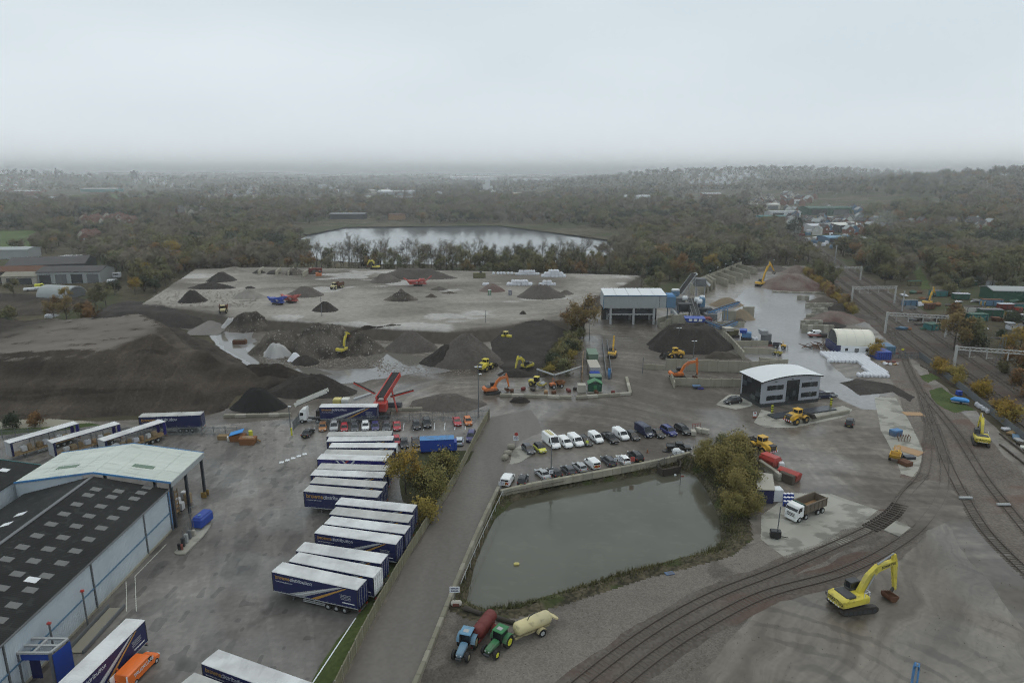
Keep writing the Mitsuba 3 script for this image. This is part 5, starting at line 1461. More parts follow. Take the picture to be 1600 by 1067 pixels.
for i in range(6):
 c=a+(b-a)*(i+.5)/6
 part(wb,'kerb_block',loc(MB().rbox((0,0,.45),(np.linalg.norm(b-a)/6-.08,.7,.8),.08),c,yaw_of(a,b)),'concrete_block')
for px,py,lab in((1206,645,'yellow and black striped marker post by the office door'),(1298,634,'yellow and black striped marker post at the far end of the weighbridge')):
 q=at(px,py)
 mp=thing('marker_post',lab,'post')
 part(mp,'post',MB().rbox((q[0],q[1],1.0),(.5,.35,2.0),.05),'lime_yellow')
 for j in range(3):part(mp,'black_stripe',MB().box((q[0],q[1],.35+.65*j),(.53,.38,.24)),'black_paint')
q=at(1179,653)
sg_=thing('warning_board','red and white warning board standing on the concrete island','sign')
part(sg_,'board',MB().box((q[0],q[1],1.0),(.8,.1,1.0)),'lettering_white');part(sg_,'red_disc',MB().cyl((q[0],q[1]-.10,1.25),(q[0],q[1]-.06,1.25),.22),'red_paint');part(sg_,'foot',MB().rbox((q[0],q[1],.25),(.9,.6,.5),.08),'red_paint')
rl=thing('access_ramp_rail','grey handrail of the ramp at the glazed end of the office','railing')
a,b=at(1148,614),at(1174,612)
for i in range(5):
 c=a+(b-a)*i/4
 part(rl,'upright',MB().box((c[0],c[1],.6),(.08,.08,1.2)),'mid_grey')
for z in(.6,1.15):part(rl,'rail',MB().bar(a+[0,0,z],b+[0,0,z],.08,.08),'mid_grey')

# ---- concrete walls
def wall_run(name,label,pts,h,t=.35,panel=3.2,m='concrete_wall',posts=True,cat='wall',h1=None,z=0.0,base=0.0):
 """a wall of separate panels between posts along plan points given in the aerial view"""
 w=thing(name,label,cat)
 P_=[at(*p,z)for p in pts]
 for a,b in zip(P_[:-1],P_[1:]):
  L=np.linalg.norm(b-a);n=max(1,round(L/panel));ya=yaw_of(a,b)
  for i in range(n):
   c=a+(b-a)*(i+.5)/n
   hh=h+((h1 or h)-h)*(i+.5)/n
   part(w,'panel',loc(MB().box((0,0,base+hh/2-.1),(L/n-.12,t,hh+.2)),(c[0],c[1],z),ya),m)
   if posts:
    e=a+(b-a)*i/n
    part(w,'post',loc(MB().box((0,0,base+hh/2+.02),(.24,t+.12,hh+.25)),(e[0],e[1],z),ya),'concrete_block')
 return w

def block_run(name,label,pts,rows=1,L0=1.7,h=.8,t=.8,gap=.05,z=0.0,cat='wall',mats=('concrete_block','concrete_pale')):
 w=thing(name,label,cat)
 P_=[at(*p,z)for p in pts]
 k=0
 for a,b in zip(P_[:-1],P_[1:]):
  L=np.linalg.norm(b-a);n=max(1,round(L/L0));ya=yaw_of(a,b)
  for r in range(rows):
   for i in range(n):
    c=a+(b-a)*(i+.5)/n
    g=np.random.default_rng(k*7+3)
    part(w,'block',loc(MB().rbox((0,g.uniform(-.05,.05),h*(r+.5)),(L/n-gap,t,h-.03),.06,rz=g.uniform(-.02,.02)),(c[0],c[1],z),ya),mats[(k*5+k//3)%len(mats)])
    k+=1
 return w

wall_run('retaining_wall','tall panelled concrete wall behind the orange excavator',[(1040,577.5),(1170,582),(1230,578)],3.4)
wall_run('retaining_wall','low end of the panelled wall beside the haul road',[(1006,576),(1039,577.5)],1.5)
wall_run('retaining_wall','low panelled wall with a red notice in front of the orange excavator',[(1052,602),(1110,604),(1176,604)],2.3)
wall_run('retaining_wall','slanting wing wall at the open end of the low panelled wall',[(1048,592),(1054,607)],1.9,panel=2)
q=at(1102,603)
solo('red_notice',MB().box((q[0],q[1]-.3,1.5),(.7,.05,.9)),'red_paint','small red notice on the low panelled wall','sign')
wall_run('heap_wall','long straight concrete wall holding the black heap on its far side',[(1117,514),(1140,537),(1162,562)],2.6,.5)
wall_run('heap_wall','pale concrete wall beneath the blue feed hopper',[(1050,511),(1072,508)],4.6,.5)
wall_run('heap_wall','sloping concrete wing wall left of the black heap',[(1030,512),(1050,510)],1.4,.5,h1=3.6)
# open bays along the left of the wet apron
a0,a1=at(1102,442),at(1158,419)
bw=wall_run('bay_back_wall','long back wall of the stone bays below the trees',[(1090,447),(1102,442),(1158,419)],4.0,panel=6)
for i,(bk,fr_,lab)in enumerate([((1150,422),(1182,430),'farthest'),((1142,426),(1171,435.5),'second farthest'),((1131,431),(1160.5,440),'third farthest'),((1121,435),(1148.5,445),'middle'),((1112,440),(1137,449),'fourth nearest')]):
 wall_run('bay_wall',f'{lab} dividing wall of the stone bays on the left of the apron',[bk,fr_],3.9,.5,panel=5,posts=False)
for i,(bk,fr_)in enumerate([((1104,444),(1117,452)),((1100,447),(1112,455)),((1096,449),(1106,458)),((1091,452),(1101,461)),((1077,456),(1084,462))]):
 wall_run('bay_wall',['closest spaced dividing wall next to the wide bays','second of the closely spaced bay walls','third of the closely spaced bay walls','fourth of the closely spaced bay walls','bay wall standing at the foot of the steel conveyor'][i],[bk,fr_],5.0,.5,panel=5,posts=False)
for i,(pts,rows,lab)in enumerate([([(1245,469),(1264,470)],3,'block wall at the white screener, farthest of the apron bays'),([(1258,482),(1301,482)],3,'block wall dividing the dark gravel bays'),([(1268,490),(1292,490)],3,'block wall behind the red stone heap'),
([(1259,499),(1272,499)],3,'short block wall at the tip of the red heap'),([(1250,513),(1284,513)],4,'block wall next to the white van'),([(1252,520),(1302,521)],4,'block wall running up to the domed shelter'),
([(1207,457),(1300,460)],1,'low row of blocks below the big stone heap')]):
 block_run('bay_block_wall',lab,pts,rows,1.8)
wall_run('bay_wall','low bay wall under the blue conveyor end',[(1110,511),(1163,511)],2.2,.4,panel=5)
wall_run('bay_wall','grey bay wall with a sand heap spilling round it',[(1128,500),(1150,501)],4.0,.4,panel=5)
wall_run('bay_wall','bay wall end block standing in the wet apron',[(1160,494),(1178,494)],4.0,.4,panel=5)
wall_run('bay_wall','low wall of the bag filling bay',[(1148,541),(1200,541)],2.0,.4,panel=5)
wall_run('bay_wall','low wall below the pile of red grit',[(1160,552),(1210,554)],2.0,.4,panel=5)
wall_run('bay_wall','low wall end facing the forklift',[(1186,566),(1216,569)],1.6,.4,panel=5)
# plant park kerb
block_run('block_wall','row of mossy concrete blocks edging the plant pad beside the haul road',[(781,619),(893,623)],1,3.0)
block_run('block_wall','row of concrete blocks in front of the green kiosk, turning the corner',[(900,623),(985,617),(979,592)],1,3.0)
block_run('block_wall','concrete blocks left of the haul ramp below the earth mound',[(455,650),(350,652)],1,2.6)
block_run('block_wall','mossy blocks behind the car park mesh fence',[(596,642),(660,641)],1,2.6)
for i,(px,py)in enumerate([(799,701),(793,711),(789,718),(1083,679),(1092,675),(1102,677)]):
 q=at(px,py)
 solo('concrete_boulder'if i<3 else 'concrete_block',MB().rbox((q[0],q[1],.55),(1.7,1.1,1.1),.3 if i<3 else.12,rz=.5*i),'concrete_block'if i<3 else 'concrete_pale',
['rounded block below the car park notice','middle one of three rounded blocks at the pale concrete','lowest of the three rounded blocks at the pale concrete','loose block beside the boxy off roader','loose block below the red barrier','loose block farthest along towards the bushes'][i],'block')

 # ---- raised grey plant shed on stilts
S0,S1=at(943,508),at(1030,508)
sy=yaw_of(S0,S1);SL=24.5
sh=thing('plant_shed','long grey clad plant shed raised on stilts with pale roof panels','shed')
O2=at(942,507)

def spart(n,m,mm):return part(sh,n,loc(m,O2,0),mm)

spart('wall',MB().box((SL/2,5,9.1),(SL,10,5.0)),'shed_grey')
spart('cladding',ribbed((0,-.06),(SL,-.06),6.6,11.5,.5),'shed_grey')
for i in range(5):spart('roof_panel',MB().add([(SL/5*i+.08,-.3,11.6),(SL/5*(i+1)-.08,-.3,11.6),(SL/5*(i+1)-.08,10.3,12.6),(SL/5*i+.08,10.3,12.6),(SL/5*i+.08,-.3,11.75),(SL/5*(i+1)-.08,-.3,11.75),(SL/5*(i+1)-.08,10.3,12.75),(SL/5*i+.08,10.3,12.75)],[[0,3,2,1],[4,5,6,7],[0,1,5,4],[1,2,6,5],[2,3,7,6],[3,0,4,7]]),'shed_white')
spart('gutter',MB().box((SL/2,-.25,11.5),(SL+.3,.25,.3)),'shed_blue')
for x in(3,12,SL-4.5):
 for y in(.6,9.2):spart('stilt',MB().box((x,y,3.3),(.8,.8,6.6)),'light_grey')
spart('back_wall',MB().box((SL/2-.5,9.9,3.2),(SL-2,.3,6.4)),'dark_grey');spart('machine_floor',MB().box((SL/2-1,5.5,4.4),(SL-6,8.0,1.2)),'graphite')  # dark panel and floor added to deepen the shade between the stilts
for z in(4.0,6.5):spart('beam',MB().box((SL/2-1,.6,z),(SL-6,.4,.45)),'light_grey')
spart('corner_post',MB().box((0,0,8.9),(.25,.25,5.4)),'shed_blue');spart('panel_joint',MB().box((SL-2.6,-.13,9.1),(.14,.08,4.9)),'dark_grey')
hp=thing('feed_hopper','bright blue sheet hopper at the end of the raised grey shed','hopper')
part(hp,'hopper_body',loc(MB().box((SL+2,3,8.8),(3.6,5.5,4.4)),O2),'shed_blue');part(hp,'hopper_lid',loc(MB().box((SL+1.9,2.9,11.3),(3.5,5.4,.9),top=(.7,.8)),O2),'sky_blue')
part(hp,'chute',loc(MB().bar((SL+2,1,6.6),(SL+4.6,-1.5,3.2),1.2,.8),O2),'light_grey')
part(hp,'stilt',loc(MB().box((SL+.8,.6,3.3),(.4,.4,6.6)).box((SL+3.4,.6,3.3),(.4,.4,6.6)),O2),'mid_grey')
bw_=wall_run('bay_wall','concrete push wall under the raised grey shed',[(1028,508),(1056,500)],2.8,.4,panel=6)

# ---- domed shelter standing on cabins
D0,D1=at(1307,553),at(1364,555)
dy=yaw_of(D0,D1);DL=np.linalg.norm(D1-D0)
dm=thing('domed_shelter','cream fabric domed shelter on a row of site cabins','shelter')
t=np.linspace(.0,np.pi,19)
ring=lambda x:np.vstack([np.c_[np.full(19,x),5.4-5.4*np.cos(t),3.0+4.2*np.sin(t)**.8],np.c_[np.full(19,x),5.4-5.2*np.cos(t[::-1]),2.85+4.1*np.sin(t[::-1])**.8]])
part(dm,'fabric_roof',loc(MB().loft([ring(x)for x in np.linspace(-.2,DL+.2,14)],False),D0,dy),'tent_fabric',40)
for x in np.linspace(.1,DL-.1,5):part(dm,'roof_hoop',loc(MB().loft([np.c_[np.full(19,x+q),5.4-5.47*np.cos(t),3.02+4.27*np.sin(t)**.8]for q in(-.07,.07)],False),D0,dy),'off_white')
part(dm,'end_wall',loc(MB().loft([np.c_[np.full(19,x),5.4-5.3*np.cos(t),3.0+4.1*np.sin(t)**.8]for x in(.1,.2)]),D0,dy),'dark_grey')
cb=thing('site_cabin','long white site cabin under the edge of the domed shelter','cabin')
part(cb,'cabin_wall',loc(MB().box((DL/2,.6,1.5),(DL*.82,2.6,2.7)),D0,dy),'shed_white')
part(cb,'door',loc(MB().box((DL*.52,-.73,1.2),(1.3,.08,2.1)),D0,dy),'mid_grey')
for x in(.24,.80):part(cb,'window',loc(MB().box((DL*x,-.73,1.8),(.9,.08,.9)),D0,dy),'glass_dark')
for x,lab in((.35,'blue container end left of the long white cabin'),(DL-.4,'blue container end right of the long white cabin')):
 solo('shipping_container',loc(MB().rbox((x,5.0,1.45),(2.3,10.4,2.8),.05),D0,dy),'navy',lab,'container')
q=at(1365,553.5)
solo('yellow_skip',MB().rbox((q[0],q[1]-1,.6),(1.6,1.4,1.2),.1),'lime_yellow','small bright yellow skip at the corner of the domed shelter','skip')

# ---- plant park: containers, kiosk, pipe
for i,(px,py,L_,W_,H_,mm,rf,lab)in enumerate([(925,563,7.5,3.0,2.9,'sage_green','sage_green','container with a faded green roof, farthest in the line'),(927,582,8.5,3.0,2.7,'light_grey','concrete_pale','long pale container in the middle of the line'),
(930,601,3.0,3.2,2.7,'dark_green','sage_green','small container roof behind the green kiosk')]):
 q=at(px,py)
 cc=thing('plant_container',lab,'container')
 part(cc,'container_body',MB().rbox((q[0],q[1],H_/2),(W_,L_,H_),.06),mm);part(cc,'roof',MB().box((q[0],q[1],H_+.06),(W_+.15,L_+.15,.10)),rf)
q=at(929,611)
kk=thing('green_kiosk','dark green kiosk with a pitched roof behind the block wall','kiosk')
part(kk,'kiosk_wall',MB().box((q[0],q[1],1.2),(3.6,2.6,2.4)),'dark_green');part(kk,'roof',loc(MB().prism([(-2.0,2.35),(0,3.3),(2.0,2.35),(2.0,2.5),(0,3.45),(-2.0,2.5)],-1.5,1.5),q),'green_paint')
part(kk,'base',MB().box((q[0],q[1],.12),(4.0,3.0,.26)),'concrete_pale');part(kk,'door',MB().box((q[0],q[1]-1.33,1.1),(.9,.06,1.9)),'green_paint')
q=at(929,590)
solo('water_tank',MB().rbox((q[0],q[1],1.0),(3.0,2.0,1.7),.3),'royal_blue','blue plastic tank between the pale container and the kiosk','tank')
q=at(912,612);q2=at(906,621)
solo('block_shed',MB().rbox((q[0]-.6,q[1],1.1),(2.2,2.0,2.2),.06),'concrete_pale','small grey block shed left of the green kiosk','shed')
pl=thing('overhead_pipe','grey overhead pipe carried across the ditch to the plank wall','pipe')
a,b,c=at(839,588),at(866,596),at(908,585)
part(pl,'pipe_run',MB().tube([a+[0,0,2.2],b+[0,0,1.9],c+[0,0,2.4]],.28,8),'light_grey')
for e in(a,b,c):part(pl,'trestle',MB().box((e[0],e[1],1.0),(.25,.25,2.0)),'mid_grey')
pw=thing('plank_wall','tall wall of upright brown planks beside the pale container','wall')
a,b=at(909,597),at(911,562)
for i in range(14):
 e=a+(b-a)*(i+.5)/14
 part(pw,'plank',loc(MB().box((0,0,1.5),(np.linalg.norm(b-a)/14-.05,.15,3.0+.1*(i%3))),(e[0],e[1],0),yaw_of(a,b)),'timber'if i%3 else 'tan')
fw=thing('steel_flume','steel sided flume with blue end post behind the line of containers','flume')
a,b=at(947,592),at(941,537)
for s in(0,1.6):part(fw,'side_plate',MB().bar(a+[s,0,1.0],b+[s,0,1.0],.15,1.6),'mid_grey')
part(fw,'end_post',MB().box((a[0]+.8,a[1]-.3,1.6),(.7,.7,3.2)),'sky_blue')
# ------------------------------------------------------------------ railway, fences, gantries and poles
def smooth_line(pts,step=.7,z=0.0):
 from scipy.interpolate import CubicSpline
 P_=np.array([xy(*p,z)for p in pts])
 s=np.r_[0,np.cumsum(np.linalg.norm(np.diff(P_,axis=0),axis=1))]
 t=np.arange(0,s[-1],step)
 return np.c_[CubicSpline(s,P_[:,0])(t),CubicSpline(s,P_[:,1])(t)]

def track(name,label,pts,z=.085,sleepers=True,rail='rail_steel',sl='sleeper_grey',cover=(),near_only=220.0,pitch=.75):
 """a railway track: two rails and its sleepers; cover: stretches (from, to as fractions) sunk in a crossing"""
 c=smooth_line(pts,.35)
 d=np.gradient(c,axis=0);d/=np.linalg.norm(d,axis=1)[:,None]
 n=np.c_[d[:,1],-d[:,0]]
 tr=thing(name,label,'railway track')
 for s in(-.75,.75):
  e=c[::4]+n[::4]*s
  k=len(e)
  prof=[(-.07,0),(.07,0),(.04,.16),(-.04,.16)]
  v=np.vstack([np.c_[e+n[::4]*a,np.full(k,z+b)]for a,b in prof])
  i=np.arange(k-1)
  f=np.vstack([np.stack([i+p*k,i+1+p*k,i+1+q*k,i+q*k],1)for p,q in((1,2),(2,3),(3,0))])
  part(tr,'rail',(v,f),rail)
 if sleepers:
  S=np.r_[0,np.cumsum(np.linalg.norm(np.diff(c,axis=0),axis=1))]
  j=np.searchsorted(S,np.arange(.3,S[-1],pitch))
  tv,tf=MB().box((0,0,0),(2.6,.26,.14)).mesh()
  ply=mikit.ply((tv,tf),None)
  far,cnt=MB(),0
  order=[q for q in j if q<len(c)and not any(a<=q/len(c)<=b for a,b in cover)]
  order.sort(key=lambda q:np.hypot(*c[q]))
  for q in order:
   ya=math.atan2(n[q][1],n[q][0])
   if cnt<290 and np.hypot(*c[q])<near_only:
    scene[num(tr+'__sleeper')]={**ply,'bsdf':ref(sl),'to_world':T().translate([float(c[q][0]),float(c[q][1]),z-.08]).rotate([0,0,1],math.degrees(ya))}
    cnt+=1
   else:
    far.merge(loc((tv,tf),(c[q][0],c[q][1],z-.08),ya))
  if far.n:part(tr,'far_sleepers',far,sl,kind='stuff')
 return tr

track('siding','inner curved siding running past the concrete pad',[(850,1115),(909,1065),(1005,993),(1076,950),(1137,921),(1200,897),(1277,864),(1353,829),(1397,800),(1414,775),(1440,745),(1450,700),(1452.6,680),(1446,647)],cover=((.72,.82),))
track('siding','outer curved siding along the edge of the wet mud',[(915,1115),(974,1065),(1062,999),(1122,964),(1200,927),(1292,902),(1384,861),(1430,829),(1455,802),(1471,774),(1476,746),(1473,707),(1465,680),(1458,660)],cover=((.68,.80),))
track('siding','straight siding splitting off at the points and crossing the lane',[(1680,975),(1610,900),(1549,840),(1510,782),(1491,747),(1465,683),(1452,648),(1440,616)],cover=((.42,.52),))
track('siding','siding nearest the yellow excavator and the grey fence',[(1760,960),(1605,830),(1572,790),(1550,763),(1496,680),(1462,638),(1440,612)],cover=((.44,.52),))
track('siding','single siding climbing through the gate to the main line',[(1450,660),(1444,630),(1438,611),(1426,590),(1412,557),(1400,535),(1391,520),(1376,504),(1362,492)])
for i,(pts,lab)in enumerate([([(1730,776),(1640,705),(1560,640),(1480,580),(1400,520),(1340,473),(1300,440),(1270,408),(1252,384),(1240,366)],'main line track nearest the grey fence'),
([(1740,760),(1650,690),(1570,627),(1490,569),(1410,511),(1349,466),(1308,434),(1276,404),(1256,382),(1243,366)],'second main line track from the grey fence'),
([(1750,738),(1660,669),(1580,607),(1500,552),(1420,497),(1359,455),(1318,426),(1283,399),(1261,379),(1246,365)],'third main line track from the grey fence'),
([(1760,722),(1670,654),(1590,594),(1510,540),(1430,487),(1368,448),(1327,421),(1289,396),(1266,378),(1249,365)],'main line track nearest the scrapyard')]):
 track('main_track',lab,pts,near_only=250,pitch=.8)
for px,py,px2,py2,lab in((1503,779,1514,781,'pale concrete stop block across the straight siding'),(1563,790,1572,791,'pale concrete stop block across the siding by the excavator')):
 a,b=at(px,py),at(px2,py2)
 solo('stop_block',MB().rbox(((a[0]+b[0])/2,(a[1]+b[1])/2,.35),(2.4,.5,.35),.05),'light_grey',lab,'block')
cr=thing('crossing_deck','sleeper decked rail crossing at the edge of the concrete pad','crossing')
c=smooth_line([(1355,828),(1368,821),(1397,800),(1409,785)],.9)
for i in range(1,len(c)-1):
 d=c[i+1]-c[i-1]
 part(cr,'crossing_timber',loc(MB().rbox((0,0,.15),(2.7,.42,.2),.03),(c[i][0],c[i][1],0),math.atan2(d[1],d[0])+math.pi/2),'sleeper_wood')
for i,pts in enumerate([[(1381,829),(1400,814),(1424,826),(1406,840)],[(1428,788),(1434,780),(1455,788),(1448,796)]]):
 struct('crossing_slab',MB().slab([xy(*p)for p in pts],.02,.20),'concrete',['pale concrete slab between the two curved sidings','smaller worn concrete slab between the sidings'][i])
 # grey fence beside the main line, gate
gf=thing('railway_fence','long grey panelled fence between the sidings and the main line','fence')
P_=smooth_line([(1436,558),(1470,584),(1500,608),(1545,645),(1600,690),(1680,752)],2.8)
for a,b in zip(P_[:-1],P_[1:]):
 L=np.linalg.norm(b-a);ya=yaw_of(a,b);c=(a+b)/2
 part(gf,'fence_panel',loc(MB().box((0,0,.95),(L-.08,.08,1.9)),(c[0],c[1],0),ya),'fence_grey')
 part(gf,'fence_post',MB().box((a[0],a[1],1.0),(.16,.16,2.05)),'mid_grey')
gt=thing('track_gate','wide grey mesh gate across the siding by the blue containers','gate')
a,b=at(1394,560),at(1433,561)
L=np.linalg.norm(b-a)
for i in range(5):part(gt,'gate_post',MB().box((*(a+(b-a)*i/4)[:2],1.2),(.14,.14,2.4)),'mid_grey')
for z in(.25,1.2,2.2):part(gt,'gate_rail',MB().bar(a+[0,0,z],b+[0,0,z],.1,.1),'mid_grey')
m=MB()
for i in range(int(L/.22)):m.box((*(a+(b-a)*i*.22/L)[:2],1.2),(.06,.05,2.0))
part(gt,'gate_bars',m,'fence_grey',kind='stuff')
q=at(1409,553);solo('hi_vis_board',MB().box((q[0],q[1]-.2,1.6),(.9,.06,.7)),'lime_yellow','yellow board fixed on the track gate','sign')
q=at(1401,557);solo('red_board',MB().box((q[0],q[1]-.3,1.2),(.9,.06,.5)),'red_paint','red board fixed low on the track gate','sign')

# gantries over the main line
def gantry(label,lb,rb,h,post='gantry_grey'):
 a,b=at(*lb),at(*rb)
 g=thing('rail_gantry',label,'gantry')
 for e in(a,b):part(g,'mast',MB().box((e[0],e[1],h/2),(.6,.6,h)),post)
 d=(b-a)/np.linalg.norm(b-a)
 n=16
 m=MB()
 for dz in(0,.9):m.bar(a+[0,0,h-.35-dz],b+[0,0,h-.35-dz],.30,.26)
 for i in range(n):
  p,q=a+(b-a)*i/n,a+(b-a)*(i+1)/n
  m.bar(p+[0,0,h-.35-.9*(i%2)],q+[0,0,h-.35-.9*((i+1)%2)],.17,.17)
 part(g,'truss',m,post)
 for t in(.16,.36,.6,.82):
  c=a+(b-a)*t
  part(g,'drop_arm',MB().box((c[0],c[1],h-2.3),(.22,.22,2.4)).bar((c[0],c[1],h-3.2),(c[0]+1.6,c[1]-.4,h-3.0),.08,.08),post)
 return a,b,h

gs=[gantry('overhead line gantry farthest up the line by the blue container',(1289,437),(1344,438),7.8),gantry('second overhead line gantry, between the farthest one and the domed shelter',(1330,475),(1397,474),8.2),
gantry('overhead line gantry beside the domed shelter',(1382.5,521),(1477,527),8.2),gantry('nearest overhead line gantry, reaching out of view',(1489,581),(1625,592),8.2)]
wr=thing('overhead_wires','thin overhead wires strung between the rail gantries','wire')
for t in(.16,.36,.6,.82):
 for(a,b,h),(a2,b2,h2)in zip(gs[:-1],gs[1:]):part(wr,'wire',MB().bar(a+(b-a)*t+[0,0,h-3],a2+(b2-a2)*t+[0,0,h2-3],.035,.035),'dark_grey')
lt=thing('lattice_mast','slender lattice mast at the scrapyard edge beyond the main line','mast')
q=at(1560,574)
for sx in(-.7,.7):
 for sy_ in(-.7,.7):part(lt,'mast_leg',MB().bar((q[0]+sx,q[1]+sy_,0),(q[0]+sx*.7,q[1]+sy_*.7,9.5),.1,.1),'mid_grey')
m=MB()
for i in range(9):
 for s in(-1,1):m.bar((q[0]-.7,q[1]+.65*s,i+.1),(q[0]+.7,q[1]+.65*s,i+1),.06,.06)
m.bar((q[0]-4,q[1],9.4),(q[0]+1,q[1],9.4),.15,.15)
part(lt,'lattice',m,'mid_grey')
for px,py,h,lab in((1304,415,13,'tall grey mast beside the farthest gantry'),(1409,487,9,'grey mast next to the blue scrapyard container')):
 q=at(px,py);solo('line_mast',MB().box((q[0],q[1],h/2),(.4,.4,h)),'light_grey',lab,'mast')

 # lamp posts and poles
for px,py,h,z,lab,heads in[(748,652,13,0,'tall lamp pole at the fence corner above the orange car',3),(759,516,7.5,1,'slim pole at the stockyard edge above the dozer',0),(503,494,7.5,4,'slim pole beside the small dark heap on the stockyard',0),
(1059,548,8,0,'lamp pole between the black heap and the yellow loader',2),(1083,563,6.5,0,'double headed lamp pole in front of the black heap',2),(921,529,7,0,'lamp pole among the ditch bushes',1),
(861,748,7.5,0,'lamp pole standing among the lower row of cars',1),(1108,440,6,0,'lamp on the back wall, nearest of five',1),(1120,434,6,0,'lamp on the back wall, second of five',1),
(1132,430,6.5,0,'lamp on the back wall, third of five',1),(1143,426,6.5,0,'lamp on the back wall, fourth of five',1),(1154,422,7,0,'lamp on the back wall, farthest of five',1),
(1208,418,5,0,'lamp pole behind the raised digger boom',1),(1241,418,5,0,'lamp pole behind the red stone bays',1),(454,672,6,0,'slim pole at the yard barrier',1),(1004,583,5,0,'steel post at the end of the low panelled wall',0)]:
 q=at(px,py,z)
 k=thing('lamp_pole'if heads else 'pole',lab,'lamp post'if heads else 'pole')
 part(k,'pole',MB().cyl((q[0],q[1],z),(q[0],q[1],z+h),.13,.09,8),'mid_grey')
 for j in range(heads):part(k,'lamp_head',MB().rbox((q[0]+(.5*(-1)**j if heads>1 else.25),q[1]-.1,z+h-.1-(1.8*(j//2))),(.7,.4,.25),.06),'lettering_white')

 # fences of the lorry yard
fe=thing('road_fence','weathered board fence between the lorry yard and the access road','fence')
P_=smooth_line([(765,650),(738,700),(706,762),(668,822),(612,915),(556,1020),(500,1140)],2.4)
for i,(a,b)in enumerate(zip(P_[:-1],P_[1:])):
 L=np.linalg.norm(b-a);ya=yaw_of(a,b);c=(a+b)/2
 hh=1.75+.05*((i*7)%3)
 part(fe,'fence_panel',loc(MB().box((0,0,hh/2),(L-.06,.10,hh)).box((0,0,hh+.03),(L-.02,.18,.06)),(c[0],c[1],0),ya),'weathered_board')
 part(fe,'fence_post',MB().box((a[0],a[1],.98),(.16,.16,1.98)),'concrete_block')
pf=thing('palisade_fence','grey steel palisade fence along the car bays and the yard road','fence')
m=MB()
P_=smooth_line([(764,653),(700,656),(600,662),(520,668),(492,673)],2.75)
P2=smooth_line([(470,660),(455,676)],2.75)
P3=smooth_line([(-40,690),(60,684),(160,683),(260,681),(390,683)],2.75)
for Q_ in(P_,P2,P3):
 for a,b in zip(Q_[:-1],Q_[1:]):
  part(pf,'fence_post',MB().box((a[0],a[1],1.2),(.12,.12,2.4)),'mid_grey')
  for z in(.5,1.9):m.bar((*a,z),(*b,z),.06,.06)
  n=int(np.linalg.norm(b-a)/.21)
  for i in range(n):m.box((*(a+(b-a)*i/n),1.15),(.055,.04,2.2))
part(pf,'pale_row',m,'fence_grey',kind='stuff')
# kerbs
kb=thing('road_kerb','low pale concrete kerb wall between the access road and the pond','kerb')
P_=smooth_line([(779,764),(752,820),(722,890),(692,965),(668,1025),(630,1110)],2.2)
for i,(a,b)in enumerate(zip(P_[:-1],P_[1:])):
 L=np.linalg.norm(b-a);c=(a+b)/2
 part(kb,'kerb_stone',loc(MB().rbox((0,0,-.1),(L-.04,.6,1.4),.06),(c[0],c[1],0),yaw_of(a,b)),'kerb_stone'if i%3 else 'concrete_block')
kb=thing('pond_kerb','low concrete kerb wall between the parked cars and the pond','kerb')
P_=smooth_line([(782,770),(830,759),(900,746),(960,735),(1012,725),(1080,709)],2.2)
for i,(a,b)in enumerate(zip(P_[:-1],P_[1:])):
 L=np.linalg.norm(b-a);c=(a+b)/2
 part(kb,'kerb_stone',loc(MB().rbox((0,0,-.1),(L-.04,.7,1.4),.06),(c[0],c[1],0),yaw_of(a,b)),'concrete_wall'if i%4 else 'concrete_block')
rp=thing('post_and_rope','line of slim posts and rail on the pond side of the kerb','railing')
P_=smooth_line([(786,775),(760,830),(730,898),(712,942)],3.0)
for a,b in zip(P_[:-1],P_[1:]):
 part(rp,'post',MB().box((*a,.6),(.09,.09,1.2)),'light_grey')
 part(rp,'rail',MB().bar((*a,1.1),(*b,1.1),.06,.06),'light_grey')
 # painted lines
for i in range(15):
 a,b=at(500+16.2*i,675-.25*i),at(503.5+16.0*i,663-.25*i)
 struct('bay_line',MB().bar((a[0],a[1],.03),(b[0],b[1],.03),.12,.02),'lettering_white')
for pts in([(556,965),(489,1066)],[(489,1066),(455,1120)]):
 a,b=at(*pts[0]),at(*pts[1]);struct('yard_line',MB().bar((a[0],a[1],.03),(b[0],b[1],.03),.16,.02),'lettering_white')
for i in range(5):
 a=at(440+9*i,722-3.2*i);struct('hatch_mark',MB().box((a[0],a[1],.03),(.9,.9,.02),rz=.3),'lettering_white')
for pts in([(197,908),(198,955)],[(211,900),(213,955)],[(211,900),(260,850)]):
 a,b=at(*pts[0]),at(*pts[1]);struct('yard_line',MB().bar((a[0],a[1],.03),(b[0],b[1],.03),.08,.02),'off_white')
 # ------------------------------------------------------------------ heaps, plant and loose things
def at_y(px,py,Y):
 u,v=(px-800)/FOC,(py-533.5)/FOC
 t=Y/(CP-v*SP)
 return np.array([u*t,Y,CAM_Z+(-SP-v*CP)*t])

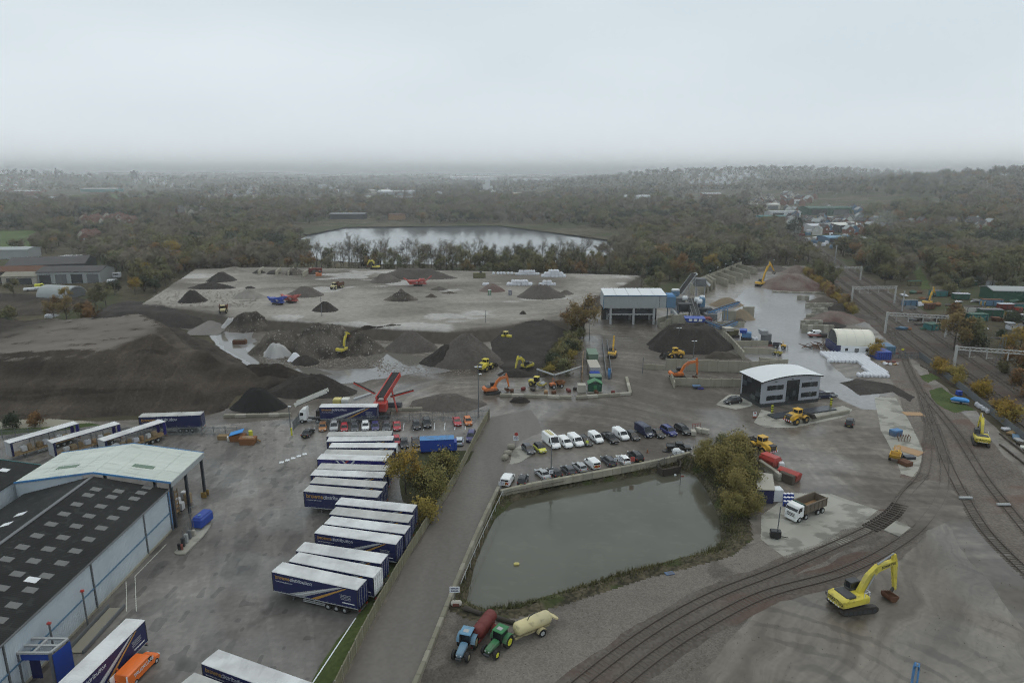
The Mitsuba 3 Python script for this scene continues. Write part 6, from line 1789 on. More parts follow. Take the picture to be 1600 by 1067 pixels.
def heap_mesh(c,rx,ry,h,seed=0,z=0.0,top=.25,rough=.12,yaw=0.0,n=44,k=13):
 t=np.arange(n)*2*np.pi/n
 rho=np.linspace(0,1.05,k)
 A,Rr=np.meshgrid(t,rho)
 edge=1+.5*rough*3*(meshkit.fbm(np.stack([np.cos(A)*1.7,np.sin(A)*1.7,0*A+seed],-1),3,seed)-.5)
 X,Y=rx*Rr*edge*np.cos(A),ry*Rr*edge*np.sin(A)
 prof=np.clip((1-Rr)/(1-top*.55),0,None)
 prof=1-np.maximum(0,1-prof)-.12*top*np.exp(-(Rr/.16)**2)
 prof=np.minimum(prof,1-.5*Rr*Rr*top)
 s=1.4/max(rx,1)
 gul=meshkit.fbm(np.stack([np.cos(A)*4,np.sin(A)*4,Rr*1.1+seed],-1),3,seed+5)-.5
 bump=meshkit.fbm(np.stack([X*.35,Y*.35,0*X+seed*3.1],-1),4,seed+9)-.5
 Z=h*(prof+.58*gul*Rr*(1.05-Rr)*2)+bump*rough*10*np.clip(1.05-Rr,0,.6)
 Z[-1]=-.3
 Z[0]=Z[0].mean()
 v=np.c_[X.ravel(),Y.ravel(),Z.ravel()+z]
 i=np.arange(n*k).reshape(k,n)
 a,b,cc,d=i[:-1],np.roll(i,-1,1)[:-1],np.roll(i,-1,1)[1:],i[1:]
 f=np.stack([a.ravel(),d.ravel(),cc.ravel(),b.ravel()],1)
 v=spin(v,yaw)
 return v+np.array([c[0],c[1],0]),f

def heap(label,m,cx,yb,yt,wpx,z=0.0,dr=.85,top=.25,rough=.2,name='gravel_heap',back=0.0,yaw=0.0):
 F_=at(cx,yb,z)
 zc=F_[1]*CP+(CAM_Z-z)*SP
 rx=wpx/2*zc/FOC
 ry=rx*dr
 c=(F_[0]*(1+ry*.9/F_[1]),F_[1]+ry*.9+back)
 h=max(.3,at_y(cx,yt,c[1])[2]-z)
 h=min(h,ry*.95+1.0)
 big=rx>12
 return solo(name,heap_mesh(c,rx,ry,h,len(label)+int(cx),z,top,rough,yaw,72 if big else 44,24 if big else 13),m,label,'heap',smooth=40)

ZP=4.0
for a in[('dark heap at the far left corner of the stockyard','dark_heap',347,441,425,46,ZP),('low ragged dark heap in front of the corner heap','dark_heap',331,452,441,72,ZP,.4),('dark conical heap on the cobbled left edge of the stockyard','dark_heap',302,474,453,46,ZP),
('pale heap at the far left end of the stockyard','plateau_ground',365,427,417,50,ZP),('small black conical heap beside the slim pole','dark_heap',509,488,471,42,ZP),('soft grey heap behind the blue and red screeners','grey_heap',478,465,447,62,ZP,.7),
('long dark heap along the far edge of the stockyard','grey_heap',650,437,420,134,ZP,.28,.6),('dark heap at the near end of the long stockyard heap','grey_heap',602,443,427,50,ZP),('rough grey rubble heap on the middle of the stockyard','rubble',626,471,456,54,ZP,.6),
('small pointed heap behind the grey rubble heap','grey_heap',627,461,452,18,ZP),('low olive heap beside the red screener','grey_heap',686,454,447,28,ZP,.6),('reddish conical heap behind the green toilet','red_heap',768,457,443,42,ZP),
('broad grey heap below the white bag stacks','grey_heap',846,468,446,76,ZP,.7,.5),('low shoulder heap at the right of the broad grey heap','grey_heap',884,461,454,28,ZP),('tiny dark heap at the slim path on the stockyard','dark_heap',817,491,486,11,ZP),
('brown earth strip heap on the stockyard','dirt_brown',702,459,455,30,ZP,.25),('small brown earth heap on the stockyard','dirt_brown',674,465,459,20,ZP,.4),('dark bump of soil by the haul ramp','dark_heap',391,451,446,16,ZP,.5),
('wide sloping grey gravel at the left edge of the stockyard','plateau_ground',390,468,452,56,ZP,.5),
('white plaster rubble on the left flank of the ramp heap','white_rubble',362,516,497,34,0,.7,.5,.4),('dark rubble heap beside the haul ramp','rubble',392,519,488,80,0,.7,.5,.3),('great rubble heap left of the raised yellow digger','rubble',508,560,498,120,0,.7,.7,.5),('low rubble spread at the left of the great heap','rubble',440,556,514,100,0,.6,.6,.5),
('rubble tail of the great heap towards the grey puddle','rubble',560,556,518,84,0,.6,.6,.5),('white plaster rubble pile at the foot of the great heap','white_rubble',434,560,537,46,0,.6,.8,.7),('small bright white pile of powder','bag_white',462,566,550,26,0),
('small dark pile before the white powder','dark_heap',478,572,554,46,0),('brown grey heap below the stockyard edge','grey_heap',643,552,517,90,0,.7),('large grey heap beside the dozer ramp','grey_heap',730,577,512,122,0,.75,.2),
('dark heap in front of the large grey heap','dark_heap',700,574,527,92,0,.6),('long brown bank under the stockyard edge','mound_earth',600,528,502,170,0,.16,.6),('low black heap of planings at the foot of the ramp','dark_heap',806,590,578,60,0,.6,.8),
('rough brown heap behind the mesh fence and the black pipe','grey_heap',697,643,615,124,0,.6),('black coal like heap at the right foot of the mound','coal',405,645,599,90,0,.6,.4),('low dark ridge tailing off from the earth mound','dark_heap',486,622,586,150,0,.45,.5),
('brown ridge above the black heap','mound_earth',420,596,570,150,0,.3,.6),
('broad black heap held by the long heap wall','dark_heap',1076,553,507,138,0,.75,.8,.2),('spill of pale grit at the wall end of the black heap','plateau_ground',1128,561,549,60,0,.35,.6),('big reddish stone heap under the long armed digger','red_heap',1235,455,428,112,0,.9,.4),
('reddish stone heap in the farthest corner bay','red_heap',1243,428,415,44,0),('dark gravel heap in the far middle bay','grey_heap',1212,425,415,50,0),('dark gravel heap in the far left bay','grey_heap',1172,425,415,50,0,.6),
('brown heap with a white tail in the block bays','dirt_brown',1288,476,464,62,0,.7),('dark grey heap in the block bays','dark_heap',1314,486,474,58,0,.7),('red stone heap in the block bays','red_heap',1304,506,488,92,0,.7,.5),
('black heap tucked behind the domed shelter','dark_heap',1295,513,503,56,0,.7),('sand coloured heap spilling round the bay walls','tan_sand',1158,501,482,44,0),('brown sand heap behind the blue conveyor','tan_sand',1135,480,465,58,0,.6),('dark brown pile at the foot of the sand heap','dirt_brown',1155,504,497,22,0),
('purple red grit pile in the low bay','red_heap',1187,549,540,48,0,.6),('flat dark spill of grit beside the block row','dark_heap',812,630,621,34,0,.45,.9),('low pile of leaves and soil behind the domed shelter','grey_heap',1340,500,490,60,0,.6),
('dark heap in the first far stockyard pen','dark_heap',405,428,421,22,ZP),('dark heap in the second far stockyard pen','dark_heap',428,429,421,24,ZP),('pile of pale timber and rubble in the third far pen','rubble',460,430,419,44,ZP,.6,.3,.3),('dark heap beside the rust red container','dark_heap',492,429,422,18,ZP)]:
 heap(*a)
for i,(p,q)in enumerate([((404,430),(412,423)),((431,431),(439,424)),((450,431),(459,424)),((473,433),(487,424))]):
 wall_run('pen_wall',['first','second','third','fourth'][i]+' slanting concrete pen wall at the far left of the stockyard',[p,q],2.4,.6,posts=False,z=ZP,panel=4)
 # broken stone on the rubble heaps
g=np.random.default_rng(3)
tv=[MB().rock((0,0,0),(1,.8,.7),s).mesh()for s in range(5)]
m=MB()
for _ in range(900):
 px,py=g.uniform(400,600),g.uniform(540,575)
 p=at(g.uniform(405,600),g.uniform(556,575));s=g.uniform(.12,.45)
 v,f=tv[g.integers(5)]
 m.add(spin(v*s,g.uniform(0,6))+[p[0],p[1],.1],f)
for _ in range(700):
 p=at(g.uniform(590,780),575+6*g.normal());s=g.uniform(.1,.35)
 v,f=tv[g.integers(5)]
 m.add(spin(v*s,g.uniform(0,6))+[p[0],p[1],.05],f)
for _ in range(500):
 p=at(g.uniform(240,400),g.uniform(455,480),ZP);s=g.uniform(.2,.5)
 v,f=tv[g.integers(5)]
 m.add(spin(v*s,g.uniform(0,6))+[p[0],p[1],ZP+.1],f)
stuff('rubble_stones',m,'light_stone','loose broken stone and brick strewn round the rubble heaps','rubble')

m=MB()
for _ in range(900):
 k_=g.integers(4)
 p=at(*[(g.uniform(1100,1590),g.uniform(860,1060)),(g.uniform(670,1180),g.uniform(880,1060)),(g.uniform(800,1360),g.uniform(625,720)),(g.uniform(1390,1600),g.uniform(600,860))][k_])
 if POND.buffer(4.5).contains(sg.Point(p[0],p[1]))or p[0]<-9-(p[1]-70)*.0:continue
 s=g.uniform(.03,.10);v,f=tv[g.integers(5)]
 m.add(spin(v*s,g.uniform(0,6))+[p[0],p[1],.04],f)
stuff('ground_clods',m,'dirt_brown','small clods and stones scattered over the mud and gravel','clods')

# ---- machines of the sorting plant
def conv(name,label,a,b,w,frame,legs=(),depth=.7,cat='conveyor'):
 k=thing(name,label,cat)
 p,q=np.asarray(a,float),np.asarray(b,float)
 d=(q-p)/np.linalg.norm(q-p)
 side=np.cross(d,[0,0,1]);side/=np.linalg.norm(side);upv=np.cross(side,d);L=np.linalg.norm(q-p)
 for s in(-1,1):
  m=MB()
  o=side*w/2*s
  m.bar(p+o,q+o,.16,.3);m.bar(p+o-upv*depth,q+o-upv*depth,.14,.16)
  n=max(2,int(L/1.8))
  for i in range(n):
   a0,a1=p+d*L*i/n+o,p+d*L*(i+1)/n+o
   m.bar(a0-upv*depth,a1,.09,.09);m.bar(a0,a0-upv*depth,.09,.09)
  part(k,'side_frame',m,frame)
 part(k,'belt',MB().bar(p+upv*.1,q+upv*.1,w*.8,.12),'rubber')
 for t in legs:
  c=p+d*L*t-upv*depth
  for s in(-1,1):part(k,'leg',MB().bar(c+side*w/2*s,np.array([c[0]+side[0]*w*.75*s,c[1]+side[1]*w*.75*s,0]),.2,.2),frame)
 part(k,'head_drum',MB().cyl(q-side*w*.45,q+side*w*.45,.3,n=10),'dark_grey')
 return k

conv('steel_conveyor','tall grey steel conveyor rising above the stone bays',at_y(1061,459,292),at_y(1084,428,300),2.6,'steel',(.45,.9),1.6)
conv('steel_conveyor','grey twin conveyor descending beside the raised shed',at_y(1077,466,285),at_y(1086,493,258),1.6,'mid_grey',(.5,),.9)
conv('steel_conveyor','second grey conveyor lying close beside the twin',at_y(1083,466,285),at_y(1091,493,258),1.6,'mid_grey',(),.9)
conv('blue_conveyor','blue conveyor pointing out over the sand heaps',at_y(1105,488,262),at_y(1154,472,266),1.6,'sky_blue',(.25,.6),.9)
conv('blue_conveyor','blue conveyor sloping down to the heap wall',at_y(1097,499,254),at_y(1128,510,243),1.8,'sky_blue',(.5,),.9)
conv('blue_conveyor','short blue conveyor rising at the end of the sloping one',at_y(1126,511,243),at_y(1150,502,248),1.8,'sky_blue',(.6,),.9)
k=thing('feed_tray','deep blue feed tray with white panels above the black heap','hopper')
p=at_y(1085,499,250)
part(k,'tray',loc(MB().box((0,0,0),(6.0,4.0,1.6),top=(1.25,1.25)),p,-.1),'royal_blue')
for j in range(3):part(k,'white_panel',loc(MB().box((-1.8+1.8*j,-2.5,.2),(1.2,.1,.9)),p,-.1),'lettering_white')
part(k,'leg',loc(MB().box((-2,-1,-3),(.3,.3,5.5)).box((2,-1,-3),(.3,.3,5.5)),p),'steel')
k=thing('screen_tower','blue and white screening tower at the foot of the tall conveyor','tower')
p=at_y(1056,462,285)
part(k,'tower_frame',loc(MB().bar((-1.2,0,0),(-.4,0,p[2]),.35,.35).bar((1.4,0,0),(.6,0,p[2]),.35,.35).bar((-1.2,2,0),(-.4,2,p[2]),.35,.35).bar((1.4,2,0),(.6,2,p[2]),.35,.35),(p[0],p[1])),'shed_blue')
part(k,'screen_box',loc(MB().rbox((0,1,p[2]+.8),(3.0,3.0,1.8),.2),(p[0],p[1])),'shed_blue');part(k,'white_cover',loc(MB().rbox((0,1,p[2]+2.3),(3.2,2.4,1.0),.4),(p[0],p[1])),'shed_white')
k=thing('screen_deck','cluster of grey screening machines with white rounded covers','machine')
for j,(px,py,Y,w,h,mm)in enumerate([(1070,480,275,5.5,3.5,'dark_grey'),(1100,486,272,6.0,2.8,'dark_grey'),(1096,473,276,2.2,4.5,'shed_blue'),(1062,470,282,4.0,3.0,'mid_grey'),(1110,494,262,4.5,2.5,'mid_grey'),(1104,500,258,3.5,2.2,'dark_red')]):
 p=at_y(px,py,Y)
 part(k,'machine_body',MB().rbox((p[0],Y,p[2]),(w,3.5,h),.2),mm)
 part(k,'support_frame',MB().box((p[0]-w*.4,Y,p[2]/2-h*.2),(.3,.3,max(.4,p[2]))).box((p[0]+w*.4,Y,p[2]/2-h*.2),(.3,.3,max(.4,p[2]))),'steel')
for px,py,Y in((1070,466,280),(1089,468,276),(1097,465,278),(1093,471,274)):
 p=at_y(px,py,Y);part(k,'white_cover',MB().cyl((p[0]-.9,Y,p[2]),(p[0]+.9,Y,p[2]),1.0,n=12),'shed_white')
k=thing('head_house','grey machine house at the top of the tall steel conveyor','machine')
p=at_y(1085,432,302)
part(k,'house',MB().rbox((p[0]+2.5,p[1],p[2]-2.5),(5,4,3.5),.2),'mid_grey');part(k,'white_cap',MB().rbox((p[0],p[1],p[2]+1.0),(2.6,2,.8),.3),'shed_white')
part(k,'tower_frame',MB().box((p[0]+1,p[1]-1.5,p[2]/2-2),(.4,.4,p[2]-3)).box((p[0]+4.5,p[1]-1.5,p[2]/2-2),(.4,.4,p[2]-3)),'steel')
part(k,'spout',MB().bar((p[0]+4,p[1],p[2]-1),(p[0]+7,p[1]-1,p[2]-4),.8,.8),'shed_white')

def box_machine(name,label,px,py,L,W,H,body,extra,yaw=0.0,z=0.0,s=1.0):
 p=at(px,py,z)
 k=thing(name,label,'machine')
 part(k,'machine_body',loc(MB().rbox((0,0,H*.6),(L*.7,W*.8,H*.6),.12),p,yaw),body)
 part(k,'hopper',loc(MB().box((-L*.28,0,H*1.0),(L*.45,W,H*.35),top=(1.25,1.15)),p,yaw),extra)
 part(k,'undercarriage',loc(MB().box((0,W*.36,H*.15),(L*.8,W*.22,H*.3)).box((0,-W*.36,H*.15),(L*.8,W*.22,H*.3)),p,yaw),'track_iron')
 return k,p

box_machine('crusher','olive crusher with a pale lid beside the heap wall',1143,527,6,3,3.2,'olive_paint','concrete_pale',.2)
box_machine('blue_crusher','bright blue mobile crusher standing on the bay wall',1166,531,4.5,3,3.2,'sky_blue','royal_blue',-.3)
k,p=box_machine('bagging_plant','grey bag filling hopper with a red and white base',1196,539,4.2,3,4.6,'mid_grey','steel')
part(k,'red_base',loc(MB().box((0,-1.6,.3),(4.4,.6,.5)),p),'red_paint');part(k,'cone',loc(MB().cyl((2.3,-1.4,0),(2.3,-1.4,1.3),.4,.08),p),'orange_paint')

def screener(label,px,py,col,L=9.0,yaw=0.0,z=ZP,up=5.0,name='mobile_screener',wing=True):
 p=at(px,py,z);p[2]=z
 k=thing(name,label,'screener')
 part(k,'chassis',loc(MB().box((0,0,1.3),(L*.75,1.8,.7)),p,yaw),col)
 part(k,'screen_box',loc(MB().box((L*.1,0,2.6),(L*.42,2.0,1.3),tilt=-.22),p,yaw),col)
 part(k,'hopper',loc(MB().box((-L*.28,0,2.3),(L*.28,2.4,1.1),top=(1.3,1.3)),p,yaw),col)
 for s in(-1,1):
  part(k,'side_conveyor',loc(MB().bar((0,s*.8,1.2),(L*.1,s*3.4,3.2),.9,.3),p,yaw),col)
  part(k,'track',loc(MB().prism([(-1.9,.05),(1.9,.05),(2.2,.45),(1.9,.85),(-1.9,.85),(-2.2,.45)],s*.9-.25,s*.9+.25),p,yaw),'track_iron')
 part(k,'main_conveyor',loc(MB().bar((L*.2,0,1.3),(L*.62,0,up),1.1,.35),p,yaw),col)
 part(k,'feed_conveyor',loc(MB().bar((-L*.2,0,1.6),(-L*.62,0,up*.8),1.1,.35),p,yaw),col)
 part(k,'engine_box',loc(MB().rbox((L*.02,-.9,1.9),(1.8,.9,.9),.1),p,yaw),'light_grey')
 return k

screener('red mobile screener with wings spread on the stockyard',653,447,'red_paint',11,.1)
screener('blue mobile screener beside the red one, left of the stockyard',434,476,'royal_blue',8,-.4,up=3.8)
screener('faded red mobile screener right behind the blue one',455,473,'faded_red',9,-.5,up=4.0)
# red screener behind the lettered lorry
k=thing('tall_screener','large red screener with a tall inclined conveyor behind the lettered lorry','screener')
ys=158
b0,b1=at_y(594,622,ys),at_y(619,583,ys+10)
for s in(-1,1):part(k,'side_frame',MB().bar(b0+[s*1.0,0,-.3],b1+[s*1.0,0,-.3],.3,1.2),'red_paint')
part(k,'belt',MB().bar(b0+[0,0,.2],b1+[0,0,.2],1.8,.15),'rubber')
for t_ in(.2,.4,.6,.8):part(k,'cross_member',MB().bar(b0+(b1-b0)*t_+[-1.1,0,-.4],b0+(b1-b0)*t_+[1.1,0,-.4],.2,.2),'dark_red')
part(k,'support_leg',MB().bar(b0+(b1-b0)*.6,np.array([b0[0]+3.5,ys+3,.3]),.35,.35),'red_paint')
e0,e1=at_y(586,615,ys),at_y(553,598,ys+2);part(k,'left_conveyor',MB().bar(e0,e1,.55,.3),'red_paint')
part(k,'left_belt',MB().bar(e0+[0,0,.25],e1+[0,0,.2],.4,.1),'rubber')
e0,e1=at_y(610,620,ys),at_y(646,610,ys+2);part(k,'right_conveyor',MB().bar(e0,e1,.55,.3),'red_paint')
part(k,'right_belt',MB().bar(e0+[0,0,.25],e1+[0,0,.2],.4,.1),'rubber')
part(k,'screen_box',MB().rbox((b0[0],ys,3.0),(3.2,3,2.2),.15),'red_paint');part(k,'undercarriage',MB().box((b0[0],ys,.8),(4.5,2.6,1.2)),'track_iron')
k=thing('cream_screener','pale grey green screener with a long trough behind the lorry cab','screener')
e0,e1=at_y(462,633,156),at_y(512,612,160)
for s in(-1,1):part(k,'trough_side',MB().bar(e0+[0,s*.9,.3],e1+[0,s*.9,.3],.18,.9),'off_white')
part(k,'trough_belt',MB().bar(e0,e1,1.8,.15),'dark_grey')
for px in(527,540):
 p=at_y(px,624,160);part(k,'engine_house',MB().rbox((p[0],160,p[2]-1.0),(1.9,2,2.6),.12),'pale_yellow'if px==527 else 'off_white')
e0,e1=at_y(553,624,160),at_y(580,615,162);part(k,'rear_conveyor',MB().bar(e0,e1,1.0,.5),'light_grey')
part(k,'undercarriage',MB().box((at_y(520,630,159)[0],159,1.0),(8,2.4,1.6)),'track_iron')
a,b=at(592,640),at(628,640)
solo('steel_pipe',MB().cyl((a[0],a[1],1.0),(b[0],b[1],1.0),1.0,n=18),'graphite','thick dark steel pipe lying behind the car park fence','pipe',smooth=40)

# ---- stockyard odds
for nm,px,py,sz,mm,lab,cat in[('rusty_container',493,427,(7,2.6,2.8),'dark_red','rust red container at the far edge of the stockyard','container'),('old_loader_body',749,434,(6.5,3,2.6),'olive_paint','rusty olive machine body near the far trees','machine'),
('portable_toilet',765,461,(1.3,1.3,2.3),'green_paint','green portable toilet with a white roof on the stockyard','toilet'),('portable_toilet',797,461,(1.3,1.3,2.3),'navy','navy portable toilet with a grey roof on the stockyard','toilet'),
('small_dumper',498,431,(3.0,1.6,1.8),'orange_paint','small orange machine in front of the rust red container','machine'),('rusty_skip',375,537,(4.5,2.2,1.4),'rust','rusty skip half sunk beside the pale puddle','skip')]:
 z=0 if py>500 else ZP
 p=at(px,py,z)
 k=thing(nm,lab,cat)
 part(k,'body',MB().rbox((p[0],p[1],z+sz[2]/2),sz,.08,rz=.1),mm)
 if 'toilet'in nm:part(k,'roof',MB().rbox((p[0],p[1],z+sz[2]+.08),(1.4,1.4,.2),.08),'lettering_white'if mm!='navy'else 'light_grey');part(k,'door',MB().box((p[0],p[1]-.68,z+1.1),(.7,.04,1.8)),'light_grey')
 elif 'skip'in nm:part(k,'opening',MB().box((p[0],p[1],z+sz[2]+.02),(sz[0]*.8,sz[1]*.7,.06),rz=.1),'dirt_brown')
 elif 'container'in nm:
  for j in range(9):part(k,'rib',MB().box((p[0]-3.1+.78*j,p[1]-1.3-.03+.1*(-3.1+.78*j),z+1.4),(.12,.16,2.5)),'rust')
 else:part(k,'cab',MB().rbox((p[0]+.8,p[1],z+sz[2]+.3),(1.4,1.4,.9),.15),'glass_dark')

def bag_kit():
 k=Kit()
 m=MB().loft([np.array([[x*q,y*q,z]for x,y in((-.43,-.30),(-.30,-.43),(.30,-.43),(.43,-.30),(.43,.30),(.30,.43),(-.30,.43),(-.43,.30))])for z,q in((0,.92),(.25,1.06),(.65,1.05),(.88,.9),(.95,.55))])
 m.bar((-.3,-.3,.9),(-.1,-.1,1.12),.06,.03).bar((.3,.3,.9),(.1,.1,1.12),.06,.03)
 k.add('bag',m,'bag_white',50)
 return k

BAG=bag_kit().parts[0][1]

def bag(p,label,group,yaw=0.0,m='bag_white',s=1.0):
 key=num('bulk_bag')
 scene[key]={**BAG,'bsdf':ref(m),'to_world':T().translate([float(q)for q in p]).rotate([0,0,1],math.degrees(yaw)).scale(s)}
 _label(key,label,'bag',group)

A_,B_=poly([(1283,553),(1351,554),(1360,566),(1339,568),(1295,566)]),poly([(1341,568),(1359,566),(1387,583),(1387,591),(1338,590),(1337,586),(1356,585)])
g=np.random.default_rng(9)
ya=yaw_of(at(1283,553),at(1351,554.5))
o=at(1283,553)
for i in range(-30,40):
 for j in range(-40,12):
  q=spin([[i*1.12+.03*g.normal(),j*1.12,0]],ya)[0]+o
  pt=sg.Point(q[0],q[1])
  if A_.contains(pt):bag((q[0],q[1],.02),'white bulk bag in the wide block of bags by the domed shelter','bulk bags in the wide block',ya+.06*g.normal())
  elif B_.contains(pt):bag((q[0],q[1],.02),'white bulk bag in the stepped block beside the coal dust','bulk bags in the stepped block',ya+.06*g.normal())
for px0,px1,py,n,lev,lab in[(792,832,446,11,2,'long low stack'),(842,868,446,9,3,'ragged stack'),(805,842,429.5,12,2,'far left stack'),(846,884,433,13,3,'far pyramid'),(768,803,428.5,6,1,'loose far row'),(755,764,446,3,1,'little row of three')]:
 for i in range(n):
  for L_ in range(lev):
   if L_ and(i<L_*2 or i>=n-L_*2)or(lab=='ragged stack'and g.random()<.3*L_):continue
   p=at(px0+(px1-px0)*(i+.5)/n,py,ZP)
   for rr in range(2 if lab in('far pyramid','long low stack')else 1):
    bag((p[0]+.2*g.normal(),p[1]+rr*1.6,ZP+L_*1.25),f'white bulk bag in the {lab} at the back of the stockyard',f'bulk bags of the {lab}',g.uniform(0,3),s=1.35)
for i in range(6):
 p=at(1526+3.4*i,634+2.0*i+(i%2))
 bag((p[0],p[1],0),'dull white bag lying along the grey railway fence','dull bags by the railway fence',.3*i,'bag_dull')
for i in range(3):
 p=at(1176+3*i,531+(i%2));bag((p[0],p[1],0),'white bag in the little group by the bag filling hopper','bags by the filling hopper',.3*i)

 # ---- things round the pond and the concrete pad
k=thing('red_tank_skip','long red waste tank with an open end beside the pond bushes','skip')
a,b=at(1180,717),at(1214,731)
ya=yaw_of(a,b);L=np.linalg.norm(b-a);c=(a+b)/2
part(k,'tank_body',loc(MB().prism([(-1.2,.3),(1.2,.3),(1.35,1.5),(.9,2.2),(-.9,2.2),(-1.35,1.5)],-L*.5,L*.16),c,ya-math.pi/2+math.pi),'red_paint')
part(k,'open_end',loc(MB().box((L*.33,.9,1.0),(L*.34,.15,1.5)).box((L*.33,-.9,1.0),(L*.34,.15,1.5)).box((L*.5,0,.8),(.15,1.9,1.0)),c,ya),'red_paint');part(k,'floor',loc(MB().box((L*.33,0,.35),(L*.34,1.8,.3)),c,ya),'dark_red')
q=at(1233,748)
k=thing('red_skip','closed red skip with a ridged lid next to the white liquid container','skip')
part(k,'skip_body',loc(MB().box((0,0,.85),(3.6,1.9,1.5),top=(1.15,1.0)),q,ya+.1),'red_paint');part(k,'lid',loc(MB().prism([(-1.0,1.6),(0,2.1),(1.0,1.6)],-2.1,2.1),q,ya+.1-math.pi/2),'red_paint')
q=at(1220,731);k=thing('liquid_container','white caged liquid container between the red tanks','container')
part(k,'container_body',MB().rbox((q[0],q[1],.75),(1.1,1.0,1.1),.1),'shed_white');part(k,'pallet',MB().box((q[0],q[1],.1),(1.2,1.1,.18)),'timber')
block_run('pond_block_wall','concrete blocks between the red tanks and the flat roofed cabin',[(1169,716),(1182,724)],2,1.8);block_run('pond_block_wall','concrete blocks beside the closed red skip',[(1184,728),(1205,742),(1218,752)],2,1.8)
q=at(1229,753);solo('dark_block',MB().rbox((q[0],q[1],.9),(3.0,1.0,1.8),.1,rz=ya),'dirt_brown','dark stained block in front of the closed red skip','block')
k=thing('flat_roofed_cabin','dark cabin with a weathered flat roof beside the pond bushes','cabin')
R_=[at(1181,737,2.7)[:2],at(1207,741,2.7)[:2],at(1211,766,2.7)[:2],at(1183,765,2.7)[:2]]
part(k,'roof',MB().slab(R_,2.62,2.8),'concrete_pale');cen=np.mean(R_,0)
part(k,'cabin_wall',MB().slab([cen+(p-cen)*.95 for p in np.array(R_)],0,2.6),'navy')
p=at(1217,784);solo('white_cabin',MB().rbox((p[0]-.2,p[1]+.8,1.2),(1.7,1.7,2.4),.08),'shed_white','small white cabin next to the blue drums','cabin')
g=np.random.default_rng(4)
for i in range(9):
 p=at(1226+5.5*(i%3),790-6.0*(i//3))
 k=thing('blue_drum','blue drum with a white lid in the cluster beside the tipper cab','drum','blue drums beside the tipper truck')
 part(k,'drum_body',MB().cyl((p[0],p[1],0),(p[0],p[1],.9),.36,n=12),'royal_blue',40);part(k,'lid',MB().cyl((p[0],p[1],.9),(p[0],p[1],.98),.30,n=12),'bag_white')
p=at(1211,840);k=thing('light_tower','black mobile light tower with its mast raised at the pad corner','light tower')
part(k,'engine_box',MB().rbox((p[0],p[1],.8),(1.7,1.1,1.2),.1,rz=-.2),'black_paint');part(k,'mast',MB().cyl((p[0]+.3,p[1],1.2),(p[0]+.45,p[1]+.1,5.6),.09),'mid_grey');part(k,'tow_bar',MB().bar((p[0]+.8,p[1]-.2,.4),(p[0]+2.0,p[1]-.5,.3),.1,.1),'black_paint')
for s in(-.5,.5):part(k,'wheel',MB().cyl((p[0]+.1,p[1]+s-.1,.3),(p[0]+.1,p[1]+s+.1,.3),.3),'rubber')
for nm,px,py,sz,yw,mm,lab,cat in[('steel_plate',1419,704,(5.4,3.4,.12),-.9,'tan','large rust brown plate leaning on the long concrete pad','plate'),('steel_plate',1427,647,(4.6,2.6,.12),-.1,'tan','rust brown plate lying beside the points','plate'),
('steel_tray',1420,716,(2.2,1.4,.6),0,'graphite','dark steel tray next to the brown plate','tray'),('scrap_bale',1414,726,(1.8,2.2,.9),.4,'rust','rusty bale of scrap at the end of the long concrete pad','scrap'),
('blue_attachment',1399,680,(2.4,1.6,1.4),.3,'sky_blue','blue machine attachment on the long concrete pad','attachment'),('blue_sheet',1046,896,(1.4,.9,.15),.3,'sky_blue','scrap of blue sheet on the gravel by the pond','sheet'),
('blue_drum_stack',1498,617,(1.2,1.2,1.2),0,'royal_blue','blue bundle behind the covered trailer','bundle'),('pallet',1094,607.5,(1.8,1.2,.3),0,'purple_blue','purple sheet on the ground below the panelled wall','sheet')]:
 p=at(px,py);solo(nm,MB().rbox((p[0],p[1],sz[2]/2+.02),sz,.05,rz=yw),mm,lab,cat)
k=thing('scrap_hoops','tangle of rusty curved steel frames on the long concrete pad','frame')
p=at(1412,688)
for j in range(5):part(k,'hoop',MB().tube([(p[0]-1.5+.6*j,p[1]-.8,.1),(p[0]-1.6+.7*j,p[1]-.3,1.0),(p[0]-1.0+.6*j,p[1]+.8,1.1),(p[0]-.8+.6*j,p[1]+1.2,.1)],.07),'rust')
p=at(1499,630);k=thing('covered_trailer','small trailer under a bright blue cover near the grey fence','trailer')
part(k,'cover',loc(MB().loft([ring8(-2.1,.3,.7,1.0,.1),ring8(-1.2,.9,.6,1.5,.3),ring8(1.0,1.0,.6,1.5,.3),ring8(2.0,.8,.6,1.2,.2)]),p,-.5),'tarp_blue',40)
part(k,'chassis',loc(MB().box((0,0,.45),(3.8,1.5,.25)),p,-.5),'light_grey')
for s in(-.85,.85):part(k,'wheel',loc(MB().cyl((.2,s-.1,.32),(.2,s+.1,.32),.32),p,-.5),'rubber')
p=at(1088,607);k=thing('blue_wheelbarrow','small blue trailer below the low panelled wall','trailer')
part(k,'tray',MB().box((p[0],p[1],.7),(2.0,1.2,.5),top=(1.2,1.2)),'sky_blue');part(k,'wheel',MB().cyl((p[0],p[1]-.7,.3),(p[0],p[1]+.7,.3),.3),'rubber')
for i in range(7):
 a,b=at(1562+5*(i%4),678+4.2*i),at(1622+5*(i%4),726+4.0*i)
 solo('stacked_rail',MB().bar(a+[0,0,.15+.15*(i%2)],b+[0,0,.15+.15*(i%2)],.3,.25),'rail_steel'if i%3 else 'sleeper_wood','old rail in the stack beside the grey railway fence','rail','old rails stacked by the fence')
for i in range(6):
 p=at(1575+6*i,672+6*i);solo('timber_scrap',MB().rbox((p[0],p[1],.3),(2.6,1.4,.5),.1,rz=.5*i),['bag_dull','timber','shed_blue','light_grey','sleeper_wood','off_white'][i],f'{["pale", "brown", "blue grey", "grey", "black", "cream"][i]} junk slab at the foot of the railway fence','junk')
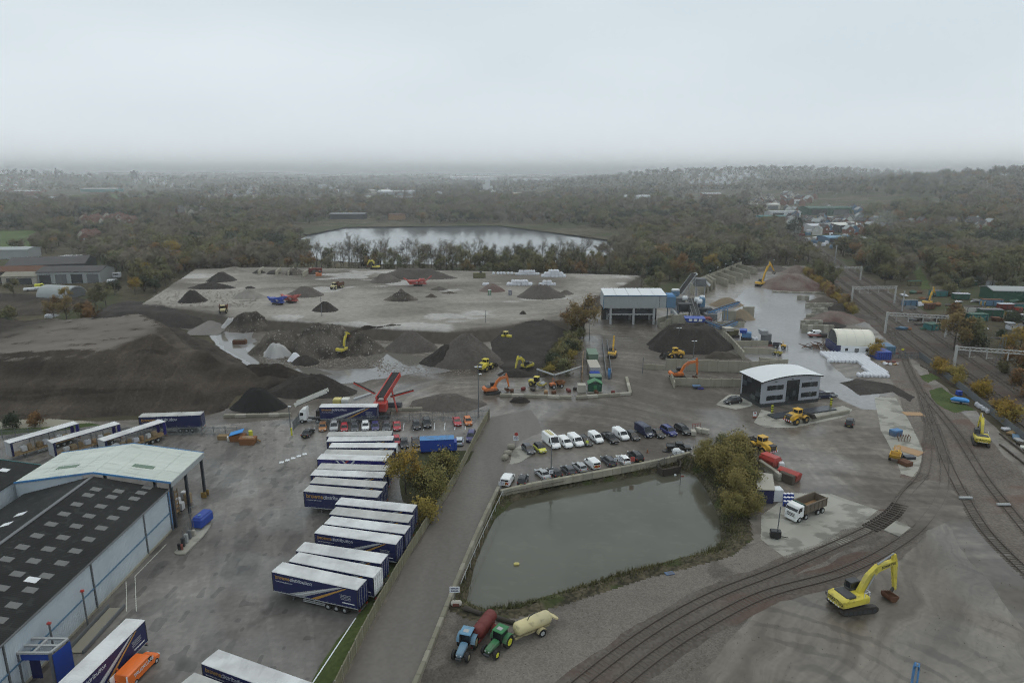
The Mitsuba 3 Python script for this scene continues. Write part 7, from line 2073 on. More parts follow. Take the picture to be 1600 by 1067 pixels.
g=np.random.default_rng(21)
k=thing('pipe_pile','heap of tangled rusty pipes beside the domed shelter','pile')
o=at(1276,543)
for i in range(34):
 c=o+np.array([g.normal()*2.6,g.normal()*1.4,.4+abs(g.normal())*.5]);d=np.array([g.normal(),g.normal(),.35*g.normal()]);d/=np.linalg.norm(d)
 part(k,'pipe',MB().bar(c-d*g.uniform(.8,1.8),c+d*g.uniform(.8,1.8),.2,.2),'rust'if i%3 else 'track_iron')
p=at(1273,527);k=thing('red_flatbed','low red trailer frame below the white van','trailer')
part(k,'bed',MB().box((p[0],p[1],.8),(4.6,1.8,.35)),'dark_red');part(k,'load',MB().rbox((p[0]+3.6,p[1],.9),(3.4,2.0,1.4),.2),'track_iron')
for s in(-1.4,1.2):part(k,'wheel',MB().cyl((p[0]+s,p[1]-.9,.4),(p[0]+s,p[1]+.9,.4),.4),'rubber')
for i,(px,py,w,mm,lab)in enumerate([(1386,553,5.0,'shed_blue','pale blue container at the track gate'),(1381,562,4.4,'royal_blue','strong blue container in front of the pale one')]):
 p=at(px,py);k=thing('shipping_container',lab,'container')
 part(k,'container_body',MB().rbox((p[0],p[1]+2.4,1.3),(w,5.5,2.6),.05),mm)
 for j in range(6):part(k,'rib',MB().box((p[0]-w*.42+w*.168*j,p[1]-.37,1.3),(.1,.08,2.3)),'navy'if i else 'teal_paint')
g=np.random.default_rng(2)
for i in range(12):
 p=at(g.uniform(1374,1402),g.uniform(566,572));solo('rubbish_sack',MB().rock((p[0],p[1],.3),(.7,.6,.5),i),['bag_dull','dark_red','bag_white','tan'][i%4],['grey','dark red','white','tan'][i%4]+' sack in the litter below the strong blue container','sack','litter sacks by the blue container')

 # pond things
k=thing('pump_platform','dark timber pump platform built out into the pond','platform')
PP=[at(1028,732,-.6)[:2],at(1032,720,-.6)[:2],at(1056,718,-.6)[:2],at(1064,724,-.6)[:2],at(1062,732,-.6)[:2],at(1036,737,-.6)[:2]]
for a,b in zip(PP,PP[1:]+PP[:1]):part(k,'side_wall',MB().bar((a[0],a[1],-.9),(b[0],b[1],-.9),.25,1.6),'sleeper_wood')
part(k,'floor',MB().slab(PP,-1.5,-1.2),'dirt_brown')
for i in range(4):part(k,'rail_post',MB().box((*(PP[0]+(PP[2]-PP[0])*i/3),.4),(.1,.1,1.6)),'mid_grey')
part(k,'hand_rail',MB().bar((*PP[0],1.1),(*PP[2],1.1),.08,.08),'mid_grey')
p=at(1057,711);solo('white_pump',MB().rbox((p[0],p[1],.8),(1.6,1.4,1.4),.3).cyl((p[0]+.9,p[1],.8),(p[0]+1.5,p[1],.6),.35),'shed_white','white pump unit beside the covered pickup','pump')
p=at(1041,706);solo('manhole_cover',MB().rbox((p[0],p[1],.15),(1.6,.7,.25),.06,rz=-.4),'black_paint','black lid lying by the pump platform','lid')
p=at(1011.5,707);solo('traffic_cone',MB().cyl((p[0],p[1],.05),(p[0],p[1],.8),.25,.05).box((p[0],p[1],.04),(.6,.6,.07)),'orange_paint','orange traffic cone on the car park by the pond','cone')
for i,(px,py)in enumerate([(1038,739),(1045,741.5),(1055,743),(1070,727),(807,882)]):
 p=at(px,py,-1.6);solo('float',MB().rbox((p[0],p[1],-1.45),(.5 if i<3 else.9,.5,.45),.15),'shed_white'if i<4 else 'pale_yellow',['white float nearest the platform corner','second white float beside the platform','third white float beside the platform','white slab float under the willow','lone pale float out on the pond'][i],'float')
p=at(1062.5,757,-1.6);k=thing('marker_buoy','thin marker pole with a red flag float in the pond','buoy')
part(k,'pole',MB().cyl((p[0],p[1],-2.5),(p[0],p[1],1.0),.05),'dark_grey');part(k,'flag',MB().rbox((p[0]+.35,p[1],.2),(.7,.15,.3),.05),'red_paint')
for px,py,w,h,zt,mm,lab,red in[(988,728,.9,1.0,1.6,'red_paint','red warning board on a post above the pond',0),(961,730,.6,.7,1.8,'lettering_white','small white notice with a tall post by the pond kerb',0),(968.5,729,.9,1.1,1.8,'lettering_white','taller white notice beside the small one',0),
(861,749,.8,.8,1.7,'lettering_white','white notice at the foot of the car park lamp',0),(806,699,1.1,1.1,2.2,'lettering_white','white notice with a red top at the car park entrance',1),(711,944,1.4,.9,2.4,'lettering_white','white notice board at the pond corner near the tractors',2),(784,762,1.2,.7,1.0,'lettering_white','white notice low behind the van at the pond corner',0)]:
 p=at(px,py);k=thing('notice_board',lab,'sign')
 part(k,'post',MB().box((p[0],p[1],zt/2),(.1,.1,zt)),'mid_grey');part(k,'board',MB().box((p[0],p[1]-.08,zt),(w,.06,h)),mm)
 if red==1:part(k,'red_sign',MB().cyl((p[0]+.1,p[1]-.12,zt+.9),(p[0]+.1,p[1]-.06,zt+.9),.42),'red_paint')
 if mm=='lettering_white':
  for j in range(3):part(k,'text_line',MB().box((p[0],p[1]-.12,zt+h*(.25-.25*j)),(w*.75,.02,h*.10)),'navy')
 if red==2:
  part(k,'concrete_foot',MB().rbox((p[0]+.2,p[1]-.2,.35),(1.5,1.0,.7),.25),'concrete_pale');part(k,'red_patch',MB().box((p[0]+.2,p[1]-.72,.4),(.9,.06,.45)),'red_paint')
for i,(a,b)in enumerate([((726,953),(752,962)),((776,968),(803,976))]):
 a,b=at(*a),at(*b);solo('fallen_log',MB().cyl((a[0],a[1],.35),(b[0],b[1],.35),.36,.3,10),'bark_dark',['old log behind the blue tractor at the pond edge','old log between the slurry tanker and the cream bowser'][i],'log')
k=thing('red_barrier','red tube barrier beside the loose concrete blocks','barrier')
for i in range(4):
 p=at(1082+4*i,670-.3*i);part(k,'post',MB().cyl((p[0],p[1],0),(p[0],p[1],1.3),.06),'red_paint')
a,b=at(1082,670),at(1094,669);part(k,'rail',MB().bar(a+[0,0,1.2],b+[0,0,1.2],.08,.08).bar(a+[0,0,.7],b+[0,0,.7],.08,.08),'red_paint')
p=at(1090,712);solo('manhole_ring',MB().loft([np.c_[r_*np.cos(np.linspace(0,6.283,17)[:-1])+p[0],r_*np.sin(np.linspace(0,6.283,17)[:-1])+p[1],np.full(16,z_)]for r_,z_ in((1.2,0),(1.2,.4),(.95,.4),(.95,.05))]),'concrete_block','concrete ring on the ground beside the pond willow','ring')
# skip corner of the yard
p=at(388,693)
k=thing('yellow_skip','yellow skip full of rubbish in the yard corner','skip');part(k,'skip_body',MB().box((p[0],p[1],.75),(3.0,2.0,1.5),top=(1.2,1.0)),'rust_orange');part(k,'rubbish',MB().rock((p[0],p[1],1.5),(1.4,.8,.5),3),'card')
p=at(372,688);k=thing('covered_skip','skip under a bright blue sheet in the yard corner','skip');part(k,'skip_body',MB().box((p[0],p[1],.7),(2.8,2.0,1.4),top=(1.2,1.0)),'rust_orange');part(k,'blue_cover',MB().box((p[0]-.2,p[1]+.1,1.9),(3.0,2.3,.12),rz=.2,tilt=-.25),'tarp_blue')
for i,(px,py,mm,lab)in enumerate([(349,686,'timber','stack of tan timber beside the covered skip'),(360,688,'off_white','pale crate between the timber and the covered skip'),(392,682,'lime_yellow','yellow gas bottle cage at the yard corner'),(402,690,'timber','loose plank leaning by the yellow skip')]):
 p=at(px,py);solo('yard_clutter',MB().rbox((p[0],p[1],.5),((2.2,1.3,1.0),(1.3,1.2,.9),(.8,.8,1.9),(.4,2.6,.3))[i],.06,rz=.3*i),mm,lab,'clutter')
p=at(456,680);solo('barrier_post',MB().cyl((p[0],p[1],0),(p[0],p[1],1.8),.18),'lime_yellow','yellow post at the yard barrier','post')
for i in range(10):
 p=at(800+17*i+5*math.sin(i*3),612+3*math.sin(i*5));solo('rusty_bucket',MB().rbox((p[0],p[1],.4),(1.0+.4*(i%3),.9,.8),.15,rz=i),['rust','dark_red','track_iron','tan'][i%4],f'{["rusty", "dark red", "black", "tan"][i % 4]} spare digger part on the block walled pad','spare part','spare parts on the pad')
 # ------------------------------------------------------------------ sheds, scrapyard, houses and works in the distance
def at_g(px,py):
 d=at(px,max(py,271.0),0)-[0,0,CAM_Z]
 y=np.arange(150,5200,8.0)
 x,z=d[0]/d[1]*y,CAM_Z+(-SP-(py-533.5)/FOC*CP)/(CP-(py-533.5)/FOC*SP)*y
 h=ground_z(x,y)
 i=int(np.argmax(z<=h))if(z<=h).any()else len(y)-1
 return np.array([x[i],y[i],h[i]])

HOUSES=[]

def shed(name,label,px,py,L,W,H,wall,roof,yaw=0.0,rise=.18,cat='shed',group=None,doors=0,roofpanels=0,ground=None):
 p=at_g(px,py)if ground is None else ground
 k=thing(name,label,cat,group)
 HOUSES.append((p[0],p[1],max(L,W)*.6+3))
 w=W/2
 part(k,'wall',loc(MB().prism([(-w,-1),(w,-1),(w,H),(0,H+rise*w),(-w,H)],-L/2,L/2),p,yaw-math.pi/2),wall)
 t=.25
 part(k,'roof',loc(MB().prism([(-w-.4,H-.05),(0,H+rise*w+.05),(w+.4,H-.05),(w+.4,H+t),(0,H+rise*w+t+.1),(-w-.4,H+t)],-L/2-.4,L/2+.4),p,yaw-math.pi/2),roof)
 for i in range(doors):
  part(k,'door',loc(MB().box((-L/2+L*(i+.5)/doors,-w-.06,H*.4),(L/doors*.72,.12,H*.8)),p,yaw),'dark_grey'if i%2==0 else 'mid_grey')
 for i in range(roofpanels):
  part(k,'roof_panel',loc(MB().box((-L/2+L*(i+.5)/roofpanels,-w*.5,H+rise*w*.5+t+.12),(L/roofpanels*.4,w*.6,.08),tilt=0),p,yaw),'shed_white')
 return k

for a in[('barn','brown roofed barn with grey roller doors among the low sheds',122,440,32,18,6,'shed_grey','roof_slate',.12,.22,'barn',None,4),('barn','long barn with a rusty brown roof behind the roller door barn',85,428,40,26,6,'dark_grey','roof_slate',.3,.25,'barn'),
('barn','low barn with an orange brown roof edge at the picture border',10,440,42,18,6,'roof_slate','rust',.1,.2,'barn'),('small_shed','pale green shed with a mossy roof before the barns',40,445,17,11,4.2,'concrete_pale','concrete_block',.15,.3,'shed',None,1),
('caravan_shed','long pale grey shed at the left picture border',8,404,40,16,6,'shed_grey','shed_grey',.1,.15,'shed')]:
 shed(*a)
p=at_g(98,467);t=np.linspace(0,np.pi,15)
k=thing('round_hut','round roofed grey hut among the bushes by the low sheds','hut');HOUSES.append((p[0],p[1],12))
part(k,'curved_roof',loc(MB().loft([np.c_[np.full(15,x),-6*np.cos(t),5.2*np.sin(t)]for x in(-9,-3,3,9)]),p,-.25),'shed_grey',40)
part(k,'end_wall',loc(MB().loft([np.c_[np.full(15,x),-5.6*np.cos(t),4.8*np.sin(t)]for x in(9.1,9.2)]),p,-.25),'mid_grey')
for i,(px,py,L,H,mm,lab)in enumerate([(152,437,7,2.8,'shed_white','white van body left of the round hut'),(178,436,8,3.4,'bag_white','white lorry parked by the barn gable'),(176,444,5,2.0,'bag_white','white car in front of the white lorry'),(54,456,9,1.6,'shed_white','white boat shaped hull before the pale green shed'),(62,452,4,2.2,'lime_yellow','yellow machine behind the white hull'),
(36,391,6,2.6,'bag_white','white van parked beside the long pale shed'),(100,405,7,2.4,'bag_white','white caravan, nearest of the caravan row'),(108,406,7,2.4,'bag_dull','dull caravan second in the row'),(117,405,7,2.4,'bag_white','white caravan third in the row'),(125,406,7,2.4,'bag_white','white caravan at the end of the row'),(118,413,6,2.2,'bag_dull','grey caravan standing before the row')]):
 p=at_g(px,py);k=thing('parked_vehicle',lab,'vehicle')
 part(k,'body',loc(MB().rbox((0,0,H*.58),(L,2.3,H*.8),.3),p,.2*i),mm);part(k,'window',loc(MB().box((L*.2,-1.16,H*.7),(L*.35,.06,H*.22)),p,.2*i),'glass_dark')
 for s in(-1,1):part(k,'wheel',loc(MB().cyl((s*L*.3,-1.18,.4),(s*L*.3,1.18,.4),.4),p,.2*i),'rubber')
p=at_g(90,500);solo('white_puddle_bank',MB().rock((p[0],p[1]-4,1.0),(4,1.5,1.2),2),'bag_dull','pale sheeted lump at the culvert left of the mound','lump')
# scrapyard beyond the railway
for i,(px,py,L,W,H,mm,yw,lab)in enumerate([(1420,482,10,3,3.2,'shed_blue',.0,'blue container with a snow white top at the scrapyard edge'),(1452,484,7,3,3,'rust',.2,'rusty wagon body below the yellow grab'),(1500,470,11,4,3.4,'dark_green',-.2,'dark green container amid the scrapyard'),(1465,463,12,5,3.5,'teal_paint',.1,'teal roofed shed in the scrapyard'),
(1488,446,9,5,3.6,'dark_green',-.5,'green shed with a white slanting roof'),(1514,447,12,3,3,'dark_green',.1,'low dark green bus body'),(1428,448,11,3,3,'olive_paint',.05,'yellow olive lorry with a green tarpaulin'),(1552,448,12,2.6,2.6,'bag_dull',.05,'white tank wagon on the scrapyard'),
(1548,478,14,4,3.6,'shed_blue',-.05,'long blue container before the big scrapyard shed'),(1570,483,10,3.5,3,'dark_red',0,'dark red container at the end of the blue one'),(1592,483,10,3.5,3,'teal_paint',0,'teal container at the picture border'),(1522,492,13,4,3.4,'off_white',-.3,'white cab and lorry lying in the scrapyard'),
(1545,500,14,5,4,'dark_green',-.1,'large dark green shed roof below the containers'),(1525,503,12,5,3.6,'teal_paint',.1,'teal clad shed amid the wreckage'),(1385,438,9,3.5,3,'navy',0,'navy container by the farthest gantry'),(1400,411,7,4,3,'shed_white',.2,'white van heap at the mown track'),
(1576,424,12,3,3.4,'red_paint',0,'red lorry at the edge of the wood'),(1592,425,10,3,3,'dark_red',0,'dark red trailer behind the red lorry'),(1470,505,10,4,2.6,'sleeper_wood',.5,'black scrap heap wagon'),(1497,519,13,7,3,'roof_slate',-.2,'slate roofed hut beside the main line'),
(1455,517,8,5,3,'teal_paint',.3,'faded teal hut under the third gantry'),(1577,497,5,3,2.6,'loader_yellow',.2,'yellow machine at the lower scrapyard edge'),(1590,490,5,3,2.8,'red_paint',.4,'red machine beside the teal container'),(1537,479,4,3,2.6,'loader_yellow',.4,'yellow cab in the middle of the scrapyard'),(1585,517,9,4,2.4,'bag_dull',0,'pale grey slab roofed hut by the lattice mast')]):
 L,W,H=L*.78,W*.85,H*.85
 p=at_g(px,py);k=thing('scrapyard_hulk',lab,'container'if 'container'in lab else 'shed'if 'shed'in lab or 'hut'in lab else 'vehicle')
 part(k,'body',loc(MB().rbox((0,0,H*.45),(L*.8,W*.85,H*.9),.15),p,yw),mm)
 part(k,'roof',loc(MB().box((0,0,H*.9+.1),(L*.82,W*.87,.2)),p,yw),['mid_grey','rust','bag_dull','dark_grey','sleeper_wood','mid_grey','dark_green'][i%7])
 for j in range(3):part(k,'rib',loc(MB().box((-L*.3+L*.3*j,-W*.425-.05,H*.45),(.2,.12,H*.7)),p,yw),'dark_grey')
 HOUSES.append((p[0],p[1],L*.5+2))
shed('scrapyard_shed','big scrapyard shed with a pale grey roof and dark green walls',1582,472,24,12,4.6,'dark_green','shed_grey',-.15,.2)
g=np.random.default_rng(77)
for i in range(70):
 p=at_g(g.uniform(1405,1640),g.uniform(458,520));s=g.uniform(.8,2.2)
 solo('scrap_piece',MB().rock((p[0],p[1],p[2]+s*.3),(s*1.6,s,s*.7),i),['rust','track_iron','mid_grey','dark_green','bag_dull','rust_orange','shed_blue'][i%7],f'{["rusty", "black", "grey", "green", "whitish", "orange brown", "blue"][i % 7]} lump of wreckage in the scrapyard','scrap',f'{["rusty", "black", "grey", "green", "whitish", "orange brown", "blue"][i % 7]} scrapyard wreckage')
put(excavator_kit('loader_yellow',1.0,boom=((.5,1.7),(1.0,4.0),(1.6,5.5),(2.6,7.5)),tip=(4.0,5.5),grab=True,rails=False),'excavator','yellow and black grab in the scrapyard beside the blue container','excavator',(1450,474),((1446,475),(1458,473)),h=1)
put(excavator_kit('loader_yellow',.9,boom=((.5,1.7),(1.0,4.0),(1.6,5.5),(2.6,7.5)),tip=(3.2,5.0),rails=False),'excavator','small yellow digger with its arm up on the mown track','excavator',(1421,424),((1417,425),(1428,422)),h=1)
# works estate up the railway
for i,a in enumerate([(1190,327,46,26,7,'render_cream','off_white',.1,'cream flat roofed works among the trees'),(1222,340,40,20,7,'shed_white','shed_grey',.05,'white works with two open bays'),(1205,345,34,14,5,'teal_paint','teal_paint',.05,'turquoise works beside the open bays'),
(1288,335,60,30,9,'dark_green','dark_green',.05,'long dark green works on the estate'),(1310,345,30,12,4,'brick_red','shed_grey',.05,'brick works in front of the dark green one'),(1282,362,34,22,6,'shed_white','bag_dull',.15,'white works with a row of small gables'),
(1313,362,30,26,7,'roof_slate','off_white',.35,'works with a cream slanting roof'),(1305,378,24,18,4,'shed_blue','pale_blue',.1,'works under bright turquoise sheeting'),(1272,352,40,12,5,'brick_red','roof_slate',0,'long brick works with a slate roof'),(1240,318,26,10,5,'shed_white','shed_white',.1,'small white works at the back of the estate'),
(1330,380,20,12,4,'mid_grey','light_grey',.1,'grey works near the orange tree'),(1130,314,60,24,7,'render_cream','off_white',.05,'long cream works in the wood edge'),(1110,308,40,20,7,'brick_red','shed_white',.05,'brick works left of the long cream one'),(995,312,50,24,7,'shed_white','shed_white',0,'pale works alone in the middle wood'),
(620,305,90,40,9,'shed_grey','shed_white',0,'broad white works beyond the lake'),(635,315,60,30,8,'shed_grey','bag_dull',0,'grey green works in front of the broad white one'),(590,302,70,30,8,'render_cream','off_white',0,'cream works left of the broad white one'),(690,306,40,24,7,'shed_white','bag_dull',0,'white works right of the broad one'),
(519,301,40,24,7,'shed_white','shed_white',.2,'sharp white roofed works left of the lake'),(484,318,44,26,7,'shed_white','bag_white',.1,'white works low in the trees left of the lake'),(470,292,50,26,7,'shed_white','shed_white',0,'far white works on the left'),(506,293,40,20,7,'bag_dull','bag_dull',0,'far grey works next to the white one'),
(762,304,40,20,8,'shed_white','off_white',0,'low pale works under the white silo'),(795,306,60,20,6,'tan','off_white',0,'buff works right of the white silo'),(560,312,50,24,7,'render_cream','shed_grey',.1,'cream grey works above the wooded shore'),
(740,281,260,60,12,'shed_white','shed_white',0,'very long white warehouse on the horizon plain'),(830,284,200,60,12,'shed_white','shed_grey',0,'second long white warehouse on the horizon plain'),(900,283,120,50,11,'shed_white','shed_white',0,'shorter white warehouse on the horizon plain'),
(545,342,44,20,6,'dark_grey','mid_grey',.05,'dark boathouse on the far shore of the lake'),(620,343,20,12,6,'tan','roof_tile',.3,'yellow clubhouse on the far lake shore'),(44,305,60,14,9,'brick_red','shed_white',.05,'red brick school block with a white top'),(130,274,120,30,9,'shed_white','shed_white',0,'long white roof on the far left rise'),
(160,300,100,40,8,'teal_paint','shed_grey',.05,'pale green glasshouse roofs by the playing field'),(80,312,70,12,5,'bag_white','bag_white',.1,'row of white huts left of the playing field')]):
 shed('works_building',a[8],a[0],a[1],a[2],a[3],a[4],a[5],a[6],a[7],.12,'building',doors=2 if 1180<a[0]<1320 else 0)
p=at_g(762,301);k=thing('white_silo','white silo tower with smaller shafts on the plain beyond the lake','tower')
for dx,w,h in((0,14,34),(-10,9,22),(9,12,16)):part(k,'shaft',MB().rbox((p[0]+dx,p[1],h/2),(w,12,h),.8),'shed_white')
p=at_g(1151,266);k=thing('church_spire','dark church spire rising over the houses on the hill','church')
part(k,'tower',MB().box((p[0],p[1],p[2]+9),(7,7,24)),'roof_slate');part(k,'spire',MB().cyl((p[0],p[1],p[2]+20),(p[0],p[1],p[2]+48),4.2,.15,8),'roof_slate')
p=at_g(89,279);k=thing('church_tower','pointed church tower on the far left rise','church');part(k,'tower',MB().box((p[0],p[1],p[2]+12),(11,11,26)),'roof_slate');part(k,'spire',MB().cyl((p[0],p[1],p[2]+24),(p[0],p[1],p[2]+42),6,.3,8),'roof_slate')
p=at_g(211,280);k=thing('tower_block','square tower block standing over the far left town','tower');part(k,'block',MB().box((p[0],p[1],p[2]+16),(26,20,34)),'roof_slate');part(k,'roof_hut',MB().box((p[0],p[1],p[2]+35),(8,8,5)),'mid_grey')

def house(px,py,label,group,wall,roof,yaw,s=1.0):
 p=at_g(px,py)
 k=thing('house',label,'house',group)
 L,W,H,r_=9*s,7.5*s,5.4*s,3.2*s
 HOUSES.append((p[0],p[1],9))
 part(k,'wall',loc(MB().prism([(-W/2,-1.5),(W/2,-1.5),(W/2,H),(0,H+r_),(-W/2,H)],-L/2,L/2),p,yaw),wall)
 part(k,'roof',loc(MB().prism([(-W/2-.4,H-.2),(0,H+r_+.1),(W/2+.4,H-.2),(W/2+.4,H+.15),(0,H+r_+.5),(-W/2-.4,H+.15)],-L/2-.3,L/2+.3),p,yaw),roof)
 if p[1]<900:
  part(k,'gable_window',loc(MB().box((0,-L/2-.06,H*.75),(1.6,.1,1.4)),p,yaw),'lettering_white')
  part(k,'chimney',loc(MB().box((W*.2,L*.2,H+r_*.9),(.8,.8,2.2)),p,yaw),'brick_red')

g=np.random.default_rng(31)
for cx,cy,rx,ry,n,nm,w_,rf_ in[(142,378,9,5,7,'brick gabled house in the near cluster of the estate among bare trees',('brick_red','brick_red','render_cream'),'roof_tile'),(175,348,46,5,24,'gabled house along the ridge of the estate among bare trees',('brick_red','render_cream','brick_red'),'roof_tile'),
(300,335,20,5,9,'white gabled house on the edge of the wood right of the estate',('render_cream','brick_red'),'roof_slate'),(365,304,40,7,30,'little pale house in the village right of the playing field',('render_cream','brick_red','shed_white'),'roof_slate'),
(30,290,40,14,30,'distant house in the town on the far left rise',('render_cream','brick_red'),'roof_slate'),(270,288,60,6,24,'distant house below the tower block',('render_cream','shed_white'),'roof_slate'),
(1110,281,45,8,45,'pale house stepping up the hill below the church spire',('shed_white','render_cream','shed_white'),'roof_slate'),(1165,276,25,6,20,'pale house on the hill crest right of the church spire',('shed_white','render_cream'),'roof_slate'),
(1225,316,50,9,30,'small house at the back of the railway works',('render_cream','brick_red'),'roof_slate'),(1285,348,60,20,48,'small workshop packed among the railway works',('shed_grey','mid_grey','brick_red','shed_blue','off_white'),'roof_slate'),
(1440,357,110,7,26,'low house along the lane below the wooded hill',('brick_red','render_cream'),'roof_slate'),(560,297,60,6,18,'far house on the plain left of the works',('shed_white','render_cream'),'roof_slate')]:
 for i in range(n):
  house(cx+g.uniform(-rx,rx),cy+g.uniform(-ry,ry),nm,nm.replace('house','houses',1).replace('workshop','workshops',1),w_[i%len(w_)],rf_ if i%3 else 'bag_dull'if cy<300 else 'shed_grey'if cx>1200 else rf_,g.uniform(-.7,.7),1.0 if cy>330 else 1.25)
for i in range(40):
 p=at_g(g.uniform(1250,1345),g.uniform(352,392));k=thing('parked_lorry','small vehicle on the crowded lots of the railway works','vehicle','vehicles on the railway works lots')
 part(k,'body',loc(MB().rbox((0,0,1.6),(5,2.2,2.4),.3),p,g.uniform(0,3)),['bag_white','dark_grey','dark_red','shed_white','shed_blue'][i%5])
 # ------------------------------------------------------------------ trees and bushes
def branchwork(h,r0,spread,n,seed,start=.25,up=.75,levels=2):
 g=np.random.default_rng(seed)
 m,tips=MB(),[]
 m.cyl((0,0,-.5),(0,0,h*.5),r0,r0*.6,7,False);m.cyl((0,0,h*.5),(g.normal()*.3,g.normal()*.3,h*.95),r0*.6,r0*.12,5,False)

 def grow(p,d,L,r_,lv):
  q=p+d*L
  m.cyl(p,q,r_,r_*.45,4,False)
  tips.append(q);tips.append((p+q)/2)
  if lv:
   for _ in range(3):
    e=d+g.normal(size=3)*.45+[0,0,.18];e/=np.linalg.norm(e)
    grow(p+d*L*g.uniform(.4,1),e,L*.6,r_*.5,lv-1)
 for i in range(n):
  a=g.uniform(0,6.283);z=h*(start+(.8-start)*(i+.5)/n)
  d=np.array([math.cos(a)*spread,math.sin(a)*spread,up]);d/=np.linalg.norm(d)
  grow(np.array([0,0,z]),d,h*.36*(1.15-.6*z/h),r0*.4,levels)
 tips.append(np.array([0,0,h*.95]))
 return m,np.array(tips)

def leaves(tips,n,size,jitter,seed,sliver=0.0,lift=0.0):
 g=np.random.default_rng(seed)
 c=tips[g.integers(len(tips),size=n)]+g.normal(size=(n,3))*jitter
 a=g.normal(size=(n,3));a[:,2]+=lift;a/=np.linalg.norm(a,axis=1)[:,None]
 b=np.cross(a,g.normal(size=(n,3)));b/=np.linalg.norm(b,axis=1)[:,None]
 s=size*g.uniform(.6,1.3,n)[:,None]
 w=s*(sliver or.8)
 v=np.stack([c-a*s*.5-b*w*.5,c-a*s*.5+b*w*.5,c+a*s*.6],1)
 # leaves of a clump share its roundness: normals lean away from the crown's middle
 o=c-np.array([0,0,tips[:,2].mean()*.85]);o/=np.linalg.norm(o,axis=1)[:,None]+1e-9
 nn=.8*o+[0,0,.35]+g.normal(size=(n,3))*.2
 nn/=np.linalg.norm(nn,axis=1)[:,None]
 return v.reshape(-1,3),np.arange(3*n).reshape(-1,3),np.repeat(nn,3,0)

def leaf_ply(v,f,nn,m):
 return{'type':'ply','filename':meshkit.write_ply((v,f),normals=nn),'face_normals':False,'bsdf':ref(m)}

def tree_kit(key,h,r0,spread,nb,leaf,n,size,jit,seed,bark='bark_dark',sliver=0.0,start=.25,up=.75,lv=2,lift=0.0,squash=1.0):
 m,tips=branchwork(h,r0,spread,nb,seed,start,up,lv)
 v,f,nn=leaves(tips,n,size,jit,seed+1,sliver,lift)
 v[:,2]=np.maximum(v[:,2],.1)
 scene['kit_'+key]={'type':'shapegroup','trunk':mikit.ply(m.mesh(),ref(bark)),'crown':leaf_ply(v,f,nn,leaf)}

for s in range(3):
 tree_kit(f'bare{s}',12.5,.22,.55,8,'leaf_bare',800,.9,.5,40+s,sliver=.10,start=.22,up=.9,lift=.6)
 tree_kit(f'olive{s}',11,.25,.9,9,'leaf_olive',1700,.55,.62,50+s,start=.15)
 tree_kit(f'wood_bare{s}',13,.25,.8,6,'leaf_bare',850,1.1,.8,60+s,sliver=.26,lv=1,lift=.4,bark='bark_pale')
 tree_kit(f'wood_olive{s}',12,.3,.9,6,'leaf_olive',800,.8,.85,70+s,lv=1)
 tree_kit(f'bush{s}',3.4,.10,1.3,9,'leaf_olive',1300,.34,.42,80+s,start=.05,up=.6)
 tree_kit(f'bank{s}',6.5,.16,1.1,12,'leaf_willow',6500,.26,.50,85+s,start=.08,up=.7)
tree_kit('poplar',19,.25,.25,12,'leaf_bare',1300,.9,.4,90,sliver=.10,start=.15,up=1.2,lift=.8)
tree_kit('big_bare',19,.45,.9,12,'leaf_bare',1700,1.0,.5,91,bark='bark_dark',sliver=.06,start=.18,up=.8,lift=.5)
tree_kit('gold',8.5,.16,.8,10,'leaf_gold',2600,.34,.5,92,start=.22)
tree_kit('rust',11,.22,.9,10,'leaf_rust',2200,.5,.6,93,start=.12)
tree_kit('dark',9,.25,.9,10,'leaf_dark',2200,.5,.6,94,start=.06)
tree_kit('yard_bush',5.5,.14,1.25,12,'leaf_willow',4200,.28,.55,95,start=.06,up=.6)
tree_kit('gold_bush',3.0,.08,1.2,9,'leaf_gold',1300,.3,.4,96,start=.05,up=.7)
tree_kit('rust_bush',3.6,.10,1.3,9,'leaf_rust',1500,.34,.45,97,start=.05,up=.6)
tree_kit('dark_bush',3.2,.10,1.4,9,'leaf_dark',1500,.34,.45,98,start=.04,up=.5)
tree_kit('wood_rust',12,.3,.9,6,'leaf_rust',800,.8,.85,99,lv=1)
tree_kit('wood_dark',12,.3,.9,7,'leaf_dark',850,.8,.85,100,lv=1,start=.08)
G_=np.random.default_rng(123)

def plant(kind,p,label,cat='tree',group=None,s=1.0,name=None,sq=1.0):
 if isinstance(kind,tuple):kind=kind[G_.integers(len(kind))]
 key=num(name or{'bush':'bush','bank':'bush','yard':'bush','gold_':'bush','dark_':'bush','rust_':'bush'}.get(kind[:5]if '_'in kind else kind[:4],'tree'))
 scene[key]={'type':'instance','group':ref0('kit_'+kind),'to_world':T().translate([float(p[0]),float(p[1]),float(p[2])]).rotate([0,0,1],float(G_.uniform(0,360))).scale([s*sq,s*sq,s])}
 _label(key,label,cat,group)

def ref0(i):return{'type':'ref','id':i}

B3,O3,U3,K3=('bare0','bare1','bare2'),('olive0','olive1','olive2'),('bush0','bush1','bush2'),('bank0','bank1','bank2')
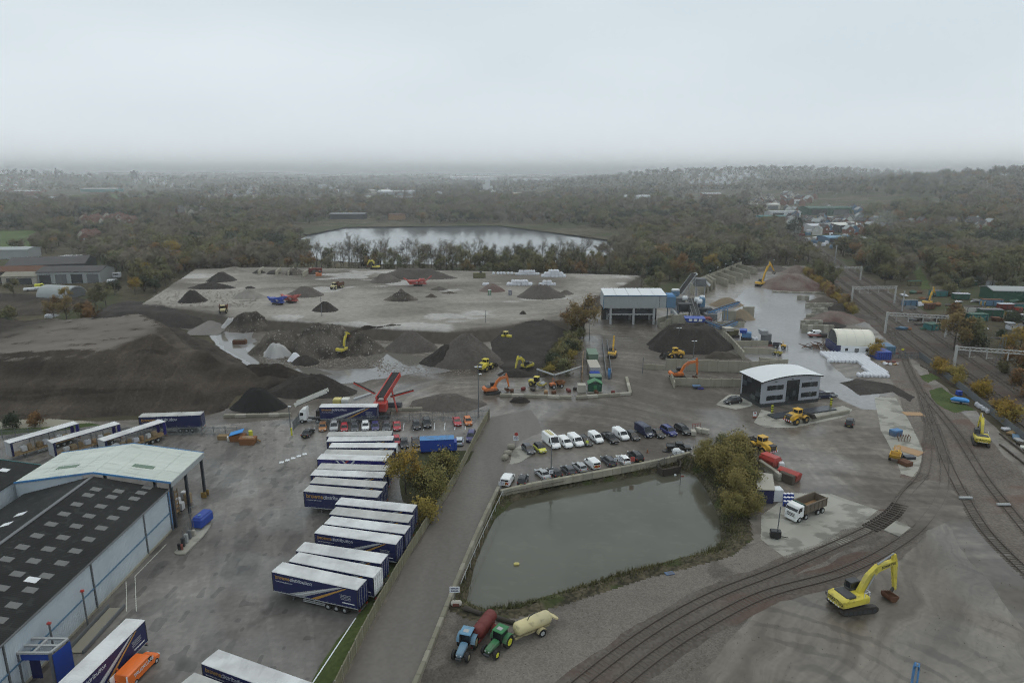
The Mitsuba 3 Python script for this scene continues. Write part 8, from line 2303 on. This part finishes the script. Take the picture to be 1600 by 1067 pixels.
# near things
for px,py,kd,s,lab in[(634,772,'gold',.95,'yellow leaved young tree behind the middle trailers'),(670,787,'yard_bush',1.15,'big rounded brown gold bush beside the road fence'),(692,752,'yard_bush',1.05,'olive brown bush behind the blue box body'),(662,815,'gold_bush',1.3,'low yellow hedge bush at the corner of the trailers'),(650,757,'yard_bush',.6,'small bush below the yellow young tree')]:
 plant(kd,at(px,py),lab,'tree'if kd=='gold'else 'bush',None,s)
for px,py,kd,s,lab in[(1105,728,K3,.8,'dark willow bush overhanging the pump platform side of the pond'),(1122,745,K3,1.0,'green brown willow at the pond corner by the concrete ring'),(1143,722,'yard_bush',1.2,'golden green bush top nearest the yellow loader'),(1140,760,K3,1.05,'dense bush in the middle of the pond end thicket'),
(1160,742,'yard_bush',1.1,'golden bush beside the block wall and red tank'),(1150,790,K3,1.0,'dark green bush reaching down over the pond'),(1167,775,'yard_bush',1.0,'yellowish bush against the flat roofed cabin'),(1143,815,K3,.75,'low dark bush at the water, nearest the tracks'),
(1170,806,'yard_bush',.8,'yellow green bush behind the concrete pad corner'),(1130,700,U3,.9,'small bush above the pond thicket')]:
 plant(kd,at(px,py,-.4),lab,'bush',None,s)
for px,py,kd,s,lab in[(912,527,'rust',1.25,'tall gold brown tree beside the raised grey shed'),(893,522,'rust',.9,'gold brown tree leaning over the ditch'),(1022,462,'olive0',1.0,'rounded olive tree behind the raised grey shed'),(1002,452,'bare0',.8,'bare thicket tree at the stockyard corner'),(1060,440,'rust',1.3,'rust brown tree behind the tall steel conveyor'),
(908,425,'big_bare',1.1,'large bare tree standing out against the lake'),(547,420,'poplar',1.0,'slim bare poplar, left one of the pair before the lake'),(560,420,'poplar',.95,'slim bare poplar, right one of the pair before the lake'),(271,415,'gold',1.7,'bright yellow tree in the wood left of the stockyard'),(307,410,'olive1',1.5,'broad yellow green tree at the wood corner of the stockyard'),
(1330,385,'rust',1.0,'orange tree at the railway works'),(105,503,'rust',.9,'orange brown tree beside the culvert'),(85,500,'rust',.8,'brown leaved bush tree left of the culvert'),(140,502,'rust_bush',1.9,'low red brown thicket before the black bank'),(166,480,'olive2',.9,'green bush tree between the round hut and the stockyard'),(150,478,'olive1',.7,'greenish bush beside the round hut'),
(103,470,'gold',.7,'small yellow tree in front of the round hut'),(22,462,'olive0',.7,'brown green bush before the pale green shed'),(55,668,'rust_bush',.9,'small orange bush at the foot of the mound'),(20,668,'dark_bush',1.0,'dark bush at the foot of the mound'),(1490,547,'rust',1.1,'large orange brown tree at the edge of the scrapyard'),(1512,545,'olive2',.9,'olive tree beside the orange brown one by the scrapyard'),
(1591,560,'gold',1.1,'yellow tree at the right border beyond the main line'),(1585,585,'rust',.8,'brown yellow tree under the nearest gantry'),(1240,374,'wood_dark',1.6,'dark conifer like tree beside the railway works')]:
 plant(kd,at(px,py,ZP if 420<py<423 else 0),lab,'tree',None,s)
g=np.random.default_rng(8)
for i in range(30):
 t=g.random();px,py=868+34*t+g.uniform(-16,16),588-76*t
 plant(U3 if i%4 else('gold_bush','dark_bush')[i%8//4],at(px,py),'dark shrub crowding the ditch between the black ramp and the containers','bush','shrubs along the ditch',g.uniform(.8,1.4))
for i in range(26):
 t=(i+g.uniform(-.3,.3))/26;px,py=1258+76*t,428+66*t
 plant('gold_bush'if i%3 else 'rust_bush',at(px,py),'yellow bush on the bank between the stone bays and the main line','bush','yellow bushes on the railway bank',g.uniform(.9,1.6))
for px,py in[(1468,582),(1480,592),(1492,598),(1527,622),(1533,622),(1572,660),(1580,664),(1475,588),(1497,604),(1560,650),(1366,560),(1372,555),(1372,545)]:
 plant('gold_bush',at(px,py-2),'yellow bush growing along the grey railway fence','bush','yellow bushes at the railway fence',g.uniform(.8,1.5))
for i in range(58):
 px,py=g.uniform(1440,1680),g.uniform(490,640)
 q=at(px,py)
 if px<1455+(py-500)*1.25 or py>600+(px-1500)*.3:continue
 plant([U3,'dark_bush','gold_bush','rust_bush'][i%4],q,'wild shrub on the slope between the main line and the scrapyard','bush','shrubs beyond the main line',g.uniform(.8,1.7))
for i in range(70):
 px,py=g.uniform(1325,1640),g.uniform(398,462)
 if 1395<px<1460 and py<455 or px<1325+(py-400)*1.1:continue
 plant([U3,'dark_bush',U3,O3][i%4],at(px,py),'shrub in the green scrub around the mown track','bush','shrubs of the green scrub',g.uniform(.9,1.8))
for i in range(26):
 plant(['dark_bush',U3][i%2],at(g.uniform(-60,48),g.uniform(492,530)),'dark shrub in the thicket behind the earth mound','bush','shrubs behind the earth mound',g.uniform(1,1.7))
for i in range(50):
 px=415+500*(i+g.uniform(-.3,.3))/50
 plant(B3 if i%5 else O3,at(px,415.5+g.uniform(-1.5,1.5),1),'bare tree in the row along the near shore of the lake','tree','bare trees along the near shore',g.uniform(.9,1.3)*(1 if i%5 else.9),sq=.95)
 # woods
BLOCK=shapely.union_all([poly(SITE),poly([(430,404),(960,404),(960,422),(430,422)]),poly([(440,352),(470,348),(620,349),(780,348.5),(900,353),(990,364),(975,380),(780,360),(480,375)]),MOUND.buffer(3),PLATEAU.buffer(7),LAKE.buffer(5),poly([(95,308),(130,301),(230,297),(318,297),(315,303),(200,310),(120,314)]),poly([(-60,372),(-20,362),(55,361),(75,385),(30,393),(-60,396)]),
poly([(-200,400),(0,396),(140,400),(190,430),(190,452),(150,470),(0,480),(-200,480)]),poly([(1225,372),(1252,366),(1330,408),(1440,470),(1560,550),(1700,640),(1700,700),(1400,545),(1290,440)]),poly([(1395,452),(1440,440),(1700,440),(1700,600),(1560,545),(1440,480)]),
poly([(1400,388),(1428,396),(1450,432),(1462,455),(1430,455),(1410,415)]),poly([(1185,350),(1230,326),(1320,330),(1350,372),(1335,388),(1290,392),(1262,375)]),poly([(-100,468),(0,455),(100,458),(150,470),(110,490),(-100,505)])])
g=np.random.default_rng(2024)
cand=[]
r_=380.0
while r_<5200:
 sp=max(6.6,r_/66)
 n=int(1.42*r_/sp)
 for a in np.linspace(-.71,.71,n):
  x,y=(r_+g.uniform(-.5,.5)*sp)*math.sin(a+g.uniform(-.5,.5)*sp/r_),(r_+g.uniform(-.5,.5)*sp)*math.cos(a)
  cand.append((x,y,sp))
 r_+=sp
cand=np.array(cand)
pt=shapely.points(cand[:,0],cand[:,1])
ok=~shapely.contains(BLOCK,pt)
dens=meshkit.fbm(np.c_[cand[:,:2]/260.0,np.zeros(len(cand))],3,4)
Rc=np.hypot(cand[:,0],cand[:,1])
hill=hills(cand[:,0],cand[:,1])>14
keep=(dens+.25*hill+.22*(Rc<900)>np.interp(Rc,[400,1500,3000,5000],[.34,.44,.47,.46]))
hs=np.array([(x*(1-e/math.hypot(x,y)),y*(1-e/math.hypot(x,y)),r0+e*.1)for x,y,r0 in HOUSES for e in(0,14,28,42,60,85,110)if e<50 or y>800])
from scipy.spatial import cKDTree
dd,ii=cKDTree(hs[:,:2]).query(cand[:,:2])
ok&=keep&(dd>hs[ii,2])&(cand[:,1]>200)
# a clear view of the houses: no trees just in front of them
cand,Rc,hill=cand[ok],Rc[ok],hill[ok]
kn=meshkit.fbm(np.c_[cand[:,:2]/105.0,np.full(len(cand),3.3)],3,8)+g.normal(size=len(cand))*.07
zz=ground_z(cand[:,0],cand[:,1])
order=np.argsort(Rc)
LAB={'bare':'bare brown tree in the wood at the back of the site','olive':'olive tinged tree in the wood at the back of the site','rust':'rust leaved tree in the wood at the back of the site','dark':'dark evergreen tree in the wood at the back of the site','gold':'yellow leaved tree in the wood at the back of the site'}
have=sum(1 for k_ in scene if k_.split('_')[0]=='tree'and scene[k_].get('type')=='instance')
for c_,i in enumerate(order):
 x,y,sp=cand[i]
 v=kn[i]
 kd='dark'if v<.36 else 'olive'if v<.46 else 'bare'if v<.60 else 'rust'if v<.66 else 'olive'
 if c_%41==0:kd='gold'if c_<600 else 'rust'
 s=g.uniform(.6,1.3)*min(1.45,max(1.0,sp/11.0))*(.85 if kd in('rust','dark')else 1.0)
 p=(x,y,zz[i]-.3)
 if have<296:
  have+=1
  pw='in the wood at the left edge of the stockyard'if x<-60 else 'between the lake and the railway'if x<220 else 'in the thickets beyond the main line'
  lb=LAB[kd].replace('in the wood at the back of the site',pw)
  plant({'bare':B3,'olive':O3,'rust':'rust','dark':'dark','gold':'gold'}[kd],p,lb,'tree',lb.replace('tree','trees',1),s,'tree')
 else:
  kk={'bare':f'wood_bare{c_ % 3}','olive':f'wood_olive{c_ % 3}','rust':'wood_rust','dark':'wood_dark','gold':'wood_rust'}[kd]
  scene[f'woodland__{c_:05d}']={'type':'instance','group':ref0('kit_'+kk),'to_world':T().translate([float(x),float(y),float(p[2])]).rotate([0,0,1],float(g.uniform(0,360))).scale([s*1.15,s*1.15,s*.9])}
labels['woodland']={'label':'brown winter woodland reaching back over the plain and hills','category':'woodland','kind':'stuff'}
# grass and weeds
g=np.random.default_rng(14)
tv,tf=[],[]
m=MB()
c=np.array(shapely.segmentize(POND.buffer(2.0).exterior,.2).coords)
q=np.repeat(c,9,0)+g.normal(size=(len(c)*9,2))*.95
n=len(q);h=g.uniform(.2,.8,n)*(.2+1.5*meshkit.noise(np.c_[q*.25,np.zeros(n)],3));a=g.uniform(0,6.28,n)
s_=inside_distance(POND,q[:,0],q[:,1])
z0=np.interp(-s_,[-2,0,1.2,3.2,4.8],[-2.6,-1.7,-0.8,0.12,0.03])
ko=~shapely.contains(KERBSIDE,shapely.points(q))
q,h,a,z0,n=q[ko],h[ko],a[ko],z0[ko],int(ko.sum())
w=np.c_[np.cos(a),np.sin(a),0*a]*.09
b0=np.c_[q,z0-.1]
tip=b0+np.c_[g.normal(size=(n,2))*.25,h]
stuff('bank_weeds',(np.stack([b0-w,b0+w,tip],1).reshape(-1,3),np.arange(3*n).reshape(-1,3)),'leaf_olive','weeds and dead grass tufts on the pond bank','weeds')
# ------------------------------------------------------------------ the air
scene['haze']={'type':'cube','to_world':T().translate([0,0,60]).scale([15000,15000,70]),'bsdf':{'type':'null'},'interior':{'type':'ref','id':'haze_air'}}
labels['haze']={'label':'thin grey mist thickening towards the hills','category':'haze','kind':'stuff'}
p=at(1376,372)
scene['smoke']={'type':'sphere','to_world':T().translate([float(p[0]),float(p[1]),16.0]).rotate([0,1,0],35).scale([11,11,19]),'bsdf':{'type':'null'},
'interior':{'type':'homogeneous','albedo':{'type':'rgb','value':[.86,.92,.97]},'sigma_t':.007},'exterior':ref0('haze_air')}
labels['smoke']={'label':'thin bluish bonfire smoke drifting over the scrub','category':'smoke','kind':'stuff'}
